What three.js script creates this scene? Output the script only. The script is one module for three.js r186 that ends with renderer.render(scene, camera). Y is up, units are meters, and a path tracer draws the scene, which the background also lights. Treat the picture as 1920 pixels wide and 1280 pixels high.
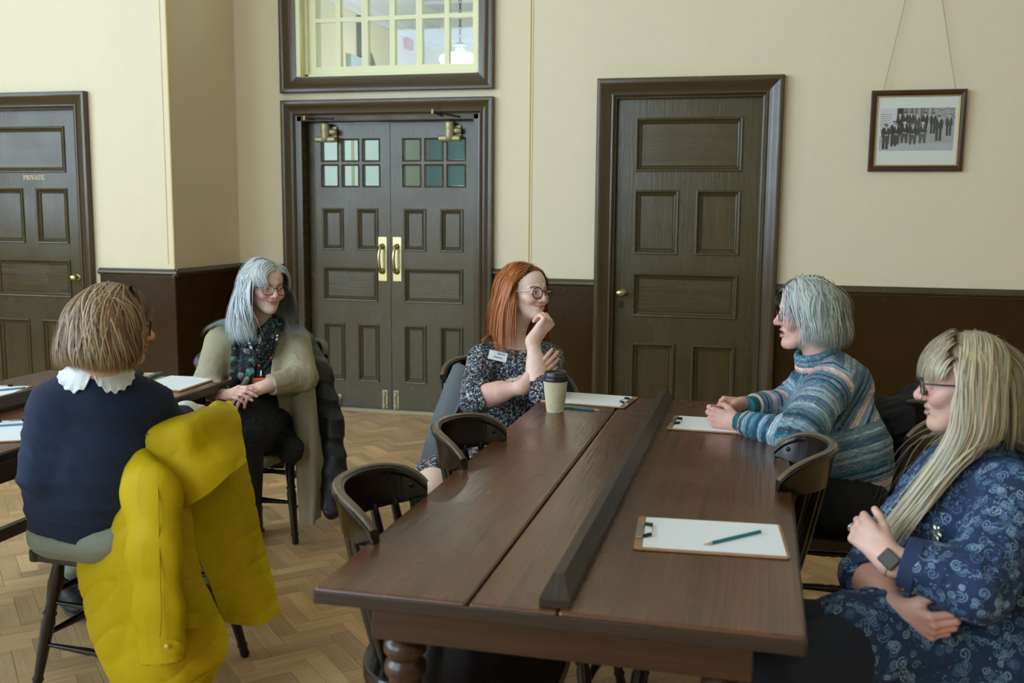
import * as THREE from 'three';
import { RoundedBoxGeometry } from 'three/addons/geometries/RoundedBoxGeometry.js';
import { mergeGeometries, mergeVertices, toCreasedNormals } from 'three/addons/utils/BufferGeometryUtils.js';
import { RectAreaLightUniformsLib } from 'three/addons/lights/RectAreaLightUniformsLib.js';
import { FontLoader } from 'three/addons/loaders/FontLoader.js';
import { TextGeometry } from 'three/addons/geometries/TextGeometry.js';

// ---------------------------------------------------------------- camera, sky, daylight, exposure
const scene = new THREE.Scene();
const camera = new THREE.PerspectiveCamera(2 * Math.atan(640 / 1891.1) * 180 / Math.PI, 1920 / 1280, 0.05, 60);
camera.rotation.order = 'YXZ';
camera.position.set(0, 1.47, 0);
camera.rotation.set(-7.393 * Math.PI / 180, 13.959 * Math.PI / 180, 0.46 * Math.PI / 180);
camera.focus = 3.75; camera.userData.fStop = 4.0;
scene.add(camera);
const renderer = new THREE.WebGLRenderer();
renderer.toneMapping = THREE.LinearToneMapping;
renderer.toneMappingExposure = 0.98;
renderer.shadowMap.enabled = true;
RectAreaLightUniformsLib.init();
scene.background = new THREE.Color(0.80, 0.92, 1.0);     // an even overcast sky
scene.backgroundIntensity = 2.2;
const DAY = new THREE.Color(0.56, 0.77, 1.0);
// tall windows of the room: [wall, centre along the wall, width, sill, head, daylight intensity]
const WINDOWS = [
  ['left', -2.7, 1.5, 1.25, 4.6, 6], ['left', -0.4, 1.7, 1.25, 4.6, 10], ['left', 1.6, 1.7, 1.25, 4.6, 13],
  ['front', -5.6, 1.7, 1.25, 4.6, 6], ['front', -3.2, 1.7, 1.25, 4.6, 6],
];
// ---------------------------------------------------------------- helpers
const PI = Math.PI;
const V = (x, y, z) => new THREE.Vector3(x, y, z);
function rng(seed) { let s = seed >>> 0; return () => { s = (s + 0x6D2B79F5) >>> 0; let t = s; t = Math.imul(t ^ (t >>> 15), t | 1); t ^= t + Math.imul(t ^ (t >>> 7), t | 61); return ((t ^ (t >>> 14)) >>> 0) / 4294967296; }; }
const clamp = (x, a = 0, b = 1) => x < a ? a : x > b ? b : x;
const lerp = (a, b, t) => a + (b - a) * t;
const sstep = (a, b, x) => { const t = clamp((x - a) / (b - a)); return t * t * (3 - 2 * t); };
const hash2 = (x, y, s = 0) => { let h = Math.imul(x | 0, 374761393) ^ Math.imul(y | 0, 668265263) ^ Math.imul(s | 0, 2147483647 - 97); h = Math.imul(h ^ (h >>> 13), 1274126177); return ((h ^ (h >>> 16)) >>> 0) / 4294967296; };
const pmod = (a, n) => ((a % n) + n) % n;
function vnoise(x, y, px, py, s = 0) {          // value noise, periodic with px, py cells
  const xi = Math.floor(x), yi = Math.floor(y); let fx = x - xi, fy = y - yi; fx = fx * fx * (3 - 2 * fx); fy = fy * fy * (3 - 2 * fy);
  const a = hash2(pmod(xi, px), pmod(yi, py), s), b = hash2(pmod(xi + 1, px), pmod(yi, py), s), c = hash2(pmod(xi, px), pmod(yi + 1, py), s), d = hash2(pmod(xi + 1, px), pmod(yi + 1, py), s);
  return a + (b - a) * fx + (c - a) * fy + (a - b - c + d) * fx * fy;
}
const fbm = (x, y, p, q, o = 4, s = 0) => { let v = 0, a = 0.5, n = 0; for (let i = 0; i < o; i++) { v += a * vnoise(x, y, p, q, s + i * 17); n += a; x *= 2; y *= 2; p *= 2; q *= 2; a *= 0.5; } return v / n; };
const hash3 = (x, y, z, s = 0) => hash2(Math.imul(x, 73) ^ Math.imul(z, 911), Math.imul(y, 37) + Math.imul(z, 57), s);
function noise3(x, y, z, s = 0) {
  const xi = Math.floor(x), yi = Math.floor(y), zi = Math.floor(z); let u = x - xi, v = y - yi, w = z - zi;
  u = u * u * (3 - 2 * u); v = v * v * (3 - 2 * v); w = w * w * (3 - 2 * w);
  const h = (i, j, k) => hash3(xi + i, yi + j, zi + k, s);
  return lerp(lerp(lerp(h(0, 0, 0), h(1, 0, 0), u), lerp(h(0, 1, 0), h(1, 1, 0), u), v), lerp(lerp(h(0, 0, 1), h(1, 0, 1), u), lerp(h(0, 1, 1), h(1, 1, 1), u), v), w);
}
function texture(w, h, fn, srgb, ru = 1, rv = 1) {     // fn(u, v) -> [r, g, b] in 0..1
  const d = new Uint8Array(w * h * 4);
  for (let j = 0; j < h; j++) for (let i = 0; i < w; i++) { const c = fn(i / w, j / h), k = (j * w + i) * 4; for (let n = 0; n < 3; n++) d[k + n] = clamp(c[n]) * 255 + 0.5; d[k + 3] = 255; }
  const t = new THREE.DataTexture(d, w, h); t.wrapS = t.wrapT = THREE.RepeatWrapping; t.magFilter = THREE.LinearFilter; t.minFilter = THREE.LinearFilter;
  if (srgb) t.colorSpace = THREE.SRGBColorSpace; t.repeat.set(ru, rv); t.needsUpdate = true; return t;
}
const grey = f => (u, v) => { const g = f(u, v); return [g, g, g]; };
const S = (r, g, b) => new THREE.Color().setRGB(r / 255, g / 255, b / 255, THREE.SRGBColorSpace);
const std = o => new THREE.MeshPhysicalMaterial(o);

const used = {};
const numbered = n => { const k = used[n] = (used[n] ?? -1) + 1; return k ? n + '_' + String(k).padStart(3, '0') : n; };
function finish(m) { m.castShadow = m.receiveShadow = true; return m; }
function thing(name, label, category, group) {
  const o = new THREE.Group(); o.name = numbered(name); scene.add(o); o.userData = { label, category }; if (group) o.userData.group = group; return o;
}
function tag(o, label, category, group) { o.userData.label = label; o.userData.category = category; if (group) o.userData.group = group; return o; }
function part(name, geo, mat, parent, label) { const m = finish(new THREE.Mesh(geo, mat)); m.name = parent === scene ? numbered(name) : name; parent.add(m); if (label) m.userData.label = label; return m; }
function one(name, geo, mat, label, category, group) { return tag(part(name, geo, mat, scene), label, category, group); }
function struct(name, geo, mat, parent = scene) { const m = part(name, geo, mat, parent); if (parent === scene) m.userData.kind = 'structure'; return m; }
function structGroup(name) { const o = new THREE.Group(); o.name = numbered(name); o.userData.kind = 'structure'; scene.add(o); return o; }

// geometry
function plain(g) { g = g.index ? g.toNonIndexed() : g; for (const k of Object.keys(g.attributes)) if (!['position', 'normal', 'uv'].includes(k)) g.deleteAttribute(k); if (!g.attributes.uv) g.setAttribute('uv', new THREE.BufferAttribute(new Float32Array(g.attributes.position.count * 2), 2)); return g; }
const merge = list => mergeGeometries(list.map(plain));
const move = (g, x, y, z) => g.translate(x, y, z);
const box = (x0, x1, y0, y1, z0, z1, r = 0) => { const w = x1 - x0, h = y1 - y0, d = z1 - z0; const g = r ? new RoundedBoxGeometry(w, h, d, 1, Math.min(r, w / 2.01, h / 2.01, d / 2.01)) : new THREE.BoxGeometry(w, h, d); return g.translate((x0 + x1) / 2, (y0 + y1) / 2, (z0 + z1) / 2); };
function uvm(g, axis = 0) {          // uv in metres: u runs along axis where the face allows
  g = plain(g); const p = g.attributes.position, uv = g.attributes.uv, a = V(), b = V(), c = V(), n = V();
  for (let i = 0; i < p.count; i += 3) {
    a.fromBufferAttribute(p, i); b.fromBufferAttribute(p, i + 1); c.fromBufferAttribute(p, i + 2); n.subVectors(b, a).cross(c.clone().sub(a));
    const m = [Math.abs(n.x), Math.abs(n.y), Math.abs(n.z)], k = m.indexOf(Math.max(...m)); let ax = [0, 1, 2].filter(q => q !== k); if (ax[1] === axis) ax.reverse();
    for (let j = 0; j < 3; j++) uv.setXY(i + j, p.getComponent(i + j, ax[0]), p.getComponent(i + j, ax[1]) + 0.37 * k);
  }
  return g;
}
const lathe = (pts, seg = 24) => new THREE.LatheGeometry(pts.map(p => new THREE.Vector2(p[0], p[1])), seg);
const tube = (pts, r, seg = 24, rad = 8, closed = false) => new THREE.TubeGeometry(new THREE.CatmullRomCurve3(pts, closed), seg, r, rad, closed);
const ball_ = (p, r) => new THREE.SphereGeometry(r, 12, 8).translate(p.x, p.y, p.z);
const rod = (a, b, r0, r1 = r0, seg = 12) => { const d = b.clone().sub(a), g = new THREE.CylinderGeometry(r1, r0, d.length(), seg); g.applyQuaternion(new THREE.Quaternion().setFromUnitVectors(V(0, 1, 0), d.clone().normalize())); return g.translate((a.x + b.x) / 2, (a.y + b.y) / 2, (a.z + b.z) / 2); };
function spindle(a, b, prof, seg = 12) {   // prof: [t, r]: a turned member between two points
  const L = a.distanceTo(b), g = lathe(prof.map(([t, r]) => [r, t * L]), seg); g.applyQuaternion(new THREE.Quaternion().setFromUnitVectors(V(0, 1, 0), b.clone().sub(a).normalize())); return g.translate(a.x, a.y, a.z);
}
// a moulding of profile [[across, out], ...] (closed below) run along a straight line in the wall plane; ends mitred by m0, m1 (+1 outward at the inner side)
function moulding(prof, ax, ay, bx, by, z, nx, ny, m0 = 0, m1 = 0) {    // across runs along (nx, ny); out runs along +z
  const L = Math.hypot(bx - ax, by - ay), tx = (bx - ax) / L, ty = (by - ay) / L, P = [], N = prof.length, idx = [], uv = [];
  for (let e = 0; e < 2; e++) for (const [s, o] of prof) { const sh = e ? -m1 * s : m0 * s; P.push((e ? bx : ax) + tx * sh + nx * s, (e ? by : ay) + ty * sh + ny * s, z + o); uv.push((e ? L : 0) + sh, s + o); }
  for (let i = 0; i < N - 1; i++) idx.push(i, N + i, i + 1, i + 1, N + i, N + i + 1);
  const flip = (tx * ny - ty * nx) > 0; if (flip) for (let i = 0; i < idx.length; i += 3) [idx[i + 1], idx[i + 2]] = [idx[i + 2], idx[i + 1]];
  for (let e = 0; e < 2; e++) for (let i = 1; i < N - 1; i++) { const t = [e * N, e * N + i, e * N + i + 1]; idx.push(...((e === 1) !== flip ? t : [t[0], t[2], t[1]])); }
  let g = new THREE.BufferGeometry(); g.setAttribute('position', new THREE.Float32BufferAttribute(P, 3)); g.setAttribute('uv', new THREE.Float32BufferAttribute(uv, 2)); g.setIndex(idx);
  g = g.toNonIndexed(); g.computeVertexNormals(); return toCreasedNormals(g, 0.6);
}
// four mitred mouldings round a rectangle, across running inward
const rectMoulding = (prof, x0, x1, y0, y1, z, open = false) => merge([
  moulding(prof, x0, y0, x0, y1, z, 1, 0, open ? 0 : 1, 1), moulding(prof, x1, y0, x1, y1, z, -1, 0, open ? 0 : 1, 1), moulding(prof, x0, y1, x1, y1, z, 0, -1, 1, 1),
  ...(open ? [] : [moulding(prof, x0, y0, x1, y0, z, 0, 1, 1, 1)])]);
function shapeRect(x0, x1, y0, y1, holes = []) { const s = new THREE.Shape(); s.moveTo(x0, y0); s.lineTo(x1, y0); s.lineTo(x1, y1); s.lineTo(x0, y1); s.closePath(); for (const [a, b, c, d] of holes) { const h = new THREE.Path(); h.moveTo(a, c); h.lineTo(a, d); h.lineTo(b, d); h.lineTo(b, c); h.closePath(); s.holes.push(h); } return s; }
const slab = (x0, x1, y0, y1, holes, depth) => new THREE.ExtrudeGeometry(shapeRect(x0, x1, y0, y1, holes), { depth, bevelEnabled: false });
// ---------------------------------------------------------------- materials of the room
const plasterBump = texture(512, 512, grey((u, v) => 0.5 * fbm(u * 40, v * 40, 40, 40, 4, 3) + 0.5 * fbm(u * 8, v * 8, 8, 8, 3, 9)), false, 0.8, 0.8);
const plasterTone = texture(512, 512, (u, v) => { const n = 0.965 + 0.05 * (fbm(u * 6, v * 6, 6, 6, 5, 21) - 0.5) + 0.02 * (fbm(u * 60, v * 60, 60, 60, 2, 5) - 0.5); return [n, n * 0.998, n * 0.99]; }, false, 0.45, 0.45);
const M = {};
M.cream = std({ color: S(231, 216, 184), map: plasterTone, roughness: 0.62, bumpMap: plasterBump, bumpScale: 0.0012 });
M.ceiling = std({ color: S(236, 234, 226), roughness: 0.8, bumpMap: plasterBump, bumpScale: 0.001 });
M.bead = std({ color: S(226, 205, 150), roughness: 0.45 });
M.creamGloss = std({ color: S(238, 234, 186), roughness: 0.35 });
const dadoRough = texture(256, 256, grey((u, v) => 0.45 + 0.5 * fbm(u * 5, v * 5, 5, 5, 5, 31)), false, 0.7, 0.7);
M.dado = std({ specularIntensity: 0.5, color: S(56, 36, 10), roughness: 0.38, roughnessMap: dadoRough, bumpMap: plasterBump, bumpScale: 0.0016 });
// grain: u along the wood (metres), v across
function grainTex(seed, base, dark, light, opts = {}) {
  const { w = 512, h = 512, rings = 9, contrast = 1, wob = 0.12, tileU = 1.2, tileV = 0.3 } = opts;
  const f = (u, v) => { const warp = wob * (fbm(u * 3, v * 4, 3, 4, 3, seed) - 0.5); let r = (v + warp) * rings + 0.8 * fbm(u * 2, v * 10, 2, 10, 3, seed + 5); r = 0.5 + 0.5 * Math.sin(2 * PI * r); const fine = fbm(u * 6, v * 110, 6, 110, 3, seed + 11), pore = Math.pow(fbm(u * 22, v * 190, 22, 190, 2, seed + 15), 2.2); return [r, fine, pore]; };
  return texture(w, h, (u, v) => { const [r, fine, pore] = f(u, v), t = clamp(0.5 + contrast * (0.34 * (r - 0.5) + 0.75 * (fine - 0.5)) - 0.35 * pore); return [0, 1, 2].map(k => t < 0.5 ? lerp(dark[k], base[k], t * 2) : lerp(base[k], light[k], t * 2 - 1)).map(x => x / 255); }, true, 1 / tileU, 1 / tileV);
}
const grainBump = texture(512, 512, grey((u, v) => 0.6 * fbm(u * 5, v * 100, 5, 100, 3, 77) + 0.4 * fbm(u * 14, v * 60, 14, 60, 2, 78)), false, 1 / 1.2, 1 / 0.3);
const wearRough = texture(512, 512, grey((u, v) => 0.72 + 0.5 * (fbm(u * 5, v * 5, 5, 5, 5, 41) - 0.5)), false, 1.1, 1.1);
M.doorWood = std({ map: grainTex(3, [76, 66, 40], [65, 56, 33], [86, 76, 47], { contrast: 0.5 }), roughness: 0.36, roughnessMap: wearRough, bumpMap: grainBump, bumpScale: 0.0006 });
M.doorPanel = std({ map: grainTex(8, [78, 65, 38], [63, 52, 28], [92, 77, 48], { contrast: 0.6, rings: 3 }), roughness: 0.34, roughnessMap: wearRough, bumpMap: grainBump, bumpScale: 0.0005 });
M.architrave = std({ map: grainTex(5, [76, 62, 40], [66, 53, 33], [88, 74, 50], { contrast: 0.5 }), roughness: 0.32, roughnessMap: wearRough, bumpMap: grainBump, bumpScale: 0.0005 });
M.doubleWood = std({ map: grainTex(6, [86, 76, 55], [76, 67, 48], [96, 86, 64], { contrast: 0.4 }), roughness: 0.36, roughnessMap: wearRough, bumpMap: grainBump, bumpScale: 0.0006 });
M.brass = std({ color: S(206, 196, 148), metalness: 1, roughness: 0.26 });
M.dullBrass = std({ color: S(176, 168, 128), metalness: 0.45, roughness: 0.4 });
M.darkMetal = std({ color: S(52, 46, 38), metalness: 0.8, roughness: 0.45 });
const pebble = texture(256, 256, grey((u, v) => 0.6 * fbm(u * 26, v * 26, 26, 26, 3, 51) + 0.4 * fbm(u * 9, v * 40, 9, 40, 2, 53)), false, 6, 6);
M.reeded = std({ color: S(236, 243, 242), roughness: 0.24, transmission: 1, thickness: 0, ior: 1.5, bumpMap: pebble, bumpScale: 0.004 });
M.clear = std({ color: 0xffffff, roughness: 0.02, transmission: 1, thickness: 0, ior: 1.45 });

// ---------------------------------------------------------------- walls
const F1 = -5.94, F2 = -6.80, LEAF2 = -6.90, XL = -3.78, XR = -1.385, ROOM = { l: -7.6, r: 4.6, f: 3.2, h: 5.0 };
const DADO = 1.021;
{ // two projecting wall faces and the recess between them
  const depth = 1.1;
  let g = slab(ROOM.l - 0.3, XL, 0, ROOM.h, [[-5.32, -4.47, 0.001, 2.13]], depth).translate(0, 0, F1 - depth);
  struct('wall_back_left', uvm(g), M.cream);
  g = slab(XR, ROOM.r + 0.3, 0, ROOM.h, [[-0.885, -0.008, 0.001, 2.14]], depth).translate(0, 0, F1 - depth);
  struct('wall_back_right', uvm(g), M.cream);
  g = slab(XL - 0.01, XR + 0.01, 0, ROOM.h, [[-3.285, -1.935, 0.001, 2.12], [-3.30, -1.925, 2.385, 3.05]], 0.3).translate(0, 0, F2 - 0.3);
  struct('wall_back_recess', uvm(g), M.cream);
  // brown painted lower wall, proud of the cream plaster, with a rounded shoulder
  const lower = (a, b, z) => box(a, b, 0, DADO, z - 0.02, z + 0.008, 0.006);
  struct('wall_lower_back_left', uvm(merge([lower(ROOM.l, -5.41, F1), lower(-4.345, XL + 0.006, F1)])), M.dado);
  struct('wall_lower_back_right', uvm(merge([lower(XR - 0.006, -0.96, F1), lower(0.062, ROOM.r, F1)])), M.dado);
  struct('wall_lower_recess', uvm(merge([lower(XL, -3.40, F2), lower(-1.83, XR, F2), box(XL - 0.02, XL + 0.008, 0, DADO, F2, F1 + 0.006, 0.006), box(XR - 0.008, XR + 0.02, 0, DADO, F2, F1 + 0.006, 0.006)])), M.dado);
  // dado rail: fillet, hollow, round
  const rail = [[0, 0], [0, 0.012], [0.006, 0.014], [0.010, 0.022], [0.018, 0.030], [0.026, 0.032], [0.034, 0.030], [0.040, 0.022], [0.044, 0.014], [0.05, 0.012], [0.05, 0]];
  const railAt = (a, b, z, m0 = 0, m1 = 0) => moulding(rail.map(([s, o]) => [s, o]), a, 1.068, b, 1.068, z, 0, -1, m0, m1);
  struct('trim_1', merge([railAt(ROOM.l, -5.41, F1), railAt(-4.345, XL + 0.03, F1)]), M.architrave).userData.label = 'dark dado rail on the left wall face';
  struct('trim_2', merge([railAt(XR - 0.03, -0.96, F1), railAt(0.062, ROOM.r, F1)]), M.architrave);
  struct('trim_3', merge([railAt(XL, -3.40, F2), railAt(-1.83, XR, F2)]), M.architrave);
  const side = railAt(0, F1 - F2 + 0.03, 0); side.rotateY(PI / 2); side.translate(XL, 0, F1 + 0.03);
  const side2 = railAt(0, F1 - F2 + 0.03, 0); side2.rotateY(-PI / 2); side2.translate(XR, 0, F2);
  struct('trim_4', merge([side, side2]), M.architrave);
  // raised corner beads of the plaster
  struct('trim_5', merge([rod(V(XL - 0.004, 1.068, F1 - 0.004), V(XL - 0.004, ROOM.h, F1 - 0.004), 0.010), box(XL - 0.05, XL - 0.042, 1.1, ROOM.h, F1 - 0.001, F1 + 0.004, 0.002)]), M.bead);
  struct('trim_6', merge([rod(V(XR + 0.004, 1.068, F1 - 0.004), V(XR + 0.004, ROOM.h, F1 - 0.004), 0.010), box(XR + 0.018, XR + 0.024, 1.1, ROOM.h, F1 - 0.001, F1 + 0.003, 0.002)]), M.bead);
  const skirt = [[0, 0], [0, 0.02], [0.012, 0.024], [0.02, 0.02], [0.03, 0.024], [0.2, 0.024], [0.2, 0]];
  const sk = (a, b, z) => moulding(skirt, a, 0.2, b, 0.2, z + 0.008, 0, -1);
  struct('baseboard_back', merge([sk(ROOM.l, -5.41, F1), sk(-4.345, XL + 0.03, F1), sk(XR - 0.03, -0.96, F1), sk(0.062, ROOM.r, F1), sk(XL, -3.40, F2), sk(-1.83, XR, F2)]), M.architrave);
}
{ // the rest of the shell, mostly outside the picture
  const holesL = [], holesF = [];
  for (const [wall, c, w, y0, y1] of WINDOWS) (wall === 'left' ? holesL : holesF).push([wall === 'left' ? -c - w / 2 : c - w / 2, wall === 'left' ? -c + w / 2 : c + w / 2, y0, y1]);
  let g = slab(-ROOM.f - 0.3, 7.2, 0, ROOM.h, holesL, 0.3); g.rotateY(PI / 2); g.translate(ROOM.l - 0.3, 0, 0);   // local x -> -z
  struct('wall_left', uvm(g), M.cream);
  g = slab(ROOM.l - 0.3, ROOM.r + 0.3, 0, ROOM.h, holesF, 0.3).translate(0, 0, ROOM.f);
  struct('wall_front', uvm(g), M.cream);
  struct('wall_right', uvm(box(ROOM.r, ROOM.r + 0.3, 0, ROOM.h, F1 - 1.1, ROOM.f + 0.3)), M.cream);
  struct('wall_lower_right', uvm(box(ROOM.r - 0.01, ROOM.r, 0, 1.05, F1, ROOM.f)), M.dado);
  struct('wall_lower_left', uvm(box(ROOM.l, ROOM.l + 0.01, 0, 0.98, F1, ROOM.f)), M.dado);
  struct('ceiling', box(ROOM.l - 0.3, ROOM.r + 0.3, ROOM.h, ROOM.h + 0.3, F2 - 0.3, ROOM.f + 0.3), M.ceiling);
  let n = 2;
  for (const [wall, c, w, y0, y1, power] of WINDOWS) {
    const grp = structGroup('window_' + n++), bars = [], h = y1 - y0;
    for (const x of [-w / 2 + 0.03, 0, w / 2 - 0.03]) bars.push(box(x - 0.03, x + 0.03, 0, h, -0.03, 0.03, 0.004));
    for (const y of [0.03, h * 0.5, h * 0.76, h - 0.03]) bars.push(box(-w / 2, w / 2, y - 0.025, y + 0.025, -0.028, 0.028, 0.004));
    part('window_frame', merge(bars), M.creamGloss, grp); part('pane', box(-w / 2, w / 2, 0, h, -0.003, 0.003), M.clear, grp);
    part('window_sill', box(-w / 2 - 0.08, w / 2 + 0.08, -0.05, 0, -0.1, 0.26, 0.01), M.creamGloss, grp);
    const light = new THREE.RectAreaLight(DAY, power, w - 0.1, h - 0.1); light.name = 'window_daylight';
    if (wall === 'left') { grp.position.set(ROOM.l - 0.15, y0, c); grp.rotation.y = PI / 2; light.position.set(ROOM.l + 0.06, y0 + h / 2, c); light.lookAt(ROOM.l + 3, y0 + h / 2, c); }
    else { grp.position.set(c, y0, ROOM.f + 0.15); grp.rotation.y = PI; light.position.set(c, y0 + h / 2, ROOM.f - 0.06); light.lookAt(c, y0 + h / 2, ROOM.f - 3); }
    scene.add(light);
  }
}
{ // herringbone parquet of oak blocks, each with eased edges
  const oak = std({ map: grainTex(12, [214, 174, 122], [188, 148, 98], [232, 198, 150], { contrast: 0.75, rings: 2, wob: 0.3, tileV: 0.28, tileU: 0.9 }), roughness: 0.5, roughnessMap: wearRough, bumpMap: grainBump, bumpScale: 0.0004, vertexColors: true });
  const sub = std({ color: S(70, 50, 30), roughness: 0.9 });
  const floor = struct('floor', box(ROOM.l - 0.3, ROOM.r + 0.3, -0.2, -0.004, F2 - 3.5, ROOM.f + 0.3), sub);
  const L = 0.2286, W = 0.0698, r = rng(7), variants = [];
  for (let k = 0; k < 24; k++) {
    const a = L / 2 - 0.0006, b = W / 2 - 0.0006, e = 0.0007, P = [], lev = [[a, b, -0.012], [a, b, -e], [a - e, b - e, 0]];
    for (const [x, z, y] of lev) P.push([-x, y, z], [x, y, z], [x, y, -z], [-x, y, -z]);
    const idx = []; for (let l = 0; l < 2; l++) for (let i = 0; i < 4; i++) { const j = (i + 1) % 4, o = l * 4; idx.push(o + i, o + j, o + 4 + j, o + i, o + 4 + j, o + 4 + i); } idx.push(8, 9, 10, 8, 10, 11);
    let g = new THREE.BufferGeometry(); g.setAttribute('position', new THREE.Float32BufferAttribute(P.flat(), 3)); g.setIndex(idx); g = g.toNonIndexed(); g.computeVertexNormals();
    const n = g.attributes.position.count, uv = new Float32Array(n * 2), col = new Float32Array(n * 3), ou = r(), ov = r(), t = 0.72 + 0.42 * r(), warm = 0.06 * (r() - 0.5);
    for (let i = 0; i < n; i++) { uv[2 * i] = ou + g.attributes.position.getX(i); uv[2 * i + 1] = ov + g.attributes.position.getZ(i); col[3 * i] = t * (1 + warm); col[3 * i + 1] = t; col[3 * i + 2] = t * (1 - 1.5 * warm); }
    g.setAttribute('uv', new THREE.BufferAttribute(uv, 2)); g.setAttribute('color', new THREE.BufferAttribute(col, 3)); variants.push(g);
  }
  const blocks = [], c = Math.SQRT1_2, inv = camera.matrixWorld, f = new THREE.Frustum(); camera.updateMatrixWorld(); camera.updateProjectionMatrix();
  f.setFromProjectionMatrix(new THREE.Matrix4().multiplyMatrices(camera.projectionMatrix, camera.matrixWorld.clone().invert()));
  for (let i = -80; i < 80; i++) for (let j = -26; j < 26; j++) for (const o of [0, 1]) {
    // lattice of herringbone: pairs shifted by W along both axes
    const cx = i * W + j * L + (o ? W : L) / 2, cy = i * W - j * L + (o ? W + L / 2 : W / 2);
    const X = c * (cx - cy) - 1.531, Z = -c * (cx + cy) - 2.992;
    if (X < -6.2 || X > 3.2 || Z < -7.1 || Z > 0.4 || (Z < F1 - 0.15 && (X < XL - 0.2 || X > XR + 0.2))) continue;
    blocks.push({ X, Z, a: o ? -PI / 4 : PI / 4, v: Math.floor(r() * 24), y: (r() - 0.5) * 0.0006 });
  }
  const score = b => { const p = V(b.X, 0, b.Z); if (!f.containsPoint(p)) return -1; if (b.X > -0.9 && b.X < 1.2) return 0.001 / Math.hypot(b.X, b.Z); if (b.X < -1.75 && b.Z > -2.9) return 0.01 / Math.hypot(b.X, b.Z); return 1 / Math.hypot(b.X, b.Z, 1.47); };
  blocks.forEach(b => { b.s = score(b); }); blocks.sort((p, q) => q.s - p.s);
  const rest = [];
  blocks.forEach((b, k) => {
    if (k < 300) { const m = part('parquet_block', variants[b.v], oak, floor); m.name = numbered('parquet_block'); m.position.set(b.X, b.y, b.Z); m.rotation.y = b.a; }
    else { const g = variants[b.v].clone(); g.rotateY(b.a); g.translate(b.X, b.y, b.Z); rest.push(g); }
  });
  const m = part('parquet', mergeGeometries(rest), oak, floor); m.userData.kind = 'stuff';
  // boards of the same oak out to the far walls, beyond the picture
  const far = (a, b, z0, z1) => uvm(box(a, b, -0.1, -0.001, z0, z1));
  const oak2 = oak.clone(); oak2.vertexColors = false;
  part('floor_border', merge([far(ROOM.l, -6.1, F1, ROOM.f), far(3.1, ROOM.r, F1, ROOM.f), far(-6.1, 3.1, 0.3, ROOM.f)]), oak2, floor);
}
// ---------------------------------------------------------------- doors
const ARCH = [[0, 0], [0, 0.040], [0.006, 0.046], [0.022, 0.048], [0.034, 0.045], [0.050, 0.032], [0.066, 0.022], [0.082, 0.018], [0.084, 0.024], [0.092, 0.026], [0.098, 0.022], [0.104, 0.010], [0.113, 0.008], [0.113, 0]];
const BOLECTION = [[0, 0], [0.001, 0.007], [0.006, 0.010], [0.012, 0.009], [0.016, 0.002], [0.024, -0.006], [0.030, -0.009], [0.033, -0.006], [0.036, -0.013]];
function panelled(parent, x0, x1, y1, z, panels, panes, wood, panelMat, thick = 0.045) {   // a leaf with sunk panels; each panel and each pane a part
  const holes = [...panels, ...panes].map(([a, b, c, d]) => [a, b, c, d]);
  part('leaf', uvm(slab(x0, x1, 0.008, y1, holes, thick), 1).translate(0, 0, z - thick), wood, parent);
  for (const [a, b, c, d] of panels) {
    const m = part('panel', uvm(box(a + 0.002, b - 0.002, c + 0.002, d - 0.002, z - 0.032, z - 0.014), b - a > d - c ? 0 : 1), panelMat, parent);
    part('panel_moulding', rectMoulding(BOLECTION, a - 0.006, b + 0.006, c - 0.006, d + 0.006, z), wood, m);
  }
}
function knob(parent, x, y, z, s = 1) {
  const g = lathe([[0.0001, 0.062], [0.012, 0.060], [0.021, 0.052], [0.024, 0.043], [0.020, 0.034], [0.010, 0.028], [0.009, 0.010], [0.022, 0.006], [0.024, 0]], 20); g.rotateX(PI / 2); g.scale(1.25 * s, 0.9 * s, s);
  return part('door_knob', g.translate(x, y, z), M.brass, parent);
}
function hinge(parent, x, y, z) { const m = part('hinge', merge([rod(V(x, y - 0.05, z), V(x, y + 0.05, z), 0.007), rod(V(x, y + 0.05, z), V(x, y + 0.062, z), 0.005, 0.002), rod(V(x, y - 0.062, z), V(x, y - 0.05, z), 0.002, 0.005)]), M.darkMetal, parent); return m; }
function sixPanel(n, dx, lettering) {
  const d = structGroup('door_' + n); const x0 = -0.862 + dx, x1 = -0.030 + dx, z = F1 - 0.03;
  part('architrave', rectMoulding(ARCH, -0.972 + dx, 0.075 + dx, 0, 2.228, F1, true), M.architrave, d);
  part('door_lining', merge([box(x0 - 0.02, x0 - 0.004, 0, 2.137, F1 - 0.2, F1 + 0.006), box(x1 + 0.004, x1 + 0.02, 0, 2.137, F1 - 0.2, F1 + 0.006), box(x0 - 0.02, x1 + 0.02, 2.122, 2.138, F1 - 0.2, F1 + 0.006)]), M.architrave, d);
  part('door_stop', merge([box(x0 - 0.02, x1 + 0.02, 0, 2.13, F1 - 0.24, F1 - 0.2)]), M.darkMetal, d);
  const c0 = -0.745 + dx, c1 = -0.498 + dx, c2 = -0.388 + dx, c3 = -0.148 + dx;
  panelled(d, x0, x1, 2.118, z, [[c0, c3, 1.706, 2.003], [c0, c1, 1.226, 1.590], [c2, c3, 1.226, 1.590], [c0, c3, 0.858, 1.106], [c0, c1, 0.22, 0.69], [c2, c3, 0.22, 0.69]], [], M.doorWood, M.doorPanel);
  return d;
}
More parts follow.
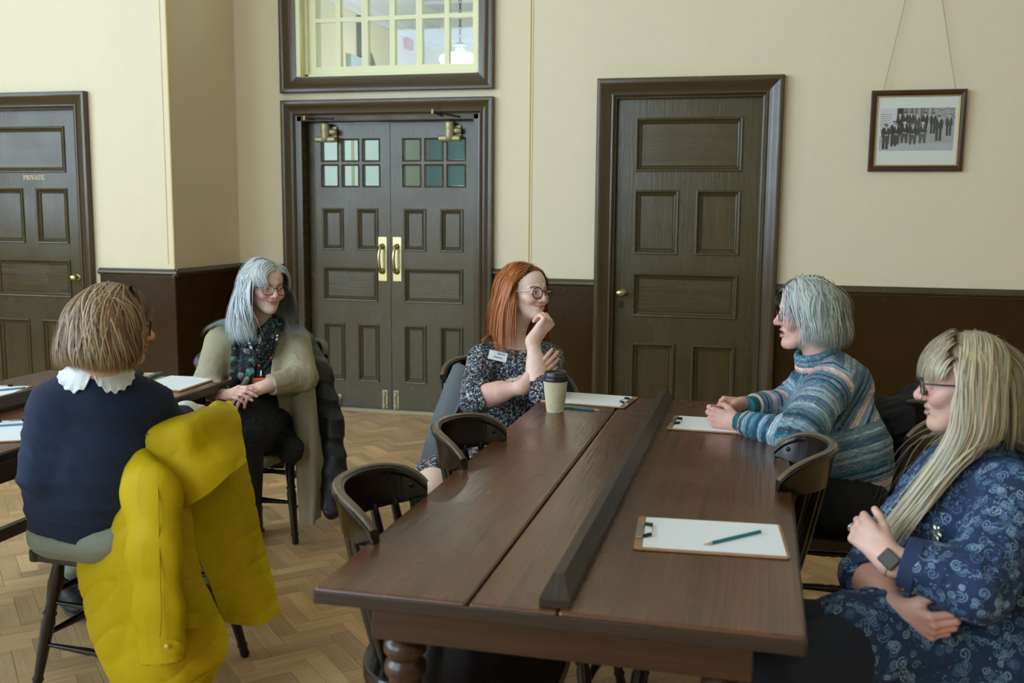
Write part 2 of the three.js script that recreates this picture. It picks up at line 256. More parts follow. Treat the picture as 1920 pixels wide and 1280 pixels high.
{
  const d = sixPanel(1, 0);
  knob(d, -0.815, 0.993, F1 - 0.03); hinge(d, -0.027, 1.885, F1 - 0.022); hinge(d, -0.027, 1.07, F1 - 0.022); hinge(d, -0.027, 0.25, F1 - 0.022);
  part('keyhole_plate', merge([rod(V(-0.815, 0.93, F1 - 0.031), V(-0.815, 0.93, F1 - 0.026), 0.014), box(-0.826, -0.804, 0.90, 0.94, F1 - 0.031, F1 - 0.027, 0.002)]), M.darkMetal, d);
  const p = sixPanel(2, -4.455); knob(p, -4.55, 0.995, F1 - 0.03);
  const font = await new FontLoader().loadAsync('fonts/droid/droid_serif_regular.typeface.json').catch(() => null) ?? await new FontLoader().loadAsync('fonts/droid/serif_regular.typeface.json').catch(() => null);
  if (font) { const t = new TextGeometry('PRIVATE', { font, size: 0.030, depth: 0.0012, curveSegments: 4 }); t.computeBoundingBox(); const w = t.boundingBox.max.x; t.scale(0.168 / w, 1, 1); t.translate(-4.94, 1.653, F1 - 0.03); part('lettering', t, std({ color: S(226, 208, 150), roughness: 0.4 }), p, 'gilt lettering reading PRIVATE'); }
}
{ // double doors in the recess, with glazed tops
  const d = structGroup('door_3'), z = LEAF2;
  part('architrave', rectMoulding(ARCH, -3.407, -1.826, 0, 2.238, F2, true), M.architrave, d);
  part('door_lining', merge([box(-3.305, -3.262, 0, 2.13, F2 - 0.25, F2 + 0.006), box(-1.972, -1.93, 0, 2.13, F2 - 0.25, F2 + 0.006), box(-3.305, -1.93, 2.094, 2.13, F2 - 0.25, F2 + 0.006), box(-3.27, -3.25, 0, 2.11, F2 - 0.22, F2 - 0.112), box(-3.27, -1.96, 2.088, 2.11, F2 - 0.22, F2 - 0.112)]), M.architrave, d);
  const leaves = [[-3.252, -2.6265, [[-3.152, -2.996], [-2.882, -2.726]], [-3.152, -2.732], [-3.165, -2.698], 'l'], [-2.6225, -1.98, [[-2.520, -2.361], [-2.243, -2.083]], [-2.520, -2.084], [-2.538, -2.056], 'r']];
  for (const [x0, x1, [a, b], wide, glass, side] of leaves) {
    const leaf = new THREE.Group(); leaf.name = 'door_leaf'; d.add(leaf); 
    const gw = (glass[1] - glass[0] - 0.028) / 3, panes = [];
    for (let i = 0; i < 3; i++) for (let j = 0; j < 2; j++) panes.push([glass[0] + i * (gw + 0.014) + 0.012, glass[0] + i * (gw + 0.014) + gw - 0.012, 1.636 + j * 0.182, 1.636 + j * 0.182 + 0.150]);
    const panels = [[...a, 1.178, 1.472], [...b, 1.178, 1.472], [...wide, 0.806, 1.046], [...a, 0.211, 0.630], [...b, 0.211, 0.630]];
    const holes = [...panels, ...panes], t = 0.045;
    part('leaf', uvm(slab(x0, x1, 0.008, 2.085, holes, t), 1).translate(0, 0, z - t), M.doubleWood, leaf);
    for (const [x, X, y, Y] of panels) part('panel', merge([uvm(box(x + 0.002, X - 0.002, y + 0.002, Y - 0.002, z - 0.032, z - 0.014), X - x > Y - y ? 0 : 1), rectMoulding(BOLECTION, x - 0.006, X + 0.006, y - 0.006, Y + 0.006, z)]), M.doubleWood, leaf);
    const BEADP = [[0, 0], [0.001, 0.006], [0.005, 0.008], [0.009, 0.004], [0.012, -0.006], [0.013, -0.02]];
    for (const [x, X, y, Y] of panes) { part('pane', box(x - 0.003, X + 0.003, y - 0.003, Y + 0.003, z - 0.026, z - 0.021), M.reeded, leaf); part('glazing_bead', rectMoulding(BEADP, x - 0.008, X + 0.008, y - 0.008, Y + 0.008, z), M.doubleWood, leaf); }
    // pull handle on a brass plate
    const hx = side === 'l' ? -2.688 : -2.576, plate = box(hx - 0.033, hx + 0.033, 0.954, 1.274, z, z + 0.004, 0.002);
    const h = part('pull_handle', merge([plate, tube([V(hx - 0.004, 1.20, z + 0.002), V(hx - 0.004, 1.212, z + 0.03), V(hx - 0.004, 1.18, z + 0.052), V(hx - 0.008, 1.115, z + 0.06), V(hx - 0.004, 1.05, z + 0.052), V(hx - 0.004, 1.018, z + 0.03), V(hx - 0.004, 1.03, z + 0.002)], 0.0115, 40, 10),
      ...[1.205, 1.025].map(y => { const s = lathe([[0.0001, 0.03], [0.014, 0.026], [0.02, 0.014], [0.024, 0]], 16); s.rotateX(PI / 2); return s.translate(hx - 0.002, y, z + 0.003); })]), M.brass, leaf);
    // foot bolt
    const bx = side === 'l' ? -2.678 : -2.590;
    part('foot_bolt', merge([box(bx - 0.02, bx + 0.02, 0.012, 0.15, z, z + 0.004, 0.001), rod(V(bx - 0.004, 0.005, z + 0.012), V(bx - 0.004, 0.14, z + 0.012), 0.006), box(bx - 0.015, bx + 0.008, 0.03, 0.045, z, z + 0.02, 0.002), box(bx - 0.015, bx + 0.008, 0.115, 0.13, z, z + 0.02, 0.002)]), M.dullBrass, leaf);
    hinge(leaf, side === 'l' ? x0 - 0.004 : x1 + 0.004, 1.83, z + 0.006); hinge(leaf, side === 'l' ? x0 - 0.004 : x1 + 0.004, 0.3, z + 0.006);
  }
  // two old brass door closers with folding arms
  for (const cx of [-3.10, -2.163]) {
    const c = thing('door_closer', cx < -3 ? 'brass overhead door closer on the left leaf of the double doors' : 'brass overhead door closer on the right leaf of the double doors', 'door closer');
    c.position.set(cx, 1.985, z);
    const body = lathe([[0.0001, 0.098], [0.030, 0.096], [0.034, 0.088], [0.034, 0.060], [0.038, 0.056], [0.038, 0.048], [0.033, 0.044], [0.032, 0.0], [0.026, -0.028], [0.012, -0.036], [0.0001, -0.037]], 24);
    part('cylinder', body.translate(0, 0, 0.055), M.dullBrass, c);
    const bar = lathe([[0.0001, -0.082], [0.019, -0.08], [0.022, -0.07], [0.022, 0.07], [0.019, 0.08], [0.0001, 0.082]], 18); bar.rotateZ(PI / 2);
    part('cross_tube', bar.translate(0, -0.018, 0.05), M.dullBrass, c);
    part('valve_cap', merge([(() => { const q = lathe([[0.0001, 0.03], [0.02, 0.028], [0.022, 0.02], [0.022, -0.02], [0.0001, -0.022]], 16); q.rotateZ(PI / 2); return q.translate(0.062, 0.035, 0.045); })(), box(-0.05, 0.075, -0.035, 0.075, 0.0, 0.02, 0.006)]), M.dullBrass, c);
    const joint = cx < -3 ? V(-0.115, 0.128, 0.15) : V(-0.085, 0.155, 0.17);
    const arm = part('arm', merge([rod(V(0, 0.09, 0.055), V(0, 0.118, 0.055), 0.010), rod(V(0, 0.112, 0.055), joint, 0.006), rod(joint, V(0.09, 0.122, 0.105), 0.0055), rod(V(0.09, 0.11, 0.10), V(0.09, 0.135, 0.10), 0.008)]), M.darkMetal, c);
    part('pivot', rod(joint.clone().add(V(0, -0.014, 0)), joint.clone().add(V(0, 0.014, 0)), 0.010, 0.008, 12), M.dullBrass, arm);
  }
  const st = thing('door_stop', 'small pale door stop knob low on the left double door leaf', 'door stop'); st.position.set(-3.04, 0.08, LEAF2);
  const k = lathe([[0.0001, 0.05], [0.014, 0.047], [0.018, 0.036], [0.012, 0.026], [0.007, 0.02], [0.007, 0.004], [0.018, 0]], 16); k.rotateX(PI / 2); part('knob', k, std({ color: S(214, 205, 170), roughness: 0.35 }), st);
  part('hook', tube([V(0, -0.01, 0.03), V(0, -0.035, 0.034), V(0, -0.062, 0.03), V(0, -0.072, 0.022)], 0.005, 12, 6), M.dullBrass, st);
}
{ // internal window over the double doors
  const w = structGroup('window_1'), z = F2 - 0.10;
  part('architrave', rectMoulding(ARCH.slice(0, 8).concat([[0.090, 0.015], [0.113, 0.012], [0.113, 0]]), -3.407, -1.826, 2.288, 3.15, F2), M.architrave, w);
  const x = [-3.178, -3.024, -2.988, -2.828, -2.779, -2.616, -2.578, -2.421, -2.376, -2.213, -2.178, -2.007], y = [2.48, 2.791, 2.819, 3.03];
  const holes = []; for (let i = 0; i < 6; i++) for (let j = 0; j < 2; j++) holes.push([x[2 * i], x[2 * i + 1], y[2 * j], y[2 * j + 1]]);
  part('window_frame', uvm(slab(-3.262, -1.955, 2.42, 3.06, holes, 0.045).translate(0, 0, z - 0.03)), M.creamGloss, w);
  part('window_lining', merge([box(-3.30, -3.262, 2.385, 3.05, F2 - 0.3, F2 + 0.004), box(-3.262, -3.235, 2.40, 3.05, F2 - 0.3, z + 0.035), box(-1.955, -1.925, 2.385, 3.05, F2 - 0.3, F2 + 0.004), box(-3.30, -1.925, 2.375, 2.405, F2 - 0.3, F2 + 0.004), box(-3.262, -1.95, 2.405, 2.43, F2 - 0.3, z + 0.035, 0.003)]), M.creamGloss, w);
  for (const [a, b, c, e] of holes) part('pane', box(a - 0.004, b + 0.004, c - 0.004, e + 0.004, z - 0.012, z - 0.008), M.clear, w);
}
{ // the corridor seen through the glass: pale yellow walls, deep cornice, ribbed ceiling
  const z0 = F2 - 0.30, z1 = -12.6, xl = -4.265, xr = -0.6, h = 3.86, yellow = std({ color: S(232, 228, 200), roughness: 0.6 }), white = std({ color: S(232, 237, 240), roughness: 0.6 }), teal = std({ color: S(112, 158, 164), roughness: 0.4 });
  const wl = slab(-z0, -z1, 0, h, [[9.35, 11.15, 1.15, 2.75]], 0.2); wl.rotateY(PI / 2); wl.translate(xl - 0.2, 0, 0);
  struct('wall_corridor_left', wl, yellow);
  const wr = slab(-z0, -z1, 0, h, [[7.9, 9.5, 1.1, 3.0]], 0.2); wr.rotateY(PI / 2); wr.translate(xr, 0, 0); struct('wall_corridor_right', wr, yellow);
  const we = struct('wall_corridor_end', box(xl - 0.2, xr + 0.2, 0, h, z1 - 0.2, z1), yellow); part('painted_dado', box(xl, xr, 0, 2.5, z1, z1 + 0.012), teal, we, 'teal painted lower wall');
  struct('wall_corridor_front', merge([box(xl - 0.2, XL, 0, h, F1 - 1.14, F1 - 1.1), box(XL - 0.01, XR + 0.01, 3.05, h, z0 - 0.03, z0)]), yellow);
  struct('floor_corridor', box(xl, xr, -0.2, -0.005, z1, F1 - 1.1), std({ color: S(120, 90, 60), roughness: 0.5 }));
  const c = struct('ceiling_corridor', box(xl - 0.2, xr + 0.2, h, h + 0.25, z1 - 0.2, z0 + 0.3), white);
  for (let z = z1 + 0.5; z < z0; z += 0.6) part('ceiling_rib', box(xl + 0.3, xr, h - 0.035, h, z - 0.045, z + 0.045, 0.008), white, c);
  const corn = [[0, 0], [0, 0.32], [0.03, 0.33], [0.05, 0.29], [0.12, 0.24], [0.15, 0.24], [0.17, 0.20], [0.26, 0.09], [0.30, 0.08], [0.32, 0.05], [0.36, 0.03], [0.36, 0]];
  const a = moulding(corn, 0, h, z0 - z1, h, 0, 0, -1); a.rotateY(PI / 2); a.translate(xl, 0, z0);
  const b = moulding(corn, xl, h, xr, h, z1, 0, -1), e = moulding(corn, 0, h, z0 - z1, h, 0, 0, -1); e.rotateY(-PI / 2); e.translate(xr, 0, z1);
  part('cornice', a, white, c); part('cornice', b, white, c); part('cornice', e, white, c);
  // the corridor's own frosted windows, bright with daylight
  const frosted = std({ color: S(220, 235, 232), emissive: new THREE.Color(0.80, 0.95, 0.90), emissiveIntensity: 0.5, roughness: 0.5 });
  [[xl - 0.08, -10.25, 1.8, 1.15, 2.75, 1, 1.6], [xr + 0.08, -8.7, 1.6, 1.1, 3.0, -1, 4]].forEach(([x, z, w, y0, y1, s, pw], i) => { const g = structGroup('window_' + (8 + i)); g.position.set(x, y0, z); g.rotation.y = s * PI / 2; part('pane', box(-w / 2, w / 2, 0, y1 - y0, -0.01, 0.01), frosted, g); for (const q of [-w / 2 + 0.03, 0, w / 2 - 0.03]) part('glazing_bar', box(q - 0.025, q + 0.025, 0, y1 - y0, -0.03, 0.03, 0.004), M.creamGloss, g); const l = new THREE.RectAreaLight(DAY, pw, w - 0.1, y1 - y0 - 0.1); l.name = 'corridor_window_daylight'; l.position.set(x + s * 0.12, (y0 + y1) / 2, z); l.lookAt(x + s * 3, (y0 + y1) / 2, z); scene.add(l); });
  // pendant lamp on a chain
  const lx = -3.06, lz = -10.04, ly = 2.985, p = thing('pendant_lamp', 'glowing white pendant lamp on a chain seen through the window over the double doors', 'lamp'); p.position.set(lx, ly, lz);
  part('shade', lathe([[0.0001, -0.062], [0.12, -0.06], [0.19, -0.045], [0.212, -0.01], [0.20, 0.03], [0.13, 0.05], [0.06, 0.058], [0.0001, 0.058]], 28), std({ color: 0xffffff, emissive: new THREE.Color(1, 0.98, 0.93), emissiveIntensity: 2.6, roughness: 0.3 }), p);
  part('gallery', lathe([[0.0001, 0.17], [0.03, 0.165], [0.05, 0.145], [0.085, 0.138], [0.085, 0.128], [0.05, 0.122], [0.055, 0.05], [0.0001, 0.05]], 20), std({ color: S(150, 150, 135), metalness: 0.6, roughness: 0.4 }), p);
  const links = []; for (let y = 0.18, i = 0; y < h - ly; y += 0.042, i++) { const t = new THREE.TorusGeometry(0.018, 0.0055, 5, 10); t.scale(0.7, 1.35, 1); t.rotateY(i % 2 ? 0 : PI / 2); links.push(t.translate(0, y, 0)); }
  part('chain', merge(links), M.darkMetal, p);
  const l = new THREE.PointLight(new THREE.Color(1, 0.97, 0.9), 2.5); l.name = 'pendant_glow'; l.position.set(lx, ly - 0.28, lz); l.castShadow = true; l.shadow.radius = 8; scene.add(l);
  const f = thing('fire_alarm_box', 'small red fire alarm box on the corridor wall behind the upper window', 'alarm'); f.position.set(xl, 3.443, -11.78);
  part('housing', box(0, 0.06, -0.065, 0.065, -0.10, 0.10, 0.01), std({ color: S(196, 52, 66), roughness: 0.4 }), f); part('cover', box(0.06, 0.068, -0.04, 0.04, -0.06, 0.06, 0.004), std({ color: S(206, 74, 84), roughness: 0.3 }), f);
  const k = thing('wall_bracket', 'slate grey bracket with a curved hood on the corridor wall behind the upper window', 'bracket'); k.position.set(xl, 3.08, -10.3);
  const slate = std({ color: S(92, 112, 128), roughness: 0.5 }); part('post', box(0, 0.07, 0.0, 0.40, -0.10, 0.06, 0.008), slate, k);
  const hood = new THREE.CylinderGeometry(0.30, 0.30, 0.10, 24, 1, false, 0, PI / 2); hood.rotateZ(PI / 2); part('hood', hood.rotateX(-PI / 2).translate(0.06, -0.22, 0.05), std({ color: S(70, 92, 108), roughness: 0.5 }), k); part('panel', box(0, 0.06, -0.30, -0.02, -0.08, 0.34, 0.01), std({ color: S(178, 204, 212), roughness: 0.5 }), k);
}
// ---------------------------------------------------------------- tables and chairs
M.tableTop = std({ map: grainTex(23, [92, 52, 28], [66, 38, 20], [114, 70, 40], { contrast: 0.8, rings: 3.2, wob: 0.22, tileV: 0.5, tileU: 2.3 }), roughness: 0.36, roughnessMap: wearRough, bumpMap: grainBump, bumpScale: 0.0005, clearcoat: 0.25, clearcoatRoughness: 0.3 });
M.tableEdge = std({ map: grainTex(29, [50, 36, 27], [36, 26, 20], [66, 48, 36], { contrast: 0.6 }), roughness: 0.42, bumpMap: grainBump, bumpScale: 0.0006 });
M.tableLeg = std({ map: grainTex(27, [66, 40, 25], [46, 28, 18], [84, 52, 33], { contrast: 0.7 }), roughness: 0.3 });
M.chair = std({ map: grainTex(33, [32, 24, 19], [22, 16, 13], [44, 33, 26], { contrast: 0.8 }), roughness: 0.3, roughnessMap: wearRough });
M.chairWorn = std({ map: grainTex(35, [104, 88, 68], [72, 56, 42], [134, 116, 92], { contrast: 1 }), roughness: 0.36, roughnessMap: wearRough });
const TH = 0.76, TW = 0.897, TL = 2.14;
function libraryTable(label, x, z) {       // origin at the near left corner of the top, on the floor
  const t = thing('reading_table', label, 'table'); t.position.set(x, 0, z);
  const boards = [[0, 0.3], [0.303, 0.47], [0.47, TW]];
  boards.forEach(([a, b], i) => {
    const g = new RoundedBoxGeometry(b - a, 0.034, TL - (i ? 0.004 : 0), 2, 0.007).translate((a + b) / 2, TH - 0.017 - (i === 1 ? 0.0015 : 0), -TL / 2 - (i ? 0.002 : 0));
    const m = part('top_board', uvm(g, 2), M.tableTop, t); const uv = m.geometry.attributes.uv; for (let k = 0; k < uv.count; k++) uv.setXY(k, uv.getX(k) * 1 + i * 0.7, uv.getY(k) + i * 0.19 + x * 0.31);
  });
  part('edge_band', uvm(merge([box(0.001, TW - 0.001, TH - 0.031, TH - 0.006, -0.004, 0.0025, 0.002), box(-0.0025, 0.003, TH - 0.031, TH - 0.006, -TL, 0, 0.002), box(TW - 0.003, TW + 0.0025, TH - 0.031, TH - 0.006, -TL, 0, 0.002)]), 2), M.tableEdge, t);
  // central ridge, a long bar with sloping sides and hipped ends
  const rx = 0.46, w = 0.028, hips = [[-0.02, w, 0], [-0.02, w, 0.016], [-0.058, 0.010, 0.052]], P = [], idx = [];
  for (const [dz, hw, y] of hips) { const z0 = dz, z1 = -TL - dz; P.push([rx - hw, TH + y, z0], [rx + hw, TH + y, z0], [rx + hw, TH + y, z1], [rx - hw, TH + y, z1]); }
  for (let l = 0; l < 2; l++) for (let i = 0; i < 4; i++) { const j = (i + 1) % 4, o = l * 4; idx.push(o + i, o + j, o + 4 + j, o + i, o + 4 + j, o + 4 + i); } idx.push(8, 9, 10, 8, 10, 11);
  let g = new THREE.BufferGeometry(); g.setAttribute('position', new THREE.Float32BufferAttribute(P.flat(), 3)); g.setIndex(idx); g = g.toNonIndexed(); g.computeVertexNormals();
  part('ridge', uvm(g, 2), M.tableEdge, t);
  const ai = 0.085, at = 0.024, y0 = TH - 0.125, y1 = TH - 0.034;
  for (const z of [-0.075 - at, -TL + 0.075]) part('apron', uvm(box(ai, TW - ai, y0, y1, z, z + at, 0.003)), M.tableLeg, t);
  for (const q of [ai, TW - ai - at]) part('apron', uvm(box(q, q + at, y0, y1, -TL + 0.08, -0.08, 0.003), 2), M.tableLeg, t);
  for (const lx of [0.135, TW - 0.135]) for (const lz of [-0.13, -TL + 0.13]) {
    const prof = [[0.0001, 0], [0.024, 0], [0.030, 0.02], [0.034, 0.05], [0.024, 0.085], [0.022, 0.10], [0.032, 0.115], [0.032, 0.125], [0.024, 0.14], [0.027, 0.20], [0.034, 0.34], [0.036, 0.44], [0.033, 0.508], [0.033, 0.512], [0.041, 0.522], [0.043, 0.532], [0.040, 0.543], [0.034, 0.549], [0.034, 0.554], [0.043, 0.564], [0.044, 0.574], [0.040, 0.586], [0.030, 0.592], [0.030, 0.60]].map(([r, y]) => [r, y * 1.055]);
    part('leg', uvm(merge([lathe(prof, 28).translate(lx, 0, lz), box(lx - 0.044, lx + 0.044, 0.631, y1, lz - 0.044, lz + 0.044, 0.004)]), 1), M.tableLeg, t);
  }
  for (const lx of [0.135]) part('stretcher', uvm(box(lx - 0.018, lx + 0.018, 0.155, 0.205, -TL + 0.12, -0.12, 0.005), 2), M.tableEdge, t);
  return t;
}
libraryTable('dark wooden reading table with a centre ridge, nearer one with three clipboards and a cup', -0.803, -1.69);
libraryTable('dark wooden reading table behind the woman in the navy jumper', -3.03, -1.615);

// low-backed office chair: wide curved crest rail on spindles, saddle seat, turned splayed legs; faces +z
function crestGeometry(R, a0, a1, yb, yt, thick, lean) {
  const N = 48, rings = [], idx = [], prof = [];
  const P = [], uv = [];
  for (let i = 0; i <= N; i++) {
    const t = i / N * 2 - 1, a = lerp(a0, a1, i / N), e = Math.abs(t), drop = 0.052 * Math.pow(e, 5) + 0.008 * e * e, rise = 0.010 * Math.pow(e, 6);
    const top = yt - drop, bot = yb + rise, cap = 0.006, H = top - bot;
    const ring = [[-thick / 2, bot], [-thick / 2, top - 0.022], [-thick / 2 - cap, top - 0.014], [-thick / 2 - cap, top - 0.005], [-thick / 2, top], [thick / 2, top], [thick / 2 + cap, top - 0.005], [thick / 2 + cap, top - 0.014], [thick / 2, top - 0.022], [thick / 2, bot]];
    for (const [o, y] of ring) { const r = R + o + lean * (y - yb); P.push(Math.sin(a) * r, y, -Math.cos(a) * r); uv.push(a * R, y + o); }
  }
  const K = 10; for (let i = 0; i < N; i++) for (let k = 0; k < K; k++) { const q = (k + 1) % K, A = i * K + k, B = i * K + q, C = (i + 1) * K + k, D = (i + 1) * K + q; idx.push(A, C, B, B, C, D); }
  for (const o of [0, N * K]) for (let k = 1; k < K - 1; k++) { const t = [o, o + k, o + k + 1]; idx.push(...(o ? [t[0], t[2], t[1]] : t)); }
  let g = new THREE.BufferGeometry(); g.setAttribute('position', new THREE.Float32BufferAttribute(P, 3)); g.setAttribute('uv', new THREE.Float32BufferAttribute(uv, 2)); g.setIndex(idx);
  g = g.toNonIndexed(); g.computeVertexNormals(); return toCreasedNormals(g, 0.7);
}
const legProf = [[0, 0.010], [0.02, 0.016], [0.08, 0.014], [0.10, 0.018], [0.12, 0.014], [0.30, 0.017], [0.52, 0.021], [0.56, 0.017], [0.58, 0.022], [0.60, 0.017], [0.66, 0.018], [0.80, 0.023], [0.92, 0.018], [1, 0.014]];
const strProf = [[0, 0.007], [0.12, 0.009], [0.3, 0.012], [0.42, 0.015], [0.45, 0.012], [0.5, 0.016], [0.55, 0.012], [0.58, 0.015], [0.7, 0.012], [0.88, 0.009], [1, 0.007]];
function makeChair(label, group) {
  const c = thing('wooden_chair', label, 'chair', group), SH = 0.452;
  // seat: rounded slab, dished
  const s = new THREE.Shape(); s.moveTo(-0.205, 0.20); s.quadraticCurveTo(-0.225, 0.225, -0.19, 0.232); s.quadraticCurveTo(0, 0.246, 0.19, 0.232); s.quadraticCurveTo(0.225, 0.225, 0.205, 0.20); s.lineTo(0.20, -0.10); s.quadraticCurveTo(0.17, -0.215, 0, -0.225); s.quadraticCurveTo(-0.17, -0.215, -0.20, -0.10); s.closePath();
  const seat = new THREE.ExtrudeGeometry(s, { depth: 0.026, bevelEnabled: true, bevelThickness: 0.006, bevelSize: 0.006, bevelSegments: 2, curveSegments: 10 }); seat.rotateX(PI / 2); seat.translate(0, SH - 0.006, 0.07);
  part('seat', uvm(seat.toNonIndexed(), 2), M.chair, c);
  for (const [sx, sz] of [[-1, 1], [1, 1], [-1, -1], [1, -1]]) part('leg', uvm(spindle(V(sx * 0.215, 0, sz > 0 ? 0.30 : -0.16), V(sx * 0.155, SH - 0.03, sz > 0 ? 0.235 : -0.08), legProf), 1), M.chair, c);
  const at = (sx, sz, y) => { const t = y / (SH - 0.03); return V(sx * lerp(0.215, 0.155, t), y, sz > 0 ? lerp(0.30, 0.235, t) : lerp(-0.16, -0.08, t)); };
  for (const y of [0.13, 0.26]) { for (const sx of [-1, 1]) part('stretcher', spindle(at(sx, 1, y + 0.02), at(sx, -1, y + 0.02), strProf.map(([t, r]) => [t, r * 0.8])), M.chair, c); part('stretcher', spindle(at(-1, 1, y + 0.05), at(1, 1, y + 0.05), strProf), M.chair, c); }
  part('stretcher', spindle(at(-1, -1, 0.2), at(1, -1, 0.2), strProf), M.chair, c);
  const R = 0.205, yb = 0.748, yt = 0.852;
  const crest = part('crest_rail', crestGeometry(R, -1.2, 1.2, yb, yt, 0.017, 0.16), M.chair, c);
  const cap = []; for (let i = 0; i <= 40; i++) { const t = i / 20 - 1, a = t * 1.185, e = Math.abs(t), r = R + 0.16 * (yt - yb - 0.052 * e ** 5); cap.push(V(Math.sin(a) * r, yt - 0.052 * e ** 5 - 0.008 * e * e + 0.0005, -Math.cos(a) * r)); }
  const capG = new THREE.TubeGeometry(new THREE.CatmullRomCurve3(cap), 80, 0.0105, 8); capG.translate(0, 0, 0);
  part('worn_top_edge', (() => { const p = capG.attributes.position; for (let i = 0; i < p.count; i++) { const q = i / 9 | 0, u = q / 80 * 40, k = Math.min(39, Math.floor(u)), y = lerp(cap[k].y, cap[k + 1]?.y ?? cap[k].y, u - k); p.setY(i, y + (p.getY(i) - y) * 0.35); } capG.computeVertexNormals(); return capG; })(), M.chairWorn, crest, 'worn paler top edge');
  for (let k = 0; k < 8; k++) {
    const t = k / 7 * 2 - 1, a = t * 1.08, end = Math.abs(t) > 0.9, b0 = V(Math.sin(a) * 0.185, SH - 0.005, -Math.cos(a) * 0.185 + (end ? 0.06 : 0.055)), b1 = V(Math.sin(a) * (R - 0.002), yb + 0.012, -Math.cos(a) * (R - 0.002));
    if (end) { const g = spindle(b0, b1, [[0, 0.012], [0.1, 0.017], [0.4, 0.022], [0.75, 0.026], [1, 0.024]], 10); part('back_post', g, M.chair, c); }
    else part('spindle', spindle(b0, b1, [[0, 0.009], [0.2, 0.012], [0.5, 0.014], [0.8, 0.012], [1, 0.010]], 10), M.chair, c);
  }
  for (const sx of [-1, 1]) part('bolt', (() => { const g = lathe([[0.0001, 0.006], [0.006, 0.004], [0.008, 0]], 10); g.rotateX(PI / 2); g.rotateY(-sx * 1.0); return g.translate(sx * Math.sin(1.0) * (R - 0.001), 0.79, -Math.cos(1.0) * (R - 0.001)); })(), M.darkMetal, crest);
  return c;
}
const chair0 = makeChair('empty dark wooden chair nearest the camera, its seat under the table');
function placeChair(o, x, z, turn) { o.position.set(x, 0, z); o.rotation.set(0, turn, 0); return o; }
function copyChair(label, x, z, turn) { const c = chair0.clone(); c.name = numbered('wooden_chair'); c.userData = { label, category: 'chair' }; scene.add(c); return placeChair(c, x, z, turn); }
placeChair(chair0, -0.715, -2.15, PI / 2 + 0.04);
copyChair('empty dark wooden chair in front of the red-haired woman', -0.692, -2.79, PI / 2 - 0.05);
copyChair('empty dark wooden chair tucked in between the striped jumper and the navy tunic', -0.02, -2.80, -PI / 2);
copyChair('dark wooden chair with the yellow raincoat over its back', -1.79, -2.67, -PI / 2 - 0.08);
copyChair('dark wooden chair under the woman with long white hair', -2.175, -4.25, 0.0);
copyChair('dark wooden chair draped with a grey jacket under the red-haired woman', -1.06, -3.93, 0.35);
copyChair('dark wooden chair under the woman in the striped jumper', 0.36, -3.43, -PI / 2 + 0.05);
copyChair('dark wooden chair under the woman with long blonde hair', 0.55, -2.34, -PI / 2 + 0.05);
// ---------------------------------------------------------------- clipboards, pencils, cup, picture
M.board = std({ map: texture(256, 256, (u, v) => { const n = 0.9 + 0.2 * (fbm(u * 40, v * 40, 40, 40, 3, 91) - 0.5); return [0.72 * n, 0.55 * n, 0.38 * n]; }, true, 3, 3), roughness: 0.55 });
M.paper = std({ color: S(238, 239, 240), roughness: 0.75 });
M.chrome = std({ color: S(190, 190, 188), metalness: 1, roughness: 0.25 });
M.black = std({ color: S(24, 24, 25), roughness: 0.4 });
function roundedSlab(w, d, t, r, bevel = 0.0008) { const s = new THREE.Shape(), a = w / 2, b = d / 2; s.moveTo(-a + r, -b); s.lineTo(a - r, -b); s.quadraticCurveTo(a, -b, a, -b + r); s.lineTo(a, b - r); s.quadraticCurveTo(a, b, a - r, b); s.lineTo(-a + r, b); s.quadraticCurveTo(-a, b, -a, b - r); s.lineTo(-a, -b + r); s.quadraticCurveTo(-a, -b, -a + r, -b); const g = new THREE.ExtrudeGeometry(s, { depth: t - 2 * bevel, bevelEnabled: true, bevelThickness: bevel, bevelSize: bevel, bevelSegments: 1 }); g.rotateX(-PI / 2); return g.translate(0, bevel, 0); }
function makeClipboard(label) {            // clip at -x end
  const c = thing('clipboard', label, 'clipboard', undefined);
  part('board', roundedSlab(0.322, 0.23, 0.0035, 0.012), M.board, c);
  const pp = roundedSlab(0.297, 0.21, 0.0016, 0.0012, 0.0002); part('paper', pp.translate(0.006, 0.0036, 0), M.paper, c);
  const clip = part('clip', merge([box(-0.16, -0.146, 0.003, 0.0075, -0.05, 0.05, 0.0015), box(-0.149, -0.143, 0.0052, 0.0062, -0.048, 0.048)]), M.chrome, c);
  part('wire_lever', tube([V(-0.146, 0.007, -0.046), V(-0.132, 0.0085, -0.034), V(-0.128, 0.009, -0.02), V(-0.124, 0.009, 0), V(-0.128, 0.009, 0.02), V(-0.132, 0.0085, 0.034), V(-0.146, 0.007, 0.046)], 0.0011, 30, 6), M.chrome, clip);
  for (const s of [-1, 1]) part('rubber_sleeve', tube([V(-0.142, 0.0085, s * 0.045), V(-0.136, 0.0095, s * 0.039), V(-0.127, 0.0105, s * 0.034)], 0.0042, 8, 8), M.black, clip);
  return c;
}
const clip0 = makeClipboard('clipboard with a teal pencil lying across its blank white sheet');
function putClip(o, x, z, turn, y = TH) { o.position.set(x, y + 0.0008, z); o.rotation.set(0, turn, 0); return o; }
function copyClip(label, x, z, turn, y) { const c = clip0.clone(); c.name = numbered('clipboard'); c.userData = { label, category: 'clipboard' }; scene.add(c); return putClip(c, x, z, turn, y); }
M.teal = std({ color: S(10, 124, 140), roughness: 0.35 });
M.pencilWood = std({ color: S(214, 180, 138), roughness: 0.7 });
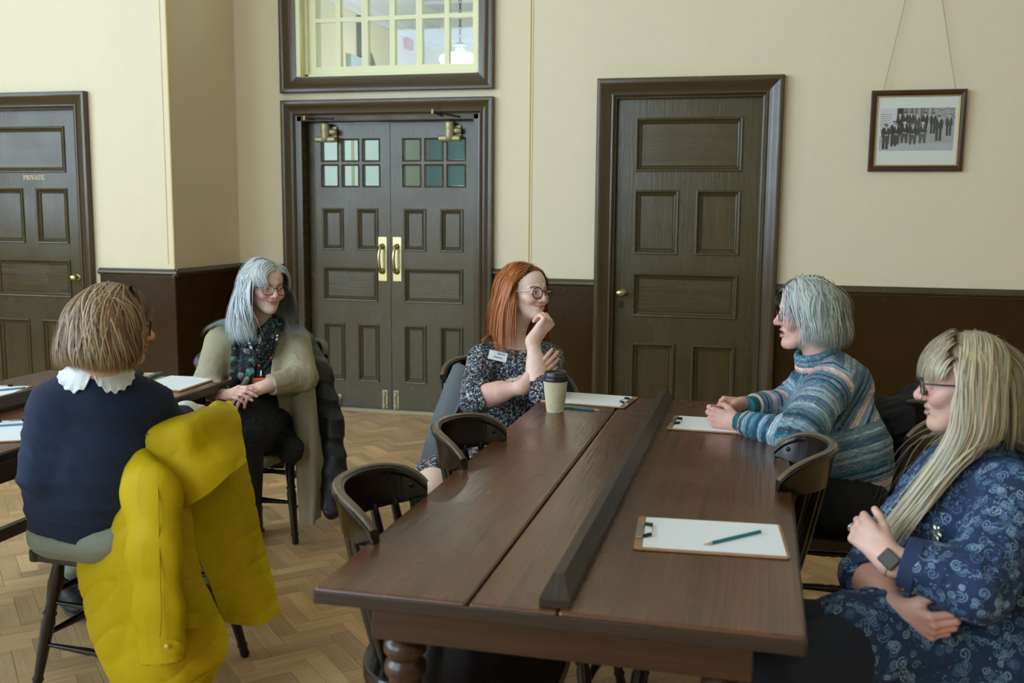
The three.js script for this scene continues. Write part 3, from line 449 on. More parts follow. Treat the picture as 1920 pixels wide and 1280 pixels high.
function makePencil(label) {               // point at -x, six sided
  const p = thing('pencil', label, 'pencil');
  const b = new THREE.CylinderGeometry(0.0037, 0.0037, 0.148, 6); b.rotateZ(PI / 2); part('barrel', b.translate(0.012, 0.0034, 0), M.teal, p);
  const t = new THREE.CylinderGeometry(0.0011, 0.0036, 0.018, 12); t.rotateZ(PI / 2); part('sharpened_wood', t.translate(-0.071, 0.0034, 0), M.pencilWood, p);
  const l = new THREE.CylinderGeometry(0.0001, 0.0012, 0.006, 8); l.rotateZ(PI / 2); part('lead', l.translate(-0.083, 0.0034, 0), M.black, p);
  return p;
}
const pencil0 = makePencil('teal pencil lying on the clipboard nearest the blonde woman');
function putPencil(o, x, y, z, turn) { o.position.set(x, y, z); o.rotation.set(0, turn, 0); return o; }
function copyPencil(label, x, y, z, turn) { const c = pencil0.clone(); c.name = numbered('pencil'); c.userData = { label, category: 'pencil' }; scene.add(c); return putPencil(c, x, y, z, turn); }
const TOPB = TH + 0.0062;
putClip(clip0, -0.092, -2.188, 0.075); putPencil(pencil0, -0.043, TOPB, -2.17, 0.82);
copyClip('clipboard with a blank sheet beside the paper coffee cup', -0.62, -3.722, PI - 0.10);
copyPencil('teal pencil on the table beside the coffee cup', -0.63, TH + 0.0005, -3.532, PI - 0.12);
copyClip('clipboard with a blank sheet under the hands of the woman in the striped jumper', -0.125, -3.385, -0.02);
copyClip('clipboard with a blank sheet in front of the woman with long white hair', -2.305, -3.595, 1.62);
copyPencil('teal pencil on the folded card behind the woman in the navy jumper', -2.478, TH + 0.004, -3.715, -1.35 + PI);
copyClip('clipboard beyond the ridge of the left table with a pale blue pencil on it', -2.86, -3.19, -1.25);
copyClip('clipboard on the near half of the left table with a blue pencil across it', -2.32, -2.655, -1.05);
{ const a = copyPencil('blue pencil lying on the clipboard at the near half of the left table', -2.36, TOPB, -2.705, 0.62), b = copyPencil('pale blue pencil on the clipboard beyond the ridge of the left table', -2.83, TOPB, -3.24, 0.95); const blue = M.teal.clone(); blue.color = S(92, 160, 196); for (const o of [a, b]) o.children[0].material = blue; }
{ const c = thing('card_notebook', 'pale card notebook with a black edge at the far end of the left table', 'notebook'); c.position.set(-2.555, TH + 0.0005, -3.715); c.rotation.y = 0.2; part('cover', roundedSlab(0.11, 0.15, 0.004, 0.006), std({ color: S(206, 190, 158), roughness: 0.7 }), c); part('black_edge', box(0.052, 0.066, 0.0, 0.008, -0.08, 0.07, 0.002), M.black, c); }
{ // ribbed paper cup with a black lid
  const c = thing('coffee_cup', 'ribbed kraft paper coffee cup with a black plastic lid', 'cup'); c.position.set(-0.703, TH + 0.0005, -3.475);
  const r0 = 0.0295, r1 = 0.0425, H = 0.115, N = 180, K = 44, P = [], uv = [], idx = [];
  for (let j = 0; j <= K; j++) for (let i = 0; i <= N; i++) { const y = j / K * H, a = i / N * 2 * PI, wave = 0.10 * Math.sin(y / H * 2 * PI * 1.15), s = Math.sin((a + wave) * 45), inside = sstep(0.0, 0.08, y / H), r = lerp(r0, r1, j / K) + (0.0009 * s) * inside + (inside ? 0.0008 : 0); P.push(Math.cos(a) * r, y, Math.sin(a) * r); uv.push(i / N, j / K); }
  for (let j = 0; j < K; j++) for (let i = 0; i < N; i++) { const a = j * (N + 1) + i, b = a + 1, d = a + N + 1, e = d + 1; idx.push(a, d, b, b, d, e); }
  const g = new THREE.BufferGeometry(); g.setAttribute('position', new THREE.Float32BufferAttribute(P, 3)); g.setAttribute('uv', new THREE.Float32BufferAttribute(uv, 2)); g.setIndex(idx); g.computeVertexNormals();
  part('sleeve', g, std({ color: S(212, 198, 164), roughness: 0.7 }), c);
  part('base', lathe([[0.0001, 0.004], [0.0285, 0.003], [0.0285, 0], [0.0302, 0], [0.0306, 0.008], [0.029, 0.009]], 40), std({ color: S(235, 232, 222), roughness: 0.6 }), c);
  part('lid', lathe([[0.0445, 0.111], [0.0455, 0.113], [0.0455, 0.120], [0.0438, 0.122], [0.0438, 0.126], [0.0452, 0.127], [0.0450, 0.130], [0.0420, 0.131], [0.0405, 0.1315], [0.0395, 0.141], [0.0380, 0.143], [0.0360, 0.1425], [0.0350, 0.137], [0.0001, 0.1365]], 48), std({ color: S(34, 36, 38), roughness: 0.35 }), c);
  const rec = []; for (const a of [0, 2.09, 4.19]) rec.push(tube([V(Math.cos(a) * 0.006, Math.sin(a) * 0.006, 0), V(Math.cos(a + 0.9) * 0.0075, Math.sin(a + 0.9) * 0.0075, 0), V(Math.cos(a + 1.5) * 0.006, Math.sin(a + 1.5) * 0.006, 0)], 0.0011, 8, 5));
  const mk = merge(rec); mk.rotateY(0.25 + 0.0); mk.translate(0.008, 0.022, 0.0325); part('printed_mark', mk, std({ color: S(236, 232, 220), roughness: 0.6 }), c);
}
{ // framed group photograph hung on two cords
  const f = thing('framed_photograph', 'black and white group photograph in a dark wooden frame hung on the right wall', 'picture');
  const w = 0.482, h = 0.432; f.position.set(0.774, 1.915, F1 + 0.012); f.rotation.x = 0.035;
  const prof = [[0, 0], [0, 0.018], [0.003, 0.021], [0.012, 0.022], [0.026, 0.017], [0.028, 0.012], [0.028, 0]];
  part('frame', rectMoulding(prof, -w / 2, w / 2, -h / 2, h / 2, 0), std({ map: grainTex(44, [72, 45, 28], [50, 30, 18], [92, 60, 38], {}), roughness: 0.35 }), f);
  part('gilt_slip', rectMoulding([[0, 0.012], [0.002, 0.015], [0.006, 0.0145], [0.009, 0.010], [0.009, 0]], -w / 2 + 0.027, w / 2 - 0.027, -h / 2 + 0.027, h / 2 - 0.027, 0), std({ color: S(202, 176, 112), metalness: 0.9, roughness: 0.35 }), f);
  const mount = part('mount', box(-w / 2 + 0.03, w / 2 - 0.03, -h / 2 + 0.03, h / 2 - 0.03, 0, 0.006), std({ color: S(222, 226, 214), roughness: 0.8 }), f);
  const cv = document.createElement('canvas'); cv.width = 768; cv.height = 460; const x = cv.getContext('2d'), r = rng(91), G = (v, a = 1) => `rgba(${v},${v},${v},${a})`;
  x.fillStyle = G(168); x.fillRect(0, 0, 768, 460); x.fillStyle = G(208); x.fillRect(0, 0, 170, 300); x.fillStyle = G(140); for (let i = 0; i < 9; i++) x.fillRect(0, 60 + i * 24, 120 - i * 3, 6);
  for (let i = 0; i < 34; i++) { x.fillStyle = G(90 + r() * 90 | 0); x.fillRect(170 + i * 12, 0, 11, 190); } x.fillStyle = G(30); x.fillRect(176, 0, 62, 190); x.fillStyle = G(120); for (let i = 0; i < 70; i++) { x.fillStyle = G(90 + r() * 80 | 0); x.fillRect(560 + r() * 200, r() * 180, 40, 6); }
  x.fillStyle = G(184); x.fillRect(0, 380, 768, 80); for (let i = 0; i < 500; i++) { x.fillStyle = G(120 + r() * 110 | 0, 0.5); x.fillRect(r() * 768, 370 + r() * 90, 3 + r() * 10, 1 + r() * 4); }
  const man = (cx, cy, s, sit, suit, cap) => { x.fillStyle = G(suit); x.beginPath(); x.moveTo(cx - 15 * s, cy + 16 * s); x.quadraticCurveTo(cx - 42 * s, cy + 22 * s, cx - 44 * s, cy + 60 * s); x.lineTo(cx - 38 * s, cy + 118 * s); x.lineTo(cx + 38 * s, cy + 118 * s); x.lineTo(cx + 44 * s, cy + 60 * s); x.quadraticCurveTo(cx + 42 * s, cy + 22 * s, cx + 15 * s, cy + 16 * s); x.fill();
    if (sit) { x.fillStyle = G(suit + 26); x.beginPath(); x.moveTo(cx - 40 * s, cy + 100 * s); x.lineTo(cx + 40 * s, cy + 100 * s); x.lineTo(cx + 34 * s, cy + 210 * s); x.lineTo(cx + 12 * s, cy + 210 * s); x.lineTo(cx, cy + 130 * s); x.lineTo(cx - 12 * s, cy + 210 * s); x.lineTo(cx - 34 * s, cy + 210 * s); x.fill(); x.fillStyle = G(196); x.beginPath(); x.ellipse(cx - 9 * s, cy + 98 * s, 9 * s, 7 * s, 0, 0, 7); x.ellipse(cx + 12 * s, cy + 100 * s, 9 * s, 7 * s, 0, 0, 7); x.fill(); } else { x.fillStyle = G(suit - 6); x.fillRect(cx - 30 * s, cy + 110 * s, 26 * s, 130 * s); x.fillRect(cx + 4 * s, cy + 110 * s, 26 * s, 130 * s); }
    x.fillStyle = G(228); x.beginPath(); x.moveTo(cx - 9 * s, cy + 16 * s); x.lineTo(cx + 9 * s, cy + 16 * s); x.lineTo(cx, cy + 58 * s); x.fill(); x.fillStyle = G(186); x.beginPath(); x.ellipse(cx, cy, 14 * s, 18 * s, 0, 0, 7); x.fill(); x.fillStyle = G(112); x.fillRect(cx - 8 * s, cy - 3 * s, 5 * s, 3 * s); x.fillRect(cx + 3 * s, cy - 3 * s, 5 * s, 3 * s); x.fillRect(cx - 5 * s, cy + 9 * s, 10 * s, 2 * s); x.fillStyle = G(cap); x.beginPath(); x.ellipse(cx, cy - 14 * s, 20 * s, 9 * s, 0, 0, 7); x.fill(); x.fillRect(cx - 18 * s, cy - 11 * s, 36 * s, 4 * s); };
  [[205, 82], [258, 60], [322, 58], [384, 88], [464, 66], [548, 70], [712, 96]].forEach(([cx, cy], i) => man(cx, cy, 0.86, false, 34 + (i * 13) % 40, i % 3 ? 60 : 190));
  [[62, 190], [150, 158], [610, 104]].forEach(([cx, cy], i) => man(cx, cy, 1.05, false, 40 + i * 14, 96)); [[172, 182], [258, 168], [346, 184], [446, 172]].forEach(([cx, cy], i) => man(cx, cy, 1.0, true, 36 + i * 10, i % 2 ? 205 : 120)); man(70, 200, 0.9, true, 44, 90);
  for (let i = 0; i < 5000; i++) { x.fillStyle = G(r() * 255 | 0, 0.07); x.fillRect(r() * 768, r() * 460, 2, 2); }
  const t = new THREE.CanvasTexture(cv); t.colorSpace = THREE.SRGBColorSpace; const pic = new THREE.PlaneGeometry(0.377, 0.226).translate(0.0, 0.008, 0.0064);
  part('photograph', merge([pic]), std({ map: t, roughness: 0.6 }), mount);
  part('glass', box(-w / 2 + 0.03, w / 2 - 0.03, -h / 2 + 0.03, h / 2 - 0.03, 0.0085, 0.0105), M.clear, f);
  const cm = std({ color: S(168, 150, 116), roughness: 0.8 });
  const cord = thing('picture_cord', 'thin pale cord rising from the framed photograph to a hook', 'cord');
  part('strand', merge([rod(V(0.592, 2.128, F1 + 0.028), V(0.764, 3.06, F1 + 0.012), 0.0017, 0.0017, 6), rod(V(0.955, 2.128, F1 + 0.028), V(0.772, 3.06, F1 + 0.012), 0.0017, 0.0017, 6)]), cm, cord);
  part('hook', tube([V(0.768, 3.075, F1 + 0.001), V(0.768, 3.07, F1 + 0.02), V(0.768, 3.05, F1 + 0.018)], 0.004, 10, 6), M.brass, cord);
}
// ---------------------------------------------------------------- bodies as distance fields, meshed by surface nets
const smin = (a, b, k) => { if (k <= 0) return a < b ? a : b; const h = Math.max(k - Math.abs(a - b), 0) / k; return Math.min(a, b) - h * h * k * 0.25; };
const smax = (a, b, k) => -smin(-a, -b, k);
// primitives: functions (x, y, z) -> distance, with a bounding sphere for skipping
function capsule(a, b, ra, rb = ra) {
  const bx = b.x - a.x, by = b.y - a.y, bz = b.z - a.z, L2 = bx * bx + by * by + bz * bz || 1e-9;
  const f = (x, y, z) => { const px = x - a.x, py = y - a.y, pz = z - a.z; let t = (px * bx + py * by + pz * bz) / L2; t = t < 0 ? 0 : t > 1 ? 1 : t; const dx = px - bx * t, dy = py - by * t, dz = pz - bz * t; return Math.sqrt(dx * dx + dy * dy + dz * dz) - (ra + (rb - ra) * t); };
  f.c = [(a.x + b.x) / 2, (a.y + b.y) / 2, (a.z + b.z) / 2]; f.r = Math.sqrt(L2) / 2 + Math.max(ra, rb); return f;
}
// a capsule pressed flat along a direction F
function flatcap(a, b, ra, rb, F, flat) {
  const n = F.clone().normalize(), A = a.clone(), q = 1 / flat - 1, db = b.clone().sub(a), s = db.dot(n) * q, bx = db.x + n.x * s, by = db.y + n.y * s, bz = db.z + n.z * s, L2 = bx * bx + by * by + bz * bz || 1e-9;
  const f = (x, y, z) => { let px = x - A.x, py = y - A.y, pz = z - A.z; const k = (px * n.x + py * n.y + pz * n.z) * q; px += n.x * k; py += n.y * k; pz += n.z * k; let t = (px * bx + py * by + pz * bz) / L2; t = t < 0 ? 0 : t > 1 ? 1 : t; const dx = px - bx * t, dy = py - by * t, dz = pz - bz * t, l = Math.sqrt(dx * dx + dy * dy + dz * dz), r = ra + (rb - ra) * t; const along = Math.abs(dx * n.x + dy * n.y + dz * n.z) / (l || 1); return (l - r) * (1 - along * (1 - flat)); };
  f.c = [(a.x + b.x) / 2, (a.y + b.y) / 2, (a.z + b.z) / 2]; f.r = a.distanceTo(b) / 2 + Math.max(ra, rb); return f;
}
function ellipsoid(c, rx, ry, rz, q = null) {
  const m = q ? new THREE.Matrix3().setFromMatrix4(new THREE.Matrix4().makeRotationFromQuaternion(q)).elements : null, mn = Math.min(rx, ry, rz);
  const f = (x, y, z) => { let px = x - c.x, py = y - c.y, pz = z - c.z; if (m) { const ux = m[0] * px + m[1] * py + m[2] * pz, uy = m[3] * px + m[4] * py + m[5] * pz, uz = m[6] * px + m[7] * py + m[8] * pz; px = ux; py = uy; pz = uz; } const ax = px / rx, ay = py / ry, az = pz / rz, k0 = Math.sqrt(ax * ax + ay * ay + az * az); if (k0 < 1e-6) return -mn; const bx = ax / rx, by = ay / ry, bz = az / rz; return k0 * (k0 - 1) / Math.sqrt(bx * bx + by * by + bz * bz); };
  f.c = [c.x, c.y, c.z]; f.r = Math.max(rx, ry, rz); return f;
}
const ball = (c, r) => capsule(c, c.clone().add(V(0, 1e-5, 0)), r);
// a field: items [shape, blend, 'cut'?], joined in order
function makeField(items, warp = null) {
  const list = items.map(([f, k = 0, op = 'add']) => ({ f, k, cut: op === 'cut', c: f.c, r: f.r }));
  const fn = (x, y, z) => {
    let d = 1e3;
    for (const it of list) {
      const c = it.c;
      if (c) { const dx = x - c[0], dy = y - c[1], dz = z - c[2], lb = Math.sqrt(dx * dx + dy * dy + dz * dz) - it.r; if (it.cut ? lb > it.k - d && lb > it.k : lb * 0.7 > d + it.k) continue; }
      const v = it.f(x, y, z); d = it.cut ? smax(d, -v, it.k) : smin(d, v, it.k);
    }
    return warp ? d + warp(x, y, z, d) : d;
  };
  fn.items = items; return fn;
}
function boundsOf(items, pad = 0.02) { const lo = [1e9, 1e9, 1e9], hi = [-1e9, -1e9, -1e9]; for (const [f, , op] of items) if (f.c && op !== 'cut') for (let i = 0; i < 3; i++) { lo[i] = Math.min(lo[i], f.c[i] - f.r - pad); hi[i] = Math.max(hi[i], f.c[i] + f.r + pad); } return [lo, hi]; }
function netMesh(field, [lo, hi], h, steps = 2) {
  const B = 6, nb = [0, 1, 2].map(i => Math.ceil((hi[i] - lo[i]) / h / B) + 1), [nx, ny, nz] = nb.map(n => n * B), vals = new Float32Array(nx * ny * nz), half = B * h * 0.5 * Math.sqrt(3);
  for (let bz = 0; bz < nb[2]; bz++) for (let by = 0; by < nb[1]; by++) for (let bx = 0; bx < nb[0]; bx++) {
    const d = field(lo[0] + (bx * B + (B - 1) / 2) * h, lo[1] + (by * B + (B - 1) / 2) * h, lo[2] + (bz * B + (B - 1) / 2) * h), skip = Math.abs(d) > half * 1.9 + 0.004;
    for (let k = 0; k < B; k++) for (let j = 0; j < B; j++) { let o = (bx * B) + nx * ((by * B + j) + ny * (bz * B + k)); const y = lo[1] + (by * B + j) * h, z = lo[2] + (bz * B + k) * h; for (let i = 0; i < B; i++, o++) vals[o] = skip ? d : field(lo[0] + (bx * B + i) * h, y, z); }
  }
  const vid = new Int32Array(nx * ny * nz).fill(-1), P = [], idx = [], sx = 1, sy = nx, sz = nx * ny, corner = [0, sx, sy, sx + sy, sz, sx + sz, sy + sz, sx + sy + sz];
  const edges = [[0, 1], [2, 3], [4, 5], [6, 7], [0, 2], [1, 3], [4, 6], [5, 7], [0, 4], [1, 5], [2, 6], [3, 7]];
  for (let k = 0; k < nz - 1; k++) for (let j = 0; j < ny - 1; j++) for (let i = 0; i < nx - 1; i++) {
    const o = i + nx * (j + ny * k); let mask = 0; for (let c = 0; c < 8; c++) if (vals[o + corner[c]] < 0) mask |= 1 << c;
    if (mask === 0 || mask === 255) continue;
    let n = 0, x = 0, y = 0, z = 0;
    for (const [a, b] of edges) { const va = vals[o + corner[a]], vb = vals[o + corner[b]]; if ((va < 0) === (vb < 0)) continue; const t = va / (va - vb); n++; x += (a & 1) + ((b & 1) - (a & 1)) * t; y += ((a >> 1) & 1) + (((b >> 1) & 1) - ((a >> 1) & 1)) * t; z += (a >> 2) + ((b >> 2) - (a >> 2)) * t; }
    vid[o] = P.length / 3; P.push(lo[0] + (i + x / n) * h, lo[1] + (j + y / n) * h, lo[2] + (k + z / n) * h);
  }
  const quad = (a, b, c, d, flip) => { if (a < 0 || b < 0 || c < 0 || d < 0) return; if (flip) idx.push(a, c, b, a, d, c); else idx.push(a, b, c, a, c, d); };
  for (let k = 1; k < nz - 1; k++) for (let j = 1; j < ny - 1; j++) for (let i = 1; i < nx - 1; i++) {
    const o = i + nx * (j + ny * k), s = vals[o] < 0;
    if (s !== vals[o + sx] < 0) quad(vid[o - sy - sz], vid[o - sz], vid[o], vid[o - sy], !s);
    if (s !== vals[o + sy] < 0) quad(vid[o - sx - sz], vid[o - sx], vid[o], vid[o - sz], !s);
    if (s !== vals[o + sz] < 0) quad(vid[o - sx - sy], vid[o - sy], vid[o], vid[o - sx], !s);
  }
  const N = P.length / 3, nor = new Float32Array(N * 3), e = h * 0.5;
  for (let i = 0; i < N; i++) {
    let x = P[3 * i], y = P[3 * i + 1], z = P[3 * i + 2], gx = 0, gy = 0, gz = 0;
    for (let s = 0; s < steps; s++) { const d = field(x, y, z); gx = field(x + e, y, z) - field(x - e, y, z); gy = field(x, y + e, z) - field(x, y - e, z); gz = field(x, y, z + e) - field(x, y, z - e); const l = Math.hypot(gx, gy, gz) || 1; gx /= l; gy /= l; gz /= l; const m = clamp(d, -h * 0.6, h * 0.6) * (s === steps - 1 ? 0 : 1); x -= gx * m; y -= gy * m; z -= gz * m; }
    P[3 * i] = x; P[3 * i + 1] = y; P[3 * i + 2] = z; nor[3 * i] = gx; nor[3 * i + 1] = gy; nor[3 * i + 2] = gz;
  }
  const g = new THREE.BufferGeometry(); g.setAttribute('position', new THREE.Float32BufferAttribute(P, 3)); g.setAttribute('normal', new THREE.BufferAttribute(nor, 3)); g.setAttribute('uv', new THREE.BufferAttribute(new Float32Array(N * 2), 2)); g.setIndex(idx); return g;
}
function paint(g, fn) { const p = g.attributes.position, n = g.attributes.normal, c = new Float32Array(p.count * 3); for (let i = 0; i < p.count; i++) { const v = fn(p.getX(i), p.getY(i), p.getZ(i), n.getX(i), n.getY(i), n.getZ(i)); c[3 * i] = v[0]; c[3 * i + 1] = v[1]; c[3 * i + 2] = v[2]; } g.setAttribute('color', new THREE.BufferAttribute(c, 3)); return g; }
function joinColoured(list) { return mergeGeometries(list.map(g => { g = g.index ? g.toNonIndexed() : g; return g; })); }
const mix3 = (a, b, t) => [lerp(a[0], b[0], t), lerp(a[1], b[1], t), lerp(a[2], b[2], t)];
const lin = (r, g, b) => { const c = S(r, g, b); return [c.r, c.g, c.b]; };
// slide a point along dir until it meets a field at distance off
function dropTo(field, p, dir, off = 0.003, max = 0.6) { const q = p.clone(); let t = 0; for (let i = 0; i < 80; i++) { const d = field(q.x, q.y, q.z) - off; if (d < 0.0004) break; const s = Math.max(d * 0.75, 0.0006); t += s; if (t > max) break; q.addScaledVector(dir, s); } return q; }
function gradient(field, p, e = 0.003) { return V(field(p.x + e, p.y, p.z) - field(p.x - e, p.y, p.z), field(p.x, p.y + e, p.z) - field(p.x, p.y - e, p.z), field(p.x, p.y, p.z + e) - field(p.x, p.y, p.z - e)).normalize(); }
// a smooth cloth sheet through a grid of control points, of given thickness, with folds
function cloth(ctrl, nu, nv, thick, ripple = null, closedU = false) {
  const rows = ctrl.length, cols = ctrl[0].length, cr = (a, b, c, d, t) => { const t2 = t * t, t3 = t2 * t; return 0.5 * (2 * b + (c - a) * t + (2 * a - 5 * b + 4 * c - d) * t2 + (3 * b - a - 3 * c + d) * t3); };
  const get = (r, c) => { r = clamp(r, 0, rows - 1); c = closedU ? pmod(c, cols) : clamp(c, 0, cols - 1); return ctrl[r][c]; };
  const at = (u, v) => { const x = u * (closedU ? cols : cols - 1), y = v * (rows - 1), i = Math.min(Math.floor(x), closedU ? cols - 1 : cols - 2), j = Math.min(Math.floor(y), rows - 2), fx = x - i, fy = y - j, o = []; for (let k = 0; k < 3; k++) { const q = []; for (let m = -1; m < 3; m++) q.push(cr(get(j + m, i - 1).getComponent(k), get(j + m, i).getComponent(k), get(j + m, i + 1).getComponent(k), get(j + m, i + 2).getComponent(k), fx)); o.push(cr(q[0], q[1], q[2], q[3], fy)); } return V(o[0], o[1], o[2]); };
  const P = [], W = nu + 1, base = [], e = 1e-3;
  for (let j = 0; j <= nv; j++) for (let i = 0; i <= nu; i++) { const u = i / nu, v = j / nv, p = at(u, v), du = at(Math.min(u + e, 1), v).sub(at(Math.max(u - e, 0), v)), dv = at(u, Math.min(v + e, 1)).sub(at(u, Math.max(v - e, 0))), n = du.cross(dv).normalize(); if (ripple) p.addScaledVector(n, ripple(u, v, p)); base.push([p, n, u, v]); }
  const g0 = new THREE.BufferGeometry(); g0.setAttribute('position', new THREE.Float32BufferAttribute(base.flatMap(b => b[0].toArray()), 3)); const id = []; for (let j = 0; j < nv; j++) for (let i = 0; i < nu; i++) { const a = j * W + i; id.push(a, a + W, a + 1, a + 1, a + W, a + W + 1); } g0.setIndex(id); g0.computeVertexNormals();
  const nn = g0.attributes.normal, uv = [], idx = [], N = base.length;
  const w = base[0][0].distanceTo(base[nu][0]) || base[0][0].distanceTo(base[nu >> 1][0]) * 2 || 0.3, hgt = base[0][0].distanceTo(base[nv * W][0]) || 0.5;
  for (const s of [0.5, -0.5]) for (let i = 0; i < N; i++) { const b = base[i][0]; P.push(b.x + nn.getX(i) * thick * s, b.y + nn.getY(i) * thick * s, b.z + nn.getZ(i) * thick * s); uv.push(base[i][2] * w, base[i][3] * hgt); }
  for (let k = 0; k < id.length; k += 3) { idx.push(id[k], id[k + 1], id[k + 2]); idx.push(N + id[k], N + id[k + 2], N + id[k + 1]); }
  const rim = (a, b) => idx.push(a, N + a, b, b, N + a, N + b);
  for (let i = 0; i < nu; i++) { rim(i, i + 1); rim(nv * W + i + 1, nv * W + i); } if (!closedU) for (let j = 0; j < nv; j++) { rim((j + 1) * W, j * W); rim(j * W + nu, (j + 1) * W + nu); }
  let g = new THREE.BufferGeometry(); g.setAttribute('position', new THREE.Float32BufferAttribute(P, 3)); g.setAttribute('uv', new THREE.Float32BufferAttribute(uv, 2)); g.setIndex(idx); g = g.toNonIndexed(); g.computeVertexNormals(); return toCreasedNormals(g, 1.1);
}
// ---------------------------------------------------------------- heads: face, eyes, glasses, hair. Local axes: x to her left, y up, z out of the face; origin at eye height
function headItems(o) {
  const { smile = 0, open = 0, nose = 1, jaw = 1, cheek = 1, under = 0, neck = null, neckR = [0.050, 0.056], eye = 0.0042, ears = 1, lid = 0 } = o, I = [], A = (f, k, op) => I.push([f, k, op]);
  A(ellipsoid(V(0, 0.028, -0.012), 0.073, 0.084, 0.088), 0); A(ellipsoid(V(0, 0.034, 0.023), 0.061, 0.056, 0.059), 0.02); A(ellipsoid(V(0, -0.026, 0.026), 0.061 * jaw, 0.072, 0.054), 0.02);
  const dj = open * 0.012;
  for (const s of [-1, 1]) {
    A(capsule(V(s * 0.047 * jaw, -0.046, -0.002), V(s * 0.015, -0.091 - dj, 0.053), 0.0185, 0.0155), 0.022);
    A(ellipsoid(V(s * 0.044, -0.02, 0.046), 0.021, 0.018, 0.023), 0.016);
    A(ellipsoid(V(s * 0.035, -0.036 + smile * 0.004, 0.060 + smile * 0.003), 0.020 * cheek, 0.017 * cheek, 0.018 * cheek), 0.016);
    A(capsule(V(s * 0.012, 0.020, 0.079), V(s * 0.043, 0.015, 0.062), 0.008, 0.006), 0.012);
  }
  A(ball(V(0, -0.092 - dj, 0.066), 0.0185), 0.016); A(ellipsoid(V(0, -0.059 - dj * 0.4, 0.0635), 0.028, 0.022, 0.021), 0.014);
  for (const s of [-1, 1]) A(ellipsoid(V(s * 0.031, 0.001, 0.0875), 0.0165, 0.0105, 0.0135), 0.009, 'cut');
  A(capsule(V(0, 0.011, 0.0795), V(0, -0.027, 0.0975 + 0.004 * (nose - 1)), 0.0072, 0.0098), 0.008); A(ball(V(0, -0.0315, 0.0995 + 0.007 * (nose - 1)), 0.0108 * nose), 0.006);
  for (const s of [-1, 1]) { A(ellipsoid(V(s * 0.0125 * nose, -0.0355, 0.0895), 0.0072, 0.0066, 0.0098), 0.005); A(ellipsoid(V(s * 0.0062, -0.0425, 0.0965), 0.0032, 0.003, 0.005), 0.002, 'cut'); }
  for (const s of [-1, 1]) { A(ball(V(s * 0.031, -0.001, 0.0688), 0.0146), 0.004); A(ellipsoid(V(s * 0.031, -0.001 - lid * 0.002, 0.0845), 0.0118, eye, 0.012), 0.0012, 'cut'); A(capsule(V(s * 0.021, -0.0125, 0.0815), V(s * 0.041, -0.0125, 0.074), 0.0022, 0.0015), 0.006, 'cut'); }
  const LZ = -0.0028, cy = smile * 0.0058, cx = 0.022 + smile * 0.0045, cz = -smile * 0.004 - 0.001;
  for (const s of [-1, 1]) {
    const co = V(s * cx, -0.0605 + cy, 0.0785 + cz + LZ), mi = V(s * cx * 0.58, -0.0605 + cy * 0.22, 0.0868 + cz * 0.4 + LZ), lc = V(s * cx * 0.93, -0.0628 + cy - dj * 0.5, 0.0775 + cz + LZ);
    A(capsule(co, V(s * cx * 0.5, -0.0566 + cy * 0.2, 0.0868 + LZ), 0.0022, 0.0034), 0.003); A(capsule(V(s * cx * 0.5, -0.0566 + cy * 0.2, 0.0868 + LZ), V(s * 0.003, -0.0556, 0.0883 + LZ), 0.0034, 0.0040), 0.003);
    A(capsule(lc, V(s * cx * 0.5, -0.0662 + cy * 0.25 - dj * 0.8, 0.0846 + LZ), 0.0026, 0.0044), 0.003); A(capsule(V(s * cx * 0.5, -0.0662 + cy * 0.25 - dj * 0.8, 0.0846 + LZ), V(0, -0.0672 - dj * 0.9, 0.0863 + LZ), 0.0044, 0.0050), 0.003);
    if (!open) { A(capsule(V(s * (cx + 0.003), -0.0600 + cy * 1.2, 0.0785 + cz + LZ), mi.clone().add(V(0, 0, 0.0035)), 0.0014, 0.0013), 0.0018, 'cut'); A(capsule(mi.clone().add(V(0, 0, 0.0035)), V(0, -0.0609, 0.0927 + LZ), 0.0013, 0.0012), 0.0018, 'cut'); }
    A(capsule(V(s * 0.0165, -0.036, 0.0915), V(s * (0.033 + smile * 0.004), -0.064 + cy, 0.0765), 0.0024, 0.0016), 0.007, 'cut');
  }
  if (open) A(ellipsoid(V(0, -0.0615 - dj * 0.45, 0.0835), 0.0165, 0.0028 + 0.0052 * open, 0.016), 0.002, 'cut');
  if (ears) for (const s of [-1, 1]) { const q = new THREE.Quaternion().setFromEuler(new THREE.Euler(-0.15, s * 0.35, 0)); A(ellipsoid(V(s * 0.075, -0.010, -0.010), 0.007, 0.031, 0.018, q), 0.006); A(ellipsoid(V(s * 0.0845, -0.008, -0.006), 0.005, 0.018, 0.009, q), 0.004, 'cut'); A(ball(V(s * 0.073, -0.036, -0.002), 0.0075), 0.006); }
  if (neck) { A(capsule(V(0, -0.052, -0.022), neck, neckR[0], neckR[1]), 0.022); A(capsule(V(0, -0.080, 0.030), V(0, -0.088, -0.015), 0.026 + under * 0.010, 0.036), 0.026); }
  return I;
}
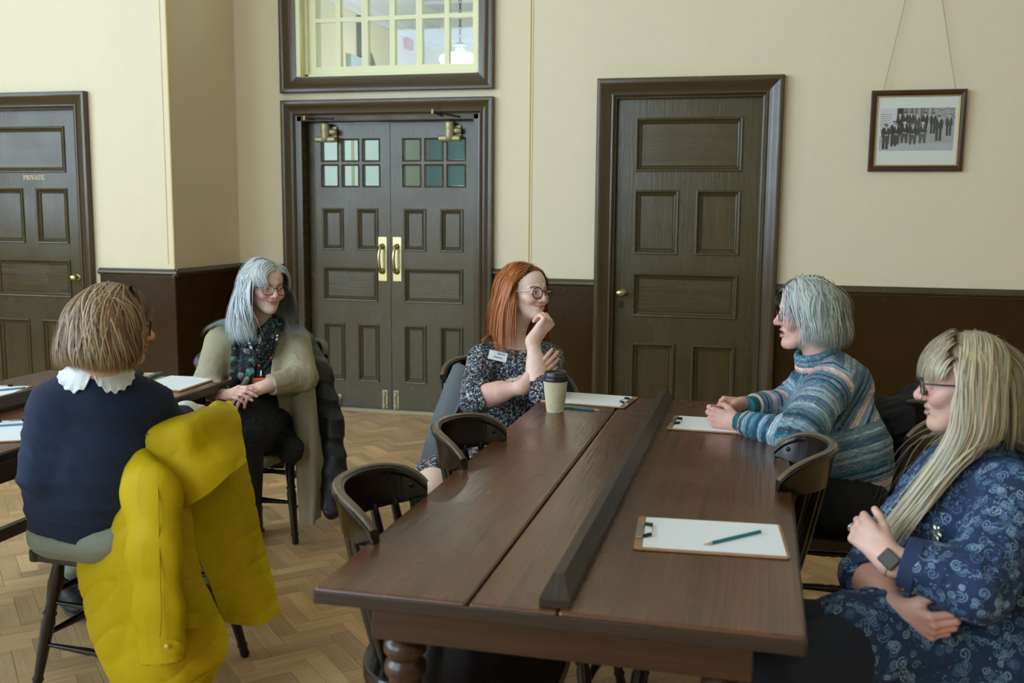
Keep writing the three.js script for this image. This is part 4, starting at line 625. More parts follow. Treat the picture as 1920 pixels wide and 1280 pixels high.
// colours of a living face: lips, flushed cheeks and nose, darker lids
function skinPaint(o) {
  const base = lin(...o.tone), lip = lin(...(o.lip ?? [178, 104, 98])), flush = lin(...(o.flush ?? [214, 140, 122])), smile = o.smile ?? 0, open = o.open ?? 0, shadow = lin(...(o.eyeTone ?? [186, 140, 124]));
  return (x, y, z) => {
    let c = base.slice(); const b = (cx, cy, cz, r) => Math.exp(-((Math.abs(x) - cx) ** 2 + (y - cy) ** 2 + (z - cz) ** 2) / (r * r));
    const n = 0.94 + 0.12 * noise3(x * 90, y * 90, z * 90, 5) + 0.05 * noise3(x * 300, y * 300, z * 300, 9);
    c = mix3(c, flush, clamp(0.85 * b(0.040, -0.030, 0.065, 0.024) + 0.6 * b(0, -0.034, 0.108, 0.016) + 0.3 * b(0, -0.095, 0.08, 0.02) + 0.4 * b(0.078, -0.02, -0.01, 0.02)) * (o.blush ?? 0.5));
    c = mix3(c, shadow, clamp(0.5 * b(0.031, 0.004, 0.08, 0.013) + 0.35 * b(0.029, -0.016, 0.08, 0.011)));
    if (z > 0.066) { const k = 0.004, cxm = 0.023 + smile * 0.005, t = Math.abs(x) / cxm, mid = -0.0610 + smile * 0.006 * t * t - open * 0.005, hh = (0.0088 + open * 0.006) * (1 - t * t * 0.8); const m = t < 1.05 ? sstep(hh + 0.0012, hh - 0.0012, Math.abs(y - mid)) : 0; c = mix3(c, lip, 0.85 * m); if (open && t < 0.75 && Math.abs(y + 0.066) < 0.008 && z < 0.081) c = mix3(c, lin(70, 20, 20), 0.9); }
    return [c[0] * n, c[1] * n, c[2] * n];
  };
}
const SKIN = std({ color: 0xffffff, vertexColors: true, roughness: 0.52, sheen: 0.25, sheenRoughness: 0.5, sheenColor: new THREE.Color(0.9, 0.6, 0.5) });
const eyeTex = (r, g, b) => texture(128, 128, (u, v) => { const d = Math.hypot(u - 0.5, v - 0.5) * 2, n = 0.8 + 0.5 * vnoise(Math.atan2(v - 0.5, u - 0.5) * 12 + 40, d * 3, 999, 9, 2); return d < 0.20 ? [0.02, 0.02, 0.02] : d < 0.46 ? [r * n / 255, g * n / 255, b * n / 255] : d < 0.5 ? [0.12, 0.12, 0.12] : [0.86, 0.83, 0.80]; }, true);
function eyeball(look = [0, 0]) { const g = new THREE.SphereGeometry(0.0129, 24, 18); const p = g.attributes.position, uv = g.attributes.uv; for (let i = 0; i < p.count; i++) { const x = p.getX(i) / 0.0129, y = p.getY(i) / 0.0129, z = p.getZ(i); if (z > 0) uv.setXY(i, 0.5 + x * 0.5 * 1.0, 0.5 + y * 0.5); else uv.setXY(i, 0.02, 0.02); } g.rotateY(look[0]); g.rotateX(look[1]); return g; }
// rims: 'round', 'oval' or 'cat'
function buildGlasses(parent, o) {
  const { w = 0.0225, h = 0.0195, cx = 0.032, cy = -0.004, z = 0.0945, shape = 2.4, rim = 0.0016, color = [30, 26, 24], temple = null, curve = 2.2, tilt = 0.1 } = o;
  const fm = std({ color: S(...color), roughness: 0.25 }), rims = [], lensG = [];
  for (const s of [-1, 1]) {
    const pts = [], N = 40; for (let i = 0; i < N; i++) { const a = i / N * 2 * PI, c = Math.cos(a), n = Math.sin(a), e = 2 / shape, x = Math.sign(c) * Math.abs(c) ** e * w, y = Math.sign(n) * Math.abs(n) ** e * h + (o.drop ?? 0) * (x * s < 0 ? 0 : 0.10) * x * s; const X = s * cx + x; pts.push(V(X, cy + y, z - X * X * curve + y * tilt)); }
    rims.push(new THREE.TubeGeometry(new THREE.CatmullRomCurve3(pts, true), 64, rim, 8, true));
    const P = [s * cx, cy, z - cx * cx * curve], id = []; pts.forEach(p => P.push(p.x, p.y, p.z)); for (let i = 0; i < N; i++) id.push(0, 1 + i, 1 + (i + 1) % N); const g = new THREE.BufferGeometry(); g.setAttribute('position', new THREE.Float32BufferAttribute(P, 3)); g.setIndex(id); g.computeVertexNormals(); lensG.push(g);
  }
  const xb = cx - w, zb = z - xb * xb * curve; rims.push(tube([V(-xb - 0.001, cy + h * 0.3, zb), V(0, cy + h * 0.42, zb + 0.003), V(xb + 0.001, cy + h * 0.3, zb)], rim * 1.1, 14, 8));
  const f = part('glasses', merge(rims), fm, parent);
  for (const g of lensG) part('lens', g, std({ color: 0xffffff, roughness: 0.02, transmission: 1, thickness: 0, ior: 1.5, side: THREE.DoubleSide }), f);
  const tm = temple ? std({ color: S(...temple), roughness: 0.3 }) : fm;
  for (const s of [-1, 1]) { const xo = cx + w, zo = z - xo * xo * curve; part('temple', tube([V(s * xo, cy + h * 0.45, zo), V(s * (xo + 0.010), cy + h * 0.45, zo - 0.012), V(s * 0.074, cy + 0.008, 0.02), V(s * 0.078, cy + 0.010, -0.010), V(s * 0.074, cy - 0.012, -0.030)], o.templeR ?? 0.0018, 24, 8), tm, f, temple ? 'pale temple arm' : undefined); }
  return f;
}
function eyebrows(color, arch = 0.003, thick = 1, r = rng(3)) { const out = []; for (const s of [-1, 1]) for (let i = 0; i < 60; i++) { const t = i / 60 + r() * 0.02, x = 0.014 + t * 0.034, y = 0.0165 + arch * Math.sin(t * PI * 0.85) * 1.6 - t * t * 0.004, z = 0.0885 - x * x * 7.5, dy = (r() - 0.5) * 0.0036 * thick * (1 - t * 0.5); const a = V(s * x, y + dy - 0.001, z), b = V(s * (x + 0.006), y + dy * 0.6 + 0.0012, z - 0.0015 - x * 0.03); out.push(rod(a, b, 0.0007 * thick, 0.0003, 4)); } return merge(out); }
// ---- hair: many tapering locks grown from the scalp, combed by a style, falling under gravity, kept outside head and body
const SCALP = ellipsoid(V(0, 0.028, -0.012), 0.075, 0.086, 0.090);
function hairLine(az) { const a = Math.abs(az) * 180 / PI, k = [[0, 0.074], [35, 0.066], [55, 0.045], [72, 0.018], [85, -0.004], [100, -0.012], [125, -0.036], [180, -0.052]]; for (let i = 0; i < k.length - 1; i++) if (a <= k[i + 1][0]) return lerp(k[i][1], k[i + 1][1], (a - k[i][0]) / (k[i + 1][0] - k[i][0])); return -0.05; }
function growHair(o) {
  const { seed = 1, count = 800, down = V(0, -1, 0), part: px = 0, cut, collide, lift = 0.006, vol = 0.018, width = 0.0042, palette, rootTone = null, fringe = null, curlIn = 0, steps = 40, step = 0.012, back = 0, stray = 0.04, frizz = 0.002, tip = 0.35, spread = 0, sideBias = null, keepFace = true, rootFade = 0.05, wave = 0 } = o;
  const r = rng(seed), P = [], Nn = [], C = [], idx = [], uv = []; let made = 0, tries = 0;
  const gr = (p) => { const e = 0.002; return V(collide(p.x + e, p.y, p.z) - collide(p.x - e, p.y, p.z), collide(p.x, p.y + e, p.z) - collide(p.x, p.y - e, p.z), collide(p.x, p.y, p.z + e) - collide(p.x, p.y, p.z - e)).normalize(); };
  while (made < count && tries < count * 20) {
    tries++; const th = r() * 2 * PI, cy = r() * 1.55 - 0.55, s = Math.sqrt(Math.max(0, 1 - cy * cy)); const p = V(Math.sin(th) * s * 0.074, 0.028 + cy * 0.085, -0.012 + Math.cos(th) * s * 0.089), az = Math.atan2(p.x, p.z + 0.012);
    if (cy > 1 || p.y < hairLine(az) + (r() - 0.5) * 0.006) continue;
    if (!!(fringe && fringe.test(p, az)) !== !!o.only) continue; made++; const inFringe = !!o.only, side = p.x > px + (r() - 0.5) * 0.004 ? 1 : -1, n = p.clone().sub(V(0, 0.028, -0.012)).divide(V(0.0055, 0.0072, 0.008)).normalize();
    let dir = inFringe ? fringe.dir(p, side) : V(side * 1.0, 0.1, (back ? -back : 0) + 0.15 * (p.z > 0.02 ? -1 : p.z < -0.05 ? -1.2 : 0)); if (!inFringe && p.z < -0.06) dir = V(side * 0.35 + p.x * 6, -0.3, -1);
    if (!inFringe && p.y < 0.04) dir = V(p.x * 6, -1, p.z < -0.02 ? -0.4 : -0.3); dir.addScaledVector(n, 0.12).normalize();
    const clump = noise3(p.x * 34, p.y * 34, p.z * 34, seed), layer = clamp((r() < 0.72 ? 0.78 + 0.22 * r() : 0.8 * r()) + 0.22 * (clump - 0.5)), off = lift + vol * layer, pts = [p.clone().addScaledVector(n, -0.004)], q = p.clone().addScaledVector(n, -0.002), wob = V(noise3(p.x * 60, p.y * 60, p.z * 60, 71) - 0.5, 0, noise3(p.x * 60, p.y * 60, p.z * 60, 72) - 0.5).multiplyScalar(0.06).add(V(r() - 0.5, r() - 0.5, r() - 0.5).multiplyScalar(frizz * 8)), ph = r() * 6.3, cutY = cut(p, az, r), fl = inFringe ? fringe.len(p, r) : 9; let len = 0, free = r() < stray;
    for (let k = 0; k < steps; k++) {
      const t = k / steps; dir.addScaledVector(down, inFringe ? (fringe.g ?? 0.25) : 0.28); if (sideBias && !inFringe) dir.addScaledVector(sideBias(q, side), 1); if (curlIn && !inFringe) { const near = clamp(1 - (q.y - cutY) / 0.07); if (near > 0) dir.addScaledVector(V(-q.x * 6, 0, -(q.z + 0.02) * 6), curlIn * near); }
      dir.addScaledVector(wob, 1); if (wave) dir.addScaledVector(V(Math.sin(ph + len * wave), 0, Math.cos(ph + len * wave)), 0.10); dir.normalize(); q.addScaledVector(dir, step); len += step;
      const want = inFringe ? (fringe.off ?? 0.005) + (fringe.vol ?? 0.006) * layer : (0.004 + (off - 0.004) * sstep(0, o.ramp ?? 0.09, len))* (free ? 1.4 : 1) * (1 - 0.75 * Math.min(1, curlIn * 2) * clamp(1 - (q.y - cutY) / 0.07)) + 0.001; let d = collide(q.x, q.y, q.z);
      if (d < want) { const g = gr(q); q.addScaledVector(g, want - d); const dn = dir.dot(g); if (dn < 0) dir.addScaledVector(g, -dn); dir.normalize(); }
      else if (d > want + 0.004 && q.y > -0.02) { const g = gr(q); q.addScaledVector(g, -(d - want - 0.003) * 0.35); }
      pts.push(q.clone()); if (!(o.flow && q.x < 0) && q.y < -0.09 && dir.dot(down) < 0.45) break; if (inFringe ? len > fl || q.y < (fringe.cutY ? fringe.cutY(p) : -9) + 0.006 * Math.sin(ph) : q.y < cutY || len > (o.maxLen ?? 9)) break;
    }
    if (pts.length < 4) continue;
    // ribbon-like lock of three sides
    const tone = palette(p, az, r, layer), w = width * (0.6 + 0.8 * r()), b0 = P.length / 3, M_ = pts.length;
    for (let k = 0; k < M_; k++) {
      const a = pts[Math.max(0, k - 1)], b = pts[Math.min(M_ - 1, k + 1)], tg = b.clone().sub(a).normalize(), nn = pts[k].clone().sub(V(0, Math.min(0.02, pts[k].y), -0.015)).normalize(), bi = tg.clone().cross(nn).normalize(), no = bi.clone().cross(tg).normalize(), t = k / (M_ - 1), ww = w * (t < 0.1 ? 0.5 + 5 * t : t > 1 - tip ? Math.max(0.06, (1 - t) / tip) : 1);
      const tc = rootTone ? mix3(rootTone, tone, sstep(0, rootFade, k * step)) : tone;
      for (const [e, f] of [[-1, 0], [1, 0]]) { P.push(pts[k].x + bi.x * ww * e * 0.5 + no.x * ww * f * 0.5, pts[k].y + bi.y * ww * e * 0.5 + no.y * ww * f * 0.5, pts[k].z + bi.z * ww * e * 0.5 + no.z * ww * f * 0.5); Nn.push(bi.x * e * 0.35 + no.x * 0.9, bi.y * e * 0.35 + no.y * 0.9, bi.z * e * 0.35 + no.z * 0.9); C.push(tc[0], tc[1], tc[2]); uv.push(e, t); }
    }
    for (let k = 0; k < M_ - 1; k++) { const A = b0 + k * 2; idx.push(A, A + 1, A + 2, A + 1, A + 3, A + 2); }
  }
  const g = new THREE.BufferGeometry(); g.setAttribute('position', new THREE.Float32BufferAttribute(P, 3)); g.setAttribute('normal', new THREE.Float32BufferAttribute(Nn, 3)); g.setAttribute('uv', new THREE.Float32BufferAttribute(uv, 2)); g.setAttribute('color', new THREE.Float32BufferAttribute(C, 3)); g.setIndex(idx); return g;
}
// the close under-layer of the hair
function hairCap(tone, thick = 0.006, faceY = 0.062) {
  const it = [[ellipsoid(V(0, 0.028, -0.012), 0.073 + thick, 0.084 + thick, 0.088 + thick), 0]], f0 = it[0][0], f = (x, y, z) => { const az = Math.atan2(x, z + 0.012), line = hairLine(az) + 0.002; return smax(f0(x, y, z), (line - y) * 0.8, 0.004); }; f.c = f0.c; f.r = f0.r;
  const g = netMesh(makeField([[f, 0]]), [[-0.1, -0.08, -0.13], [0.1, 0.14, 0.11]], 0.0045, 2); return paint(g, (x, y, z) => { const n = 0.8 + 0.4 * noise3(x * 160, y * 20, z * 160, 3); return [tone[0] * n, tone[1] * n, tone[2] * n]; });
}
const HAIR = std({ color: 0xffffff, vertexColors: true, roughness: 0.42, sheen: 0.3, sheenRoughness: 0.4, sheenColor: new THREE.Color(1, 0.95, 0.85), side: THREE.DoubleSide });
// ---------------------------------------------------------------- hands, limbs, clothes
function frame(pos, yDir, zHint) { const y = yDir.clone().normalize(), x = y.clone().cross(zHint).normalize(), z = x.clone().cross(y); return new THREE.Matrix4().makeBasis(x, y, z).setPosition(pos); }
// m = 1 left hand, -1 right hand; y along the fingers, z out of the back of the hand
function handItems(o) {
  const { m = 1, curl = [[0.5, 0.6, 0.3], [0.6, 0.7, 0.4], [0.7, 0.8, 0.4], [0.8, 0.8, 0.4]], thumb = [0.6, 0.3, 0.4], spread = 0.05, elbow = null, foreR = 0.036, wristR = 0.0235 } = o, I = [];
  const kx = [0.0255, 0.0085, -0.0085, -0.0245], ky = [0.083, 0.086, 0.081, 0.073], L = [[0.040, 0.0235, 0.019], [0.044, 0.0275, 0.020], [0.040, 0.0255, 0.020], [0.031, 0.019, 0.018]], R = [0.0086, 0.0088, 0.0084, 0.0074];
  for (let f = 0; f < 4; f++) { I.push([capsule(V(m * kx[f] * 0.55, 0.006, -0.001), V(m * kx[f], ky[f], 0), 0.0135, 0.0102), 0.010]); }
  I.push([ellipsoid(V(m * 0.002, 0.045, -0.010), 0.030, 0.040, 0.010), 0.010]);
  for (let f = 0; f < 4; f++) {
    let p = V(m * kx[f], ky[f], 0), a = 0; const sx = m * (1.5 - f) * spread;
    for (let s = 0; s < 3; s++) { a += curl[f][s]; const q = p.clone().add(V(Math.sin(sx) * Math.cos(a), Math.cos(a) * Math.cos(sx), -Math.sin(a)).multiplyScalar(L[f][s])), r0 = R[f] * [1.02, 0.94, 0.86][s], r1 = R[f] * [0.96, 0.88, 0.74][s]; I.push([capsule(p, q, r0, r1), s === 0 ? 0.006 : 0.003]); p = q; }
  }
  const [ab, fl, tip] = thumb; let p = V(m * 0.020, 0.018, -0.008); const d1 = V(m * Math.sin(ab), Math.cos(ab), -0.45 * fl - 0.2).normalize(), q = p.clone().addScaledVector(d1, 0.042);
  I.push([capsule(p, q, 0.0145, 0.0112), 0.012]); const d2 = d1.clone().add(V(-m * 0.35 * tip, 0.25, -0.35 * fl)).normalize(), q2 = q.clone().addScaledVector(d2, 0.030); I.push([capsule(q, q2, 0.0102, 0.0092), 0.004]); const d3 = d2.clone().add(V(-m * 0.35 * tip, 0.1, -0.25 * fl)).normalize(); I.push([capsule(q2, q2.clone().addScaledVector(d3, 0.024), 0.0092, 0.0078), 0.003]);
  I.push([flatcap(V(0, -0.02, 0), V(0, 0.012, -0.001), wristR * 1.12, wristR * 1.15, V(0, 0, 1), 0.78), 0.012]);
  if (elbow) I.push([flatcap(elbow, V(0, -0.015, 0), foreR, wristR * 1.1, V(0, 0, 1), 0.88), 0.016], [flatcap(elbow.clone().multiplyScalar(0.75), elbow.clone().multiplyScalar(0.5), foreR * 1.1, foreR * 0.98, V(0, 0, 1), 0.9), 0.03]);
  return I;
}
function handMesh(o, mat4, h = 0.0026) {
  const e = o.elbowW ? o.elbowW.clone().applyMatrix4(mat4.clone().invert()) : null, I = handItems({ ...o, elbow: e }), b = boundsOf(I, 0.008), g = netMesh(makeField(I), b, h, 2);
  const base = lin(...o.tone), kn = lin(...(o.knuckle ?? [206, 142, 126]));
  paint(g, (x, y, z) => { let c = base; const b2 = (cx, cy, cz, r) => Math.exp(-((x - cx) ** 2 + (y - cy) ** 2 + (z - cz) ** 2) / (r * r)); const m = o.m ?? 1; let k = 0; for (const [a, bb] of [[0.0255, 0.083], [0.0085, 0.086], [-0.0085, 0.081], [-0.0245, 0.073]]) k += b2(m * a, bb, 0.006, 0.011); if (y > 0.095 || z < -0.03) k += 0.45; c = mix3(c, kn, clamp(k * 0.55)); const n = 0.93 + 0.14 * noise3(x * 110, y * 60, z * 110, 7); return [c[0] * n, c[1] * n, c[2] * n]; });
  g.applyMatrix4(mat4); return g;
}
// fold fields for cloth: noise ridges stretched across an axis
function folds(axis, amp, freq, stretch = 3, seed = 1, mask = null) {
  const n = axis.clone().normalize(); return (x, y, z) => { const t = x * n.x + y * n.y + z * n.z, f = freq, g = freq / stretch; const px = (x - n.x * t) * g + n.x * t * f, py = (y - n.y * t) * g + n.y * t * f, pz = (z - n.z * t) * g + n.z * t * f; const v = noise3(px, py, pz, seed), w = noise3(px * 2.1 + 5, py * 2.1, pz * 2.1, seed + 3); const r = 1 - Math.abs(2 * v - 1), q = 1 - Math.abs(2 * w - 1); return -amp * (r * r * 0.7 + q * q * 0.3 - 0.35) * (mask ? mask(x, y, z) : 1); };
}
const near = (c, r) => (x, y, z) => Math.exp(-((x - c.x) ** 2 + (y - c.y) ** 2 + (z - c.z) ** 2) / (r * r));
// uv by box projection in metres, keeping smooth normals
function boxUV(g) { return uvm(g, 1); }
const knit = texture(256, 256, grey((u, v) => { const s = 24, x = u * s, y = v * s, fx = x - Math.floor(x), fy = y - Math.floor(y), vv = Math.abs(fx - 0.5) * 2, k = 0.5 + 0.5 * Math.cos(2 * PI * (fy + vv * 0.5)); return 0.35 * k + 0.4 * (1 - Math.pow(Math.abs(vv - 0.5) * 2, 2)) + 0.25 * vnoise(u * 64, v * 64, 64, 64, 3); }), false, 10, 10);
const weave = texture(256, 256, grey((u, v) => 0.5 + 0.25 * Math.sin(u * 2 * PI * 48) * Math.sin(v * 2 * PI * 48) + 0.25 * (fbm(u * 30, v * 30, 30, 30, 3, 61) - 0.5)), false, 7, 7);
const fabric = (c, o = {}) => std({ color: S(...c), roughness: 0.85, sheen: 0.12, sheenRoughness: 0.6, sheenColor: S(...c.map(v => Math.min(255, v * 1.1 + 6))), bumpMap: weave, bumpScale: 0.0006, ...o });
const wool = (c, o = {}) => fabric(c, { bumpMap: knit, bumpScale: 0.0006, roughness: 0.92, ...o });
function person(label) { return thing('person', label, 'person'); }
function headMatrix(o, yaw, pitch = 0, roll = 0) { return new THREE.Matrix4().makeRotationFromEuler(new THREE.Euler(pitch * PI / 180, yaw * PI / 180, roll * PI / 180, 'YXZ')).setPosition(o); }
const within = (mat, p) => p.clone().applyMatrix4(mat.clone().invert());
// head with everything on it; returns the skin geometry in world space
function addHead(P, mat, o) {
  const items = headItems(o), field = makeField(items), g = netMesh(field, [[-0.1, Math.min(-0.13, (o.neck?.y ?? 0) - 0.03), -0.14], [0.1, 0.13, 0.13]], 0.0021, 2);
  paint(g, skinPaint(o)); const hold = new THREE.Group(); hold.name = 'head_details'; hold.applyMatrix4(mat);
  const put = (name, geo, m, label) => { geo.applyMatrix4(mat); return part(name, geo, m, P, label); };
  for (const s of [-1, 1]) put('eye', eyeball(o.look ?? [0, 0]).translate(s * 0.031, -0.001, 0.069), o.eyeMat);
  put('eyebrow', eyebrows(0, o.arch ?? 0.003, o.browThick ?? 1, rng(o.seed ?? 3)), std({ color: S(...o.brow), roughness: 0.7 }));
  if (o.glasses) { const t = new THREE.Group(); const f = buildGlasses(t, o.glasses); P.add(f); f.geometry.applyMatrix4(mat); f.children.forEach(c => c.geometry.applyMatrix4(mat)); }
  if (o.hair) {
    const H = o.hair, inv = mat.clone().invert(), e = inv.elements, M3 = mat.elements, body = H.body, guard = H.guard ?? [0.050, -0.03, 0.075, 0.062, 0.11, 0.055];
    const hi = [[ellipsoid(V(0, 0.028, -0.012), 0.073, 0.084, 0.088), 0], [ellipsoid(V(0, -0.026, 0.026), 0.062, 0.072, 0.054), 0.02], [capsule(V(0, -0.05, -0.022), o.neck, 0.05, 0.055), 0.02], [ellipsoid(V(-0.076, -0.01, -0.01), 0.008, 0.03, 0.017), 0.004], [ellipsoid(V(0.076, -0.01, -0.01), 0.008, 0.03, 0.017), 0.004]];
    const gf = H.noGuard ? null : ellipsoid(V(0, guard[1], guard[2]), guard[0], guard[4], guard[5]), base = makeField(hi), full = gf ? makeField([...hi, [gf, 0.01]]) : base;
    const world = (x, y, z) => body(M3[0] * x + M3[4] * y + M3[8] * z + M3[12], M3[1] * x + M3[5] * y + M3[9] * z + M3[13], M3[2] * x + M3[6] * y + M3[10] * z + M3[14]);
    const col = body ? (x, y, z) => { const d = full(x, y, z); return y > -0.06 ? d : Math.min(d, world(x, y, z)); } : full;
    const down = V(0, -1, 0).transformDirection(inv);
    const geo = [hairCap(H.tone, H.cap ?? 0.005), growHair({ ...H, collide: col, down })]; if (H.fringe) geo.push(growHair({ ...H, seed: (H.seed ?? 1) + 50, count: H.fringe.count ?? 160, collide: base, down, only: true, stray: 0, test: H.fringe.test }));
    put('hair', mergeGeometries(geo), HAIR, H.label);
  }
  g.applyMatrix4(mat); return g;
}
function finishBody(P, list, tone) { const c = lin(...tone); const out = list.map(g => { if (!g.attributes.color) paint(g, () => c); return g; }); return part('body', mergeGeometries(out), SKIN, P); }
const inner = (items, tone) => paint(netMesh(makeField(items), boundsOf(items, 0.03), 0.014, 1), () => lin(...tone));
function shoeGeometry(at, yaw, s = 1) {
  const it = [[flatcap(V(0, 0.035, -0.02), V(0, 0.028, 0.13), 0.036, 0.034, V(0, 1, 0), 0.75), 0], [ellipsoid(V(0, 0.03, 0.165), 0.040, 0.026, 0.05), 0.03], [capsule(V(0, 0.05, -0.03), V(0, 0.12, -0.035), 0.038, 0.040), 0.03]];
  const g = netMesh(makeField(it), boundsOf(it, 0.02), 0.006, 2), sole = new THREE.ExtrudeGeometry((() => { const q = new THREE.Shape(); q.moveTo(-0.034, -0.07); q.quadraticCurveTo(0, -0.085, 0.034, -0.07); q.quadraticCurveTo(0.036, 0.05, 0.044, 0.14); q.quadraticCurveTo(0.03, 0.225, 0, 0.222); q.quadraticCurveTo(-0.03, 0.225, -0.044, 0.14); q.quadraticCurveTo(-0.036, 0.05, -0.034, -0.07); return q; })(), { depth: 0.014, bevelEnabled: false }); sole.rotateX(PI / 2); sole.scale(1, 1, 1); sole.translate(0, 0.014, 0);
  const up = plain(g), so = plain(sole); for (const q of [up, so]) { q.scale(s, s, s); q.rotateY(yaw); q.translate(at.x, at.y, at.z); } return [up, so];
}
function addShoe(P, at, yaw, mat, soleMat, s = 1) { const [u, so] = shoeGeometry(at, yaw, s); const m = part('shoe', u, mat, P); part('sole', so, soleMat, m); return m; }
function legsItems(hips, knees, ankles, rs = [0.095, 0.066, 0.045], hipR = 0.13) { const I = [[flatcap(hips[0], hips[1], hipR, hipR, V(0, 1, 0), 0.85), 0]]; for (let i = 0; i < 2; i++) { I.push([capsule(hips[i], knees[i], rs[0], rs[1]), 0.05], [capsule(knees[i], ankles[i], rs[1] * 0.98, rs[2]), 0.02]); } return I; }
const shrink = (items, by) => items.map(([f, k, op]) => { const g = (x, y, z) => f(x, y, z) + by; g.c = f.c; g.r = f.r; return [g, k, op]; });
// a limb's sleeve that stops at a plane
function ended(f, at, dir, wob = 0.004) { const n = dir.clone().normalize(), g = (x, y, z) => Math.max(f(x, y, z), (x - at.x) * n.x + (y - at.y) * n.y + (z - at.z) * n.z + wob * Math.sin(x * 90 + y * 110)); g.c = f.c; g.r = f.r; return g; }
{ // the woman in the striped jumper, leaning on the table
  const P = person('woman with a grey-white bob and striped roll-neck jumper, leaning on the table'), tone = [228, 178, 162];
  const O = V(0.146, 1.142, -3.484), neckB = V(0.205, 0.978, -3.508), chest = V(0.246, 0.813, -3.506), belly = V(0.299, 0.669, -3.490), pelvis = V(0.331, 0.539, -3.470);
  const shN = V(0.222, 0.919, -3.369), shF = V(0.193, 0.902, -3.650), elN = V(0.119, 0.782, -3.159), wrN = V(-0.034, 0.795, -3.278), elF = V(0.107, 0.803, -3.647), wrF = V(-0.013, 0.814, -3.494);
  const HM = headMatrix(O, -79, 2, 0), nl = within(HM, neckB);
  // jumper
  const F = V(-1, 0.15, 0), torso = [[flatcap(pelvis, belly, 0.150, 0.150, V(-1, 0, 0), 0.86), 0], [flatcap(belly, chest, 0.148, 0.130, F, 0.86), 0.06], [ellipsoid(chest.clone().add(V(-0.07, -0.04, 0)), 0.09, 0.085, 0.14), 0.05], [flatcap(shN.clone().add(V(0.03, 0.0, -0.04)), shF.clone().add(V(0.03, 0.0, 0.04)), 0.078, 0.078, V(1, 0, 0), 0.85), 0.07], [capsule(chest.clone().add(V(0.02, 0.08, 0)), neckB.clone().add(V(0.005, -0.012, 0)), 0.10, 0.064), 0.05], [flatcap(pelvis.clone().add(V(0.01, -0.04, 0)), pelvis, 0.148, 0.15, V(-1, 0, 0), 0.88), 0.03]];
  const arms = [[capsule(shN, elN, 0.074, 0.066), 0.035], [capsule(elN, wrN, 0.062, 0.042), 0.03], [capsule(shF, elF, 0.070, 0.060), 0.035], [capsule(elF, wrF, 0.058, 0.042), 0.03]];
  const wr = folds(wrN.clone().sub(elN), 0.010, 36, 3, 11, near(elN, 0.13)), wr2 = folds(V(0.2, 1, 0), 0.007, 26, 2.5, 5), wr3 = folds(wrN.clone().sub(elN), 0.006, 48, 3, 21, near(wrN.clone().lerp(elN, 0.5), 0.10));
  const all = [...torso, ...arms], sweat = makeField(all, (x, y, z, d) => d > 0.03 ? 0 : wr(x, y, z) + wr2(x, y, z) + wr3(x, y, z));
  const cutHem = (x, y, z) => pelvis.y - 0.035 - y + 0.02 * (x - pelvis.x) * 2 + 0.012 * Math.sin(x * 40), cuts = (x, y, z) => { let d = Math.max(sweat(x, y, z), cutHem(x, y, z)); for (const [w, e] of [[wrN, elN], [wrF, elF]]) { const ax = w.x - e.x, ay = w.y - e.y, az = w.z - e.z, l = Math.hypot(ax, ay, az), t = ((x - w.x) * ax + (y - w.y) * ay + (z - w.z) * az) / l; if ((x - w.x) ** 2 + (y - w.y) ** 2 + (z - w.z) ** 2 < 0.0081) d = Math.max(d, t); } return d; };
  const g = plain(netMesh(cuts, boundsOf(all, 0.02), 0.0055, 3));
  { // stripes: rings round body and sleeves, slanting over the yoke
    const p = g.attributes.position, uv = g.attributes.uv, tf = makeField(torso), af = arms.map(a => a[0]), up = neckB.clone().sub(pelvis).normalize(), seg = [[shN, elN, 0], [elN, wrN, 0.29], [shF, elF, 0], [elF, wrF, 0.29]];
    for (let i = 0; i < p.count; i += 3) {
      const c = V((p.getX(i) + p.getX(i + 1) + p.getX(i + 2)) / 3, (p.getY(i) + p.getY(i + 1) + p.getY(i + 2)) / 3, (p.getZ(i) + p.getZ(i + 1) + p.getZ(i + 2)) / 3), dt = tf(c.x, c.y, c.z), da = af.map(f => f(c.x, c.y, c.z)); let b = da.indexOf(Math.min(...da)); const arm = da[b] < dt - 0.008, hgt = c.clone().sub(pelvis).dot(up);
      for (let j = 0; j < 3; j++) {
        const q = V().fromBufferAttribute(p, i + j); let u, v;
        if (arm) { const [A, B, o] = seg[b], ax = B.clone().sub(A).normalize(); v = 1.31 + (b > 1 ? 0.2 : 0) + o + q.clone().sub(A).dot(ax); const s = Math.abs(ax.y) > 0.8 ? V(1, 0, 0) : V(0, 1, 0).cross(ax).normalize(); u = q.dot(s) + q.dot(ax.clone().cross(s)); }
        else if (hgt > 0.235) { v = 0.9 + 0.86 * (q.x - pelvis.x) * -1 + 0.5 * q.y; u = q.y + q.z; }
        else { v = q.clone().sub(pelvis).dot(up) + 0.05 + 0.01 * Math.sin((q.x + q.z) * 9); u = q.x + q.z; }
        uv.setXY(i + j, u, v);
      }
    }
  }
  const stripeTone = [[96, 124, 138], [118, 138, 148], [38, 82, 98], [182, 138, 134], [56, 66, 82], [140, 152, 158], [84, 104, 124], [196, 160, 152], [30, 64, 82], [106, 112, 132]], r = rng(19), st = []; for (let v = 0; v < 1;) { const t = stripeTone[Math.floor(r() * 10)], w = 0.010 + r() * 0.022; st.push([v, t, r()]); v += w; }
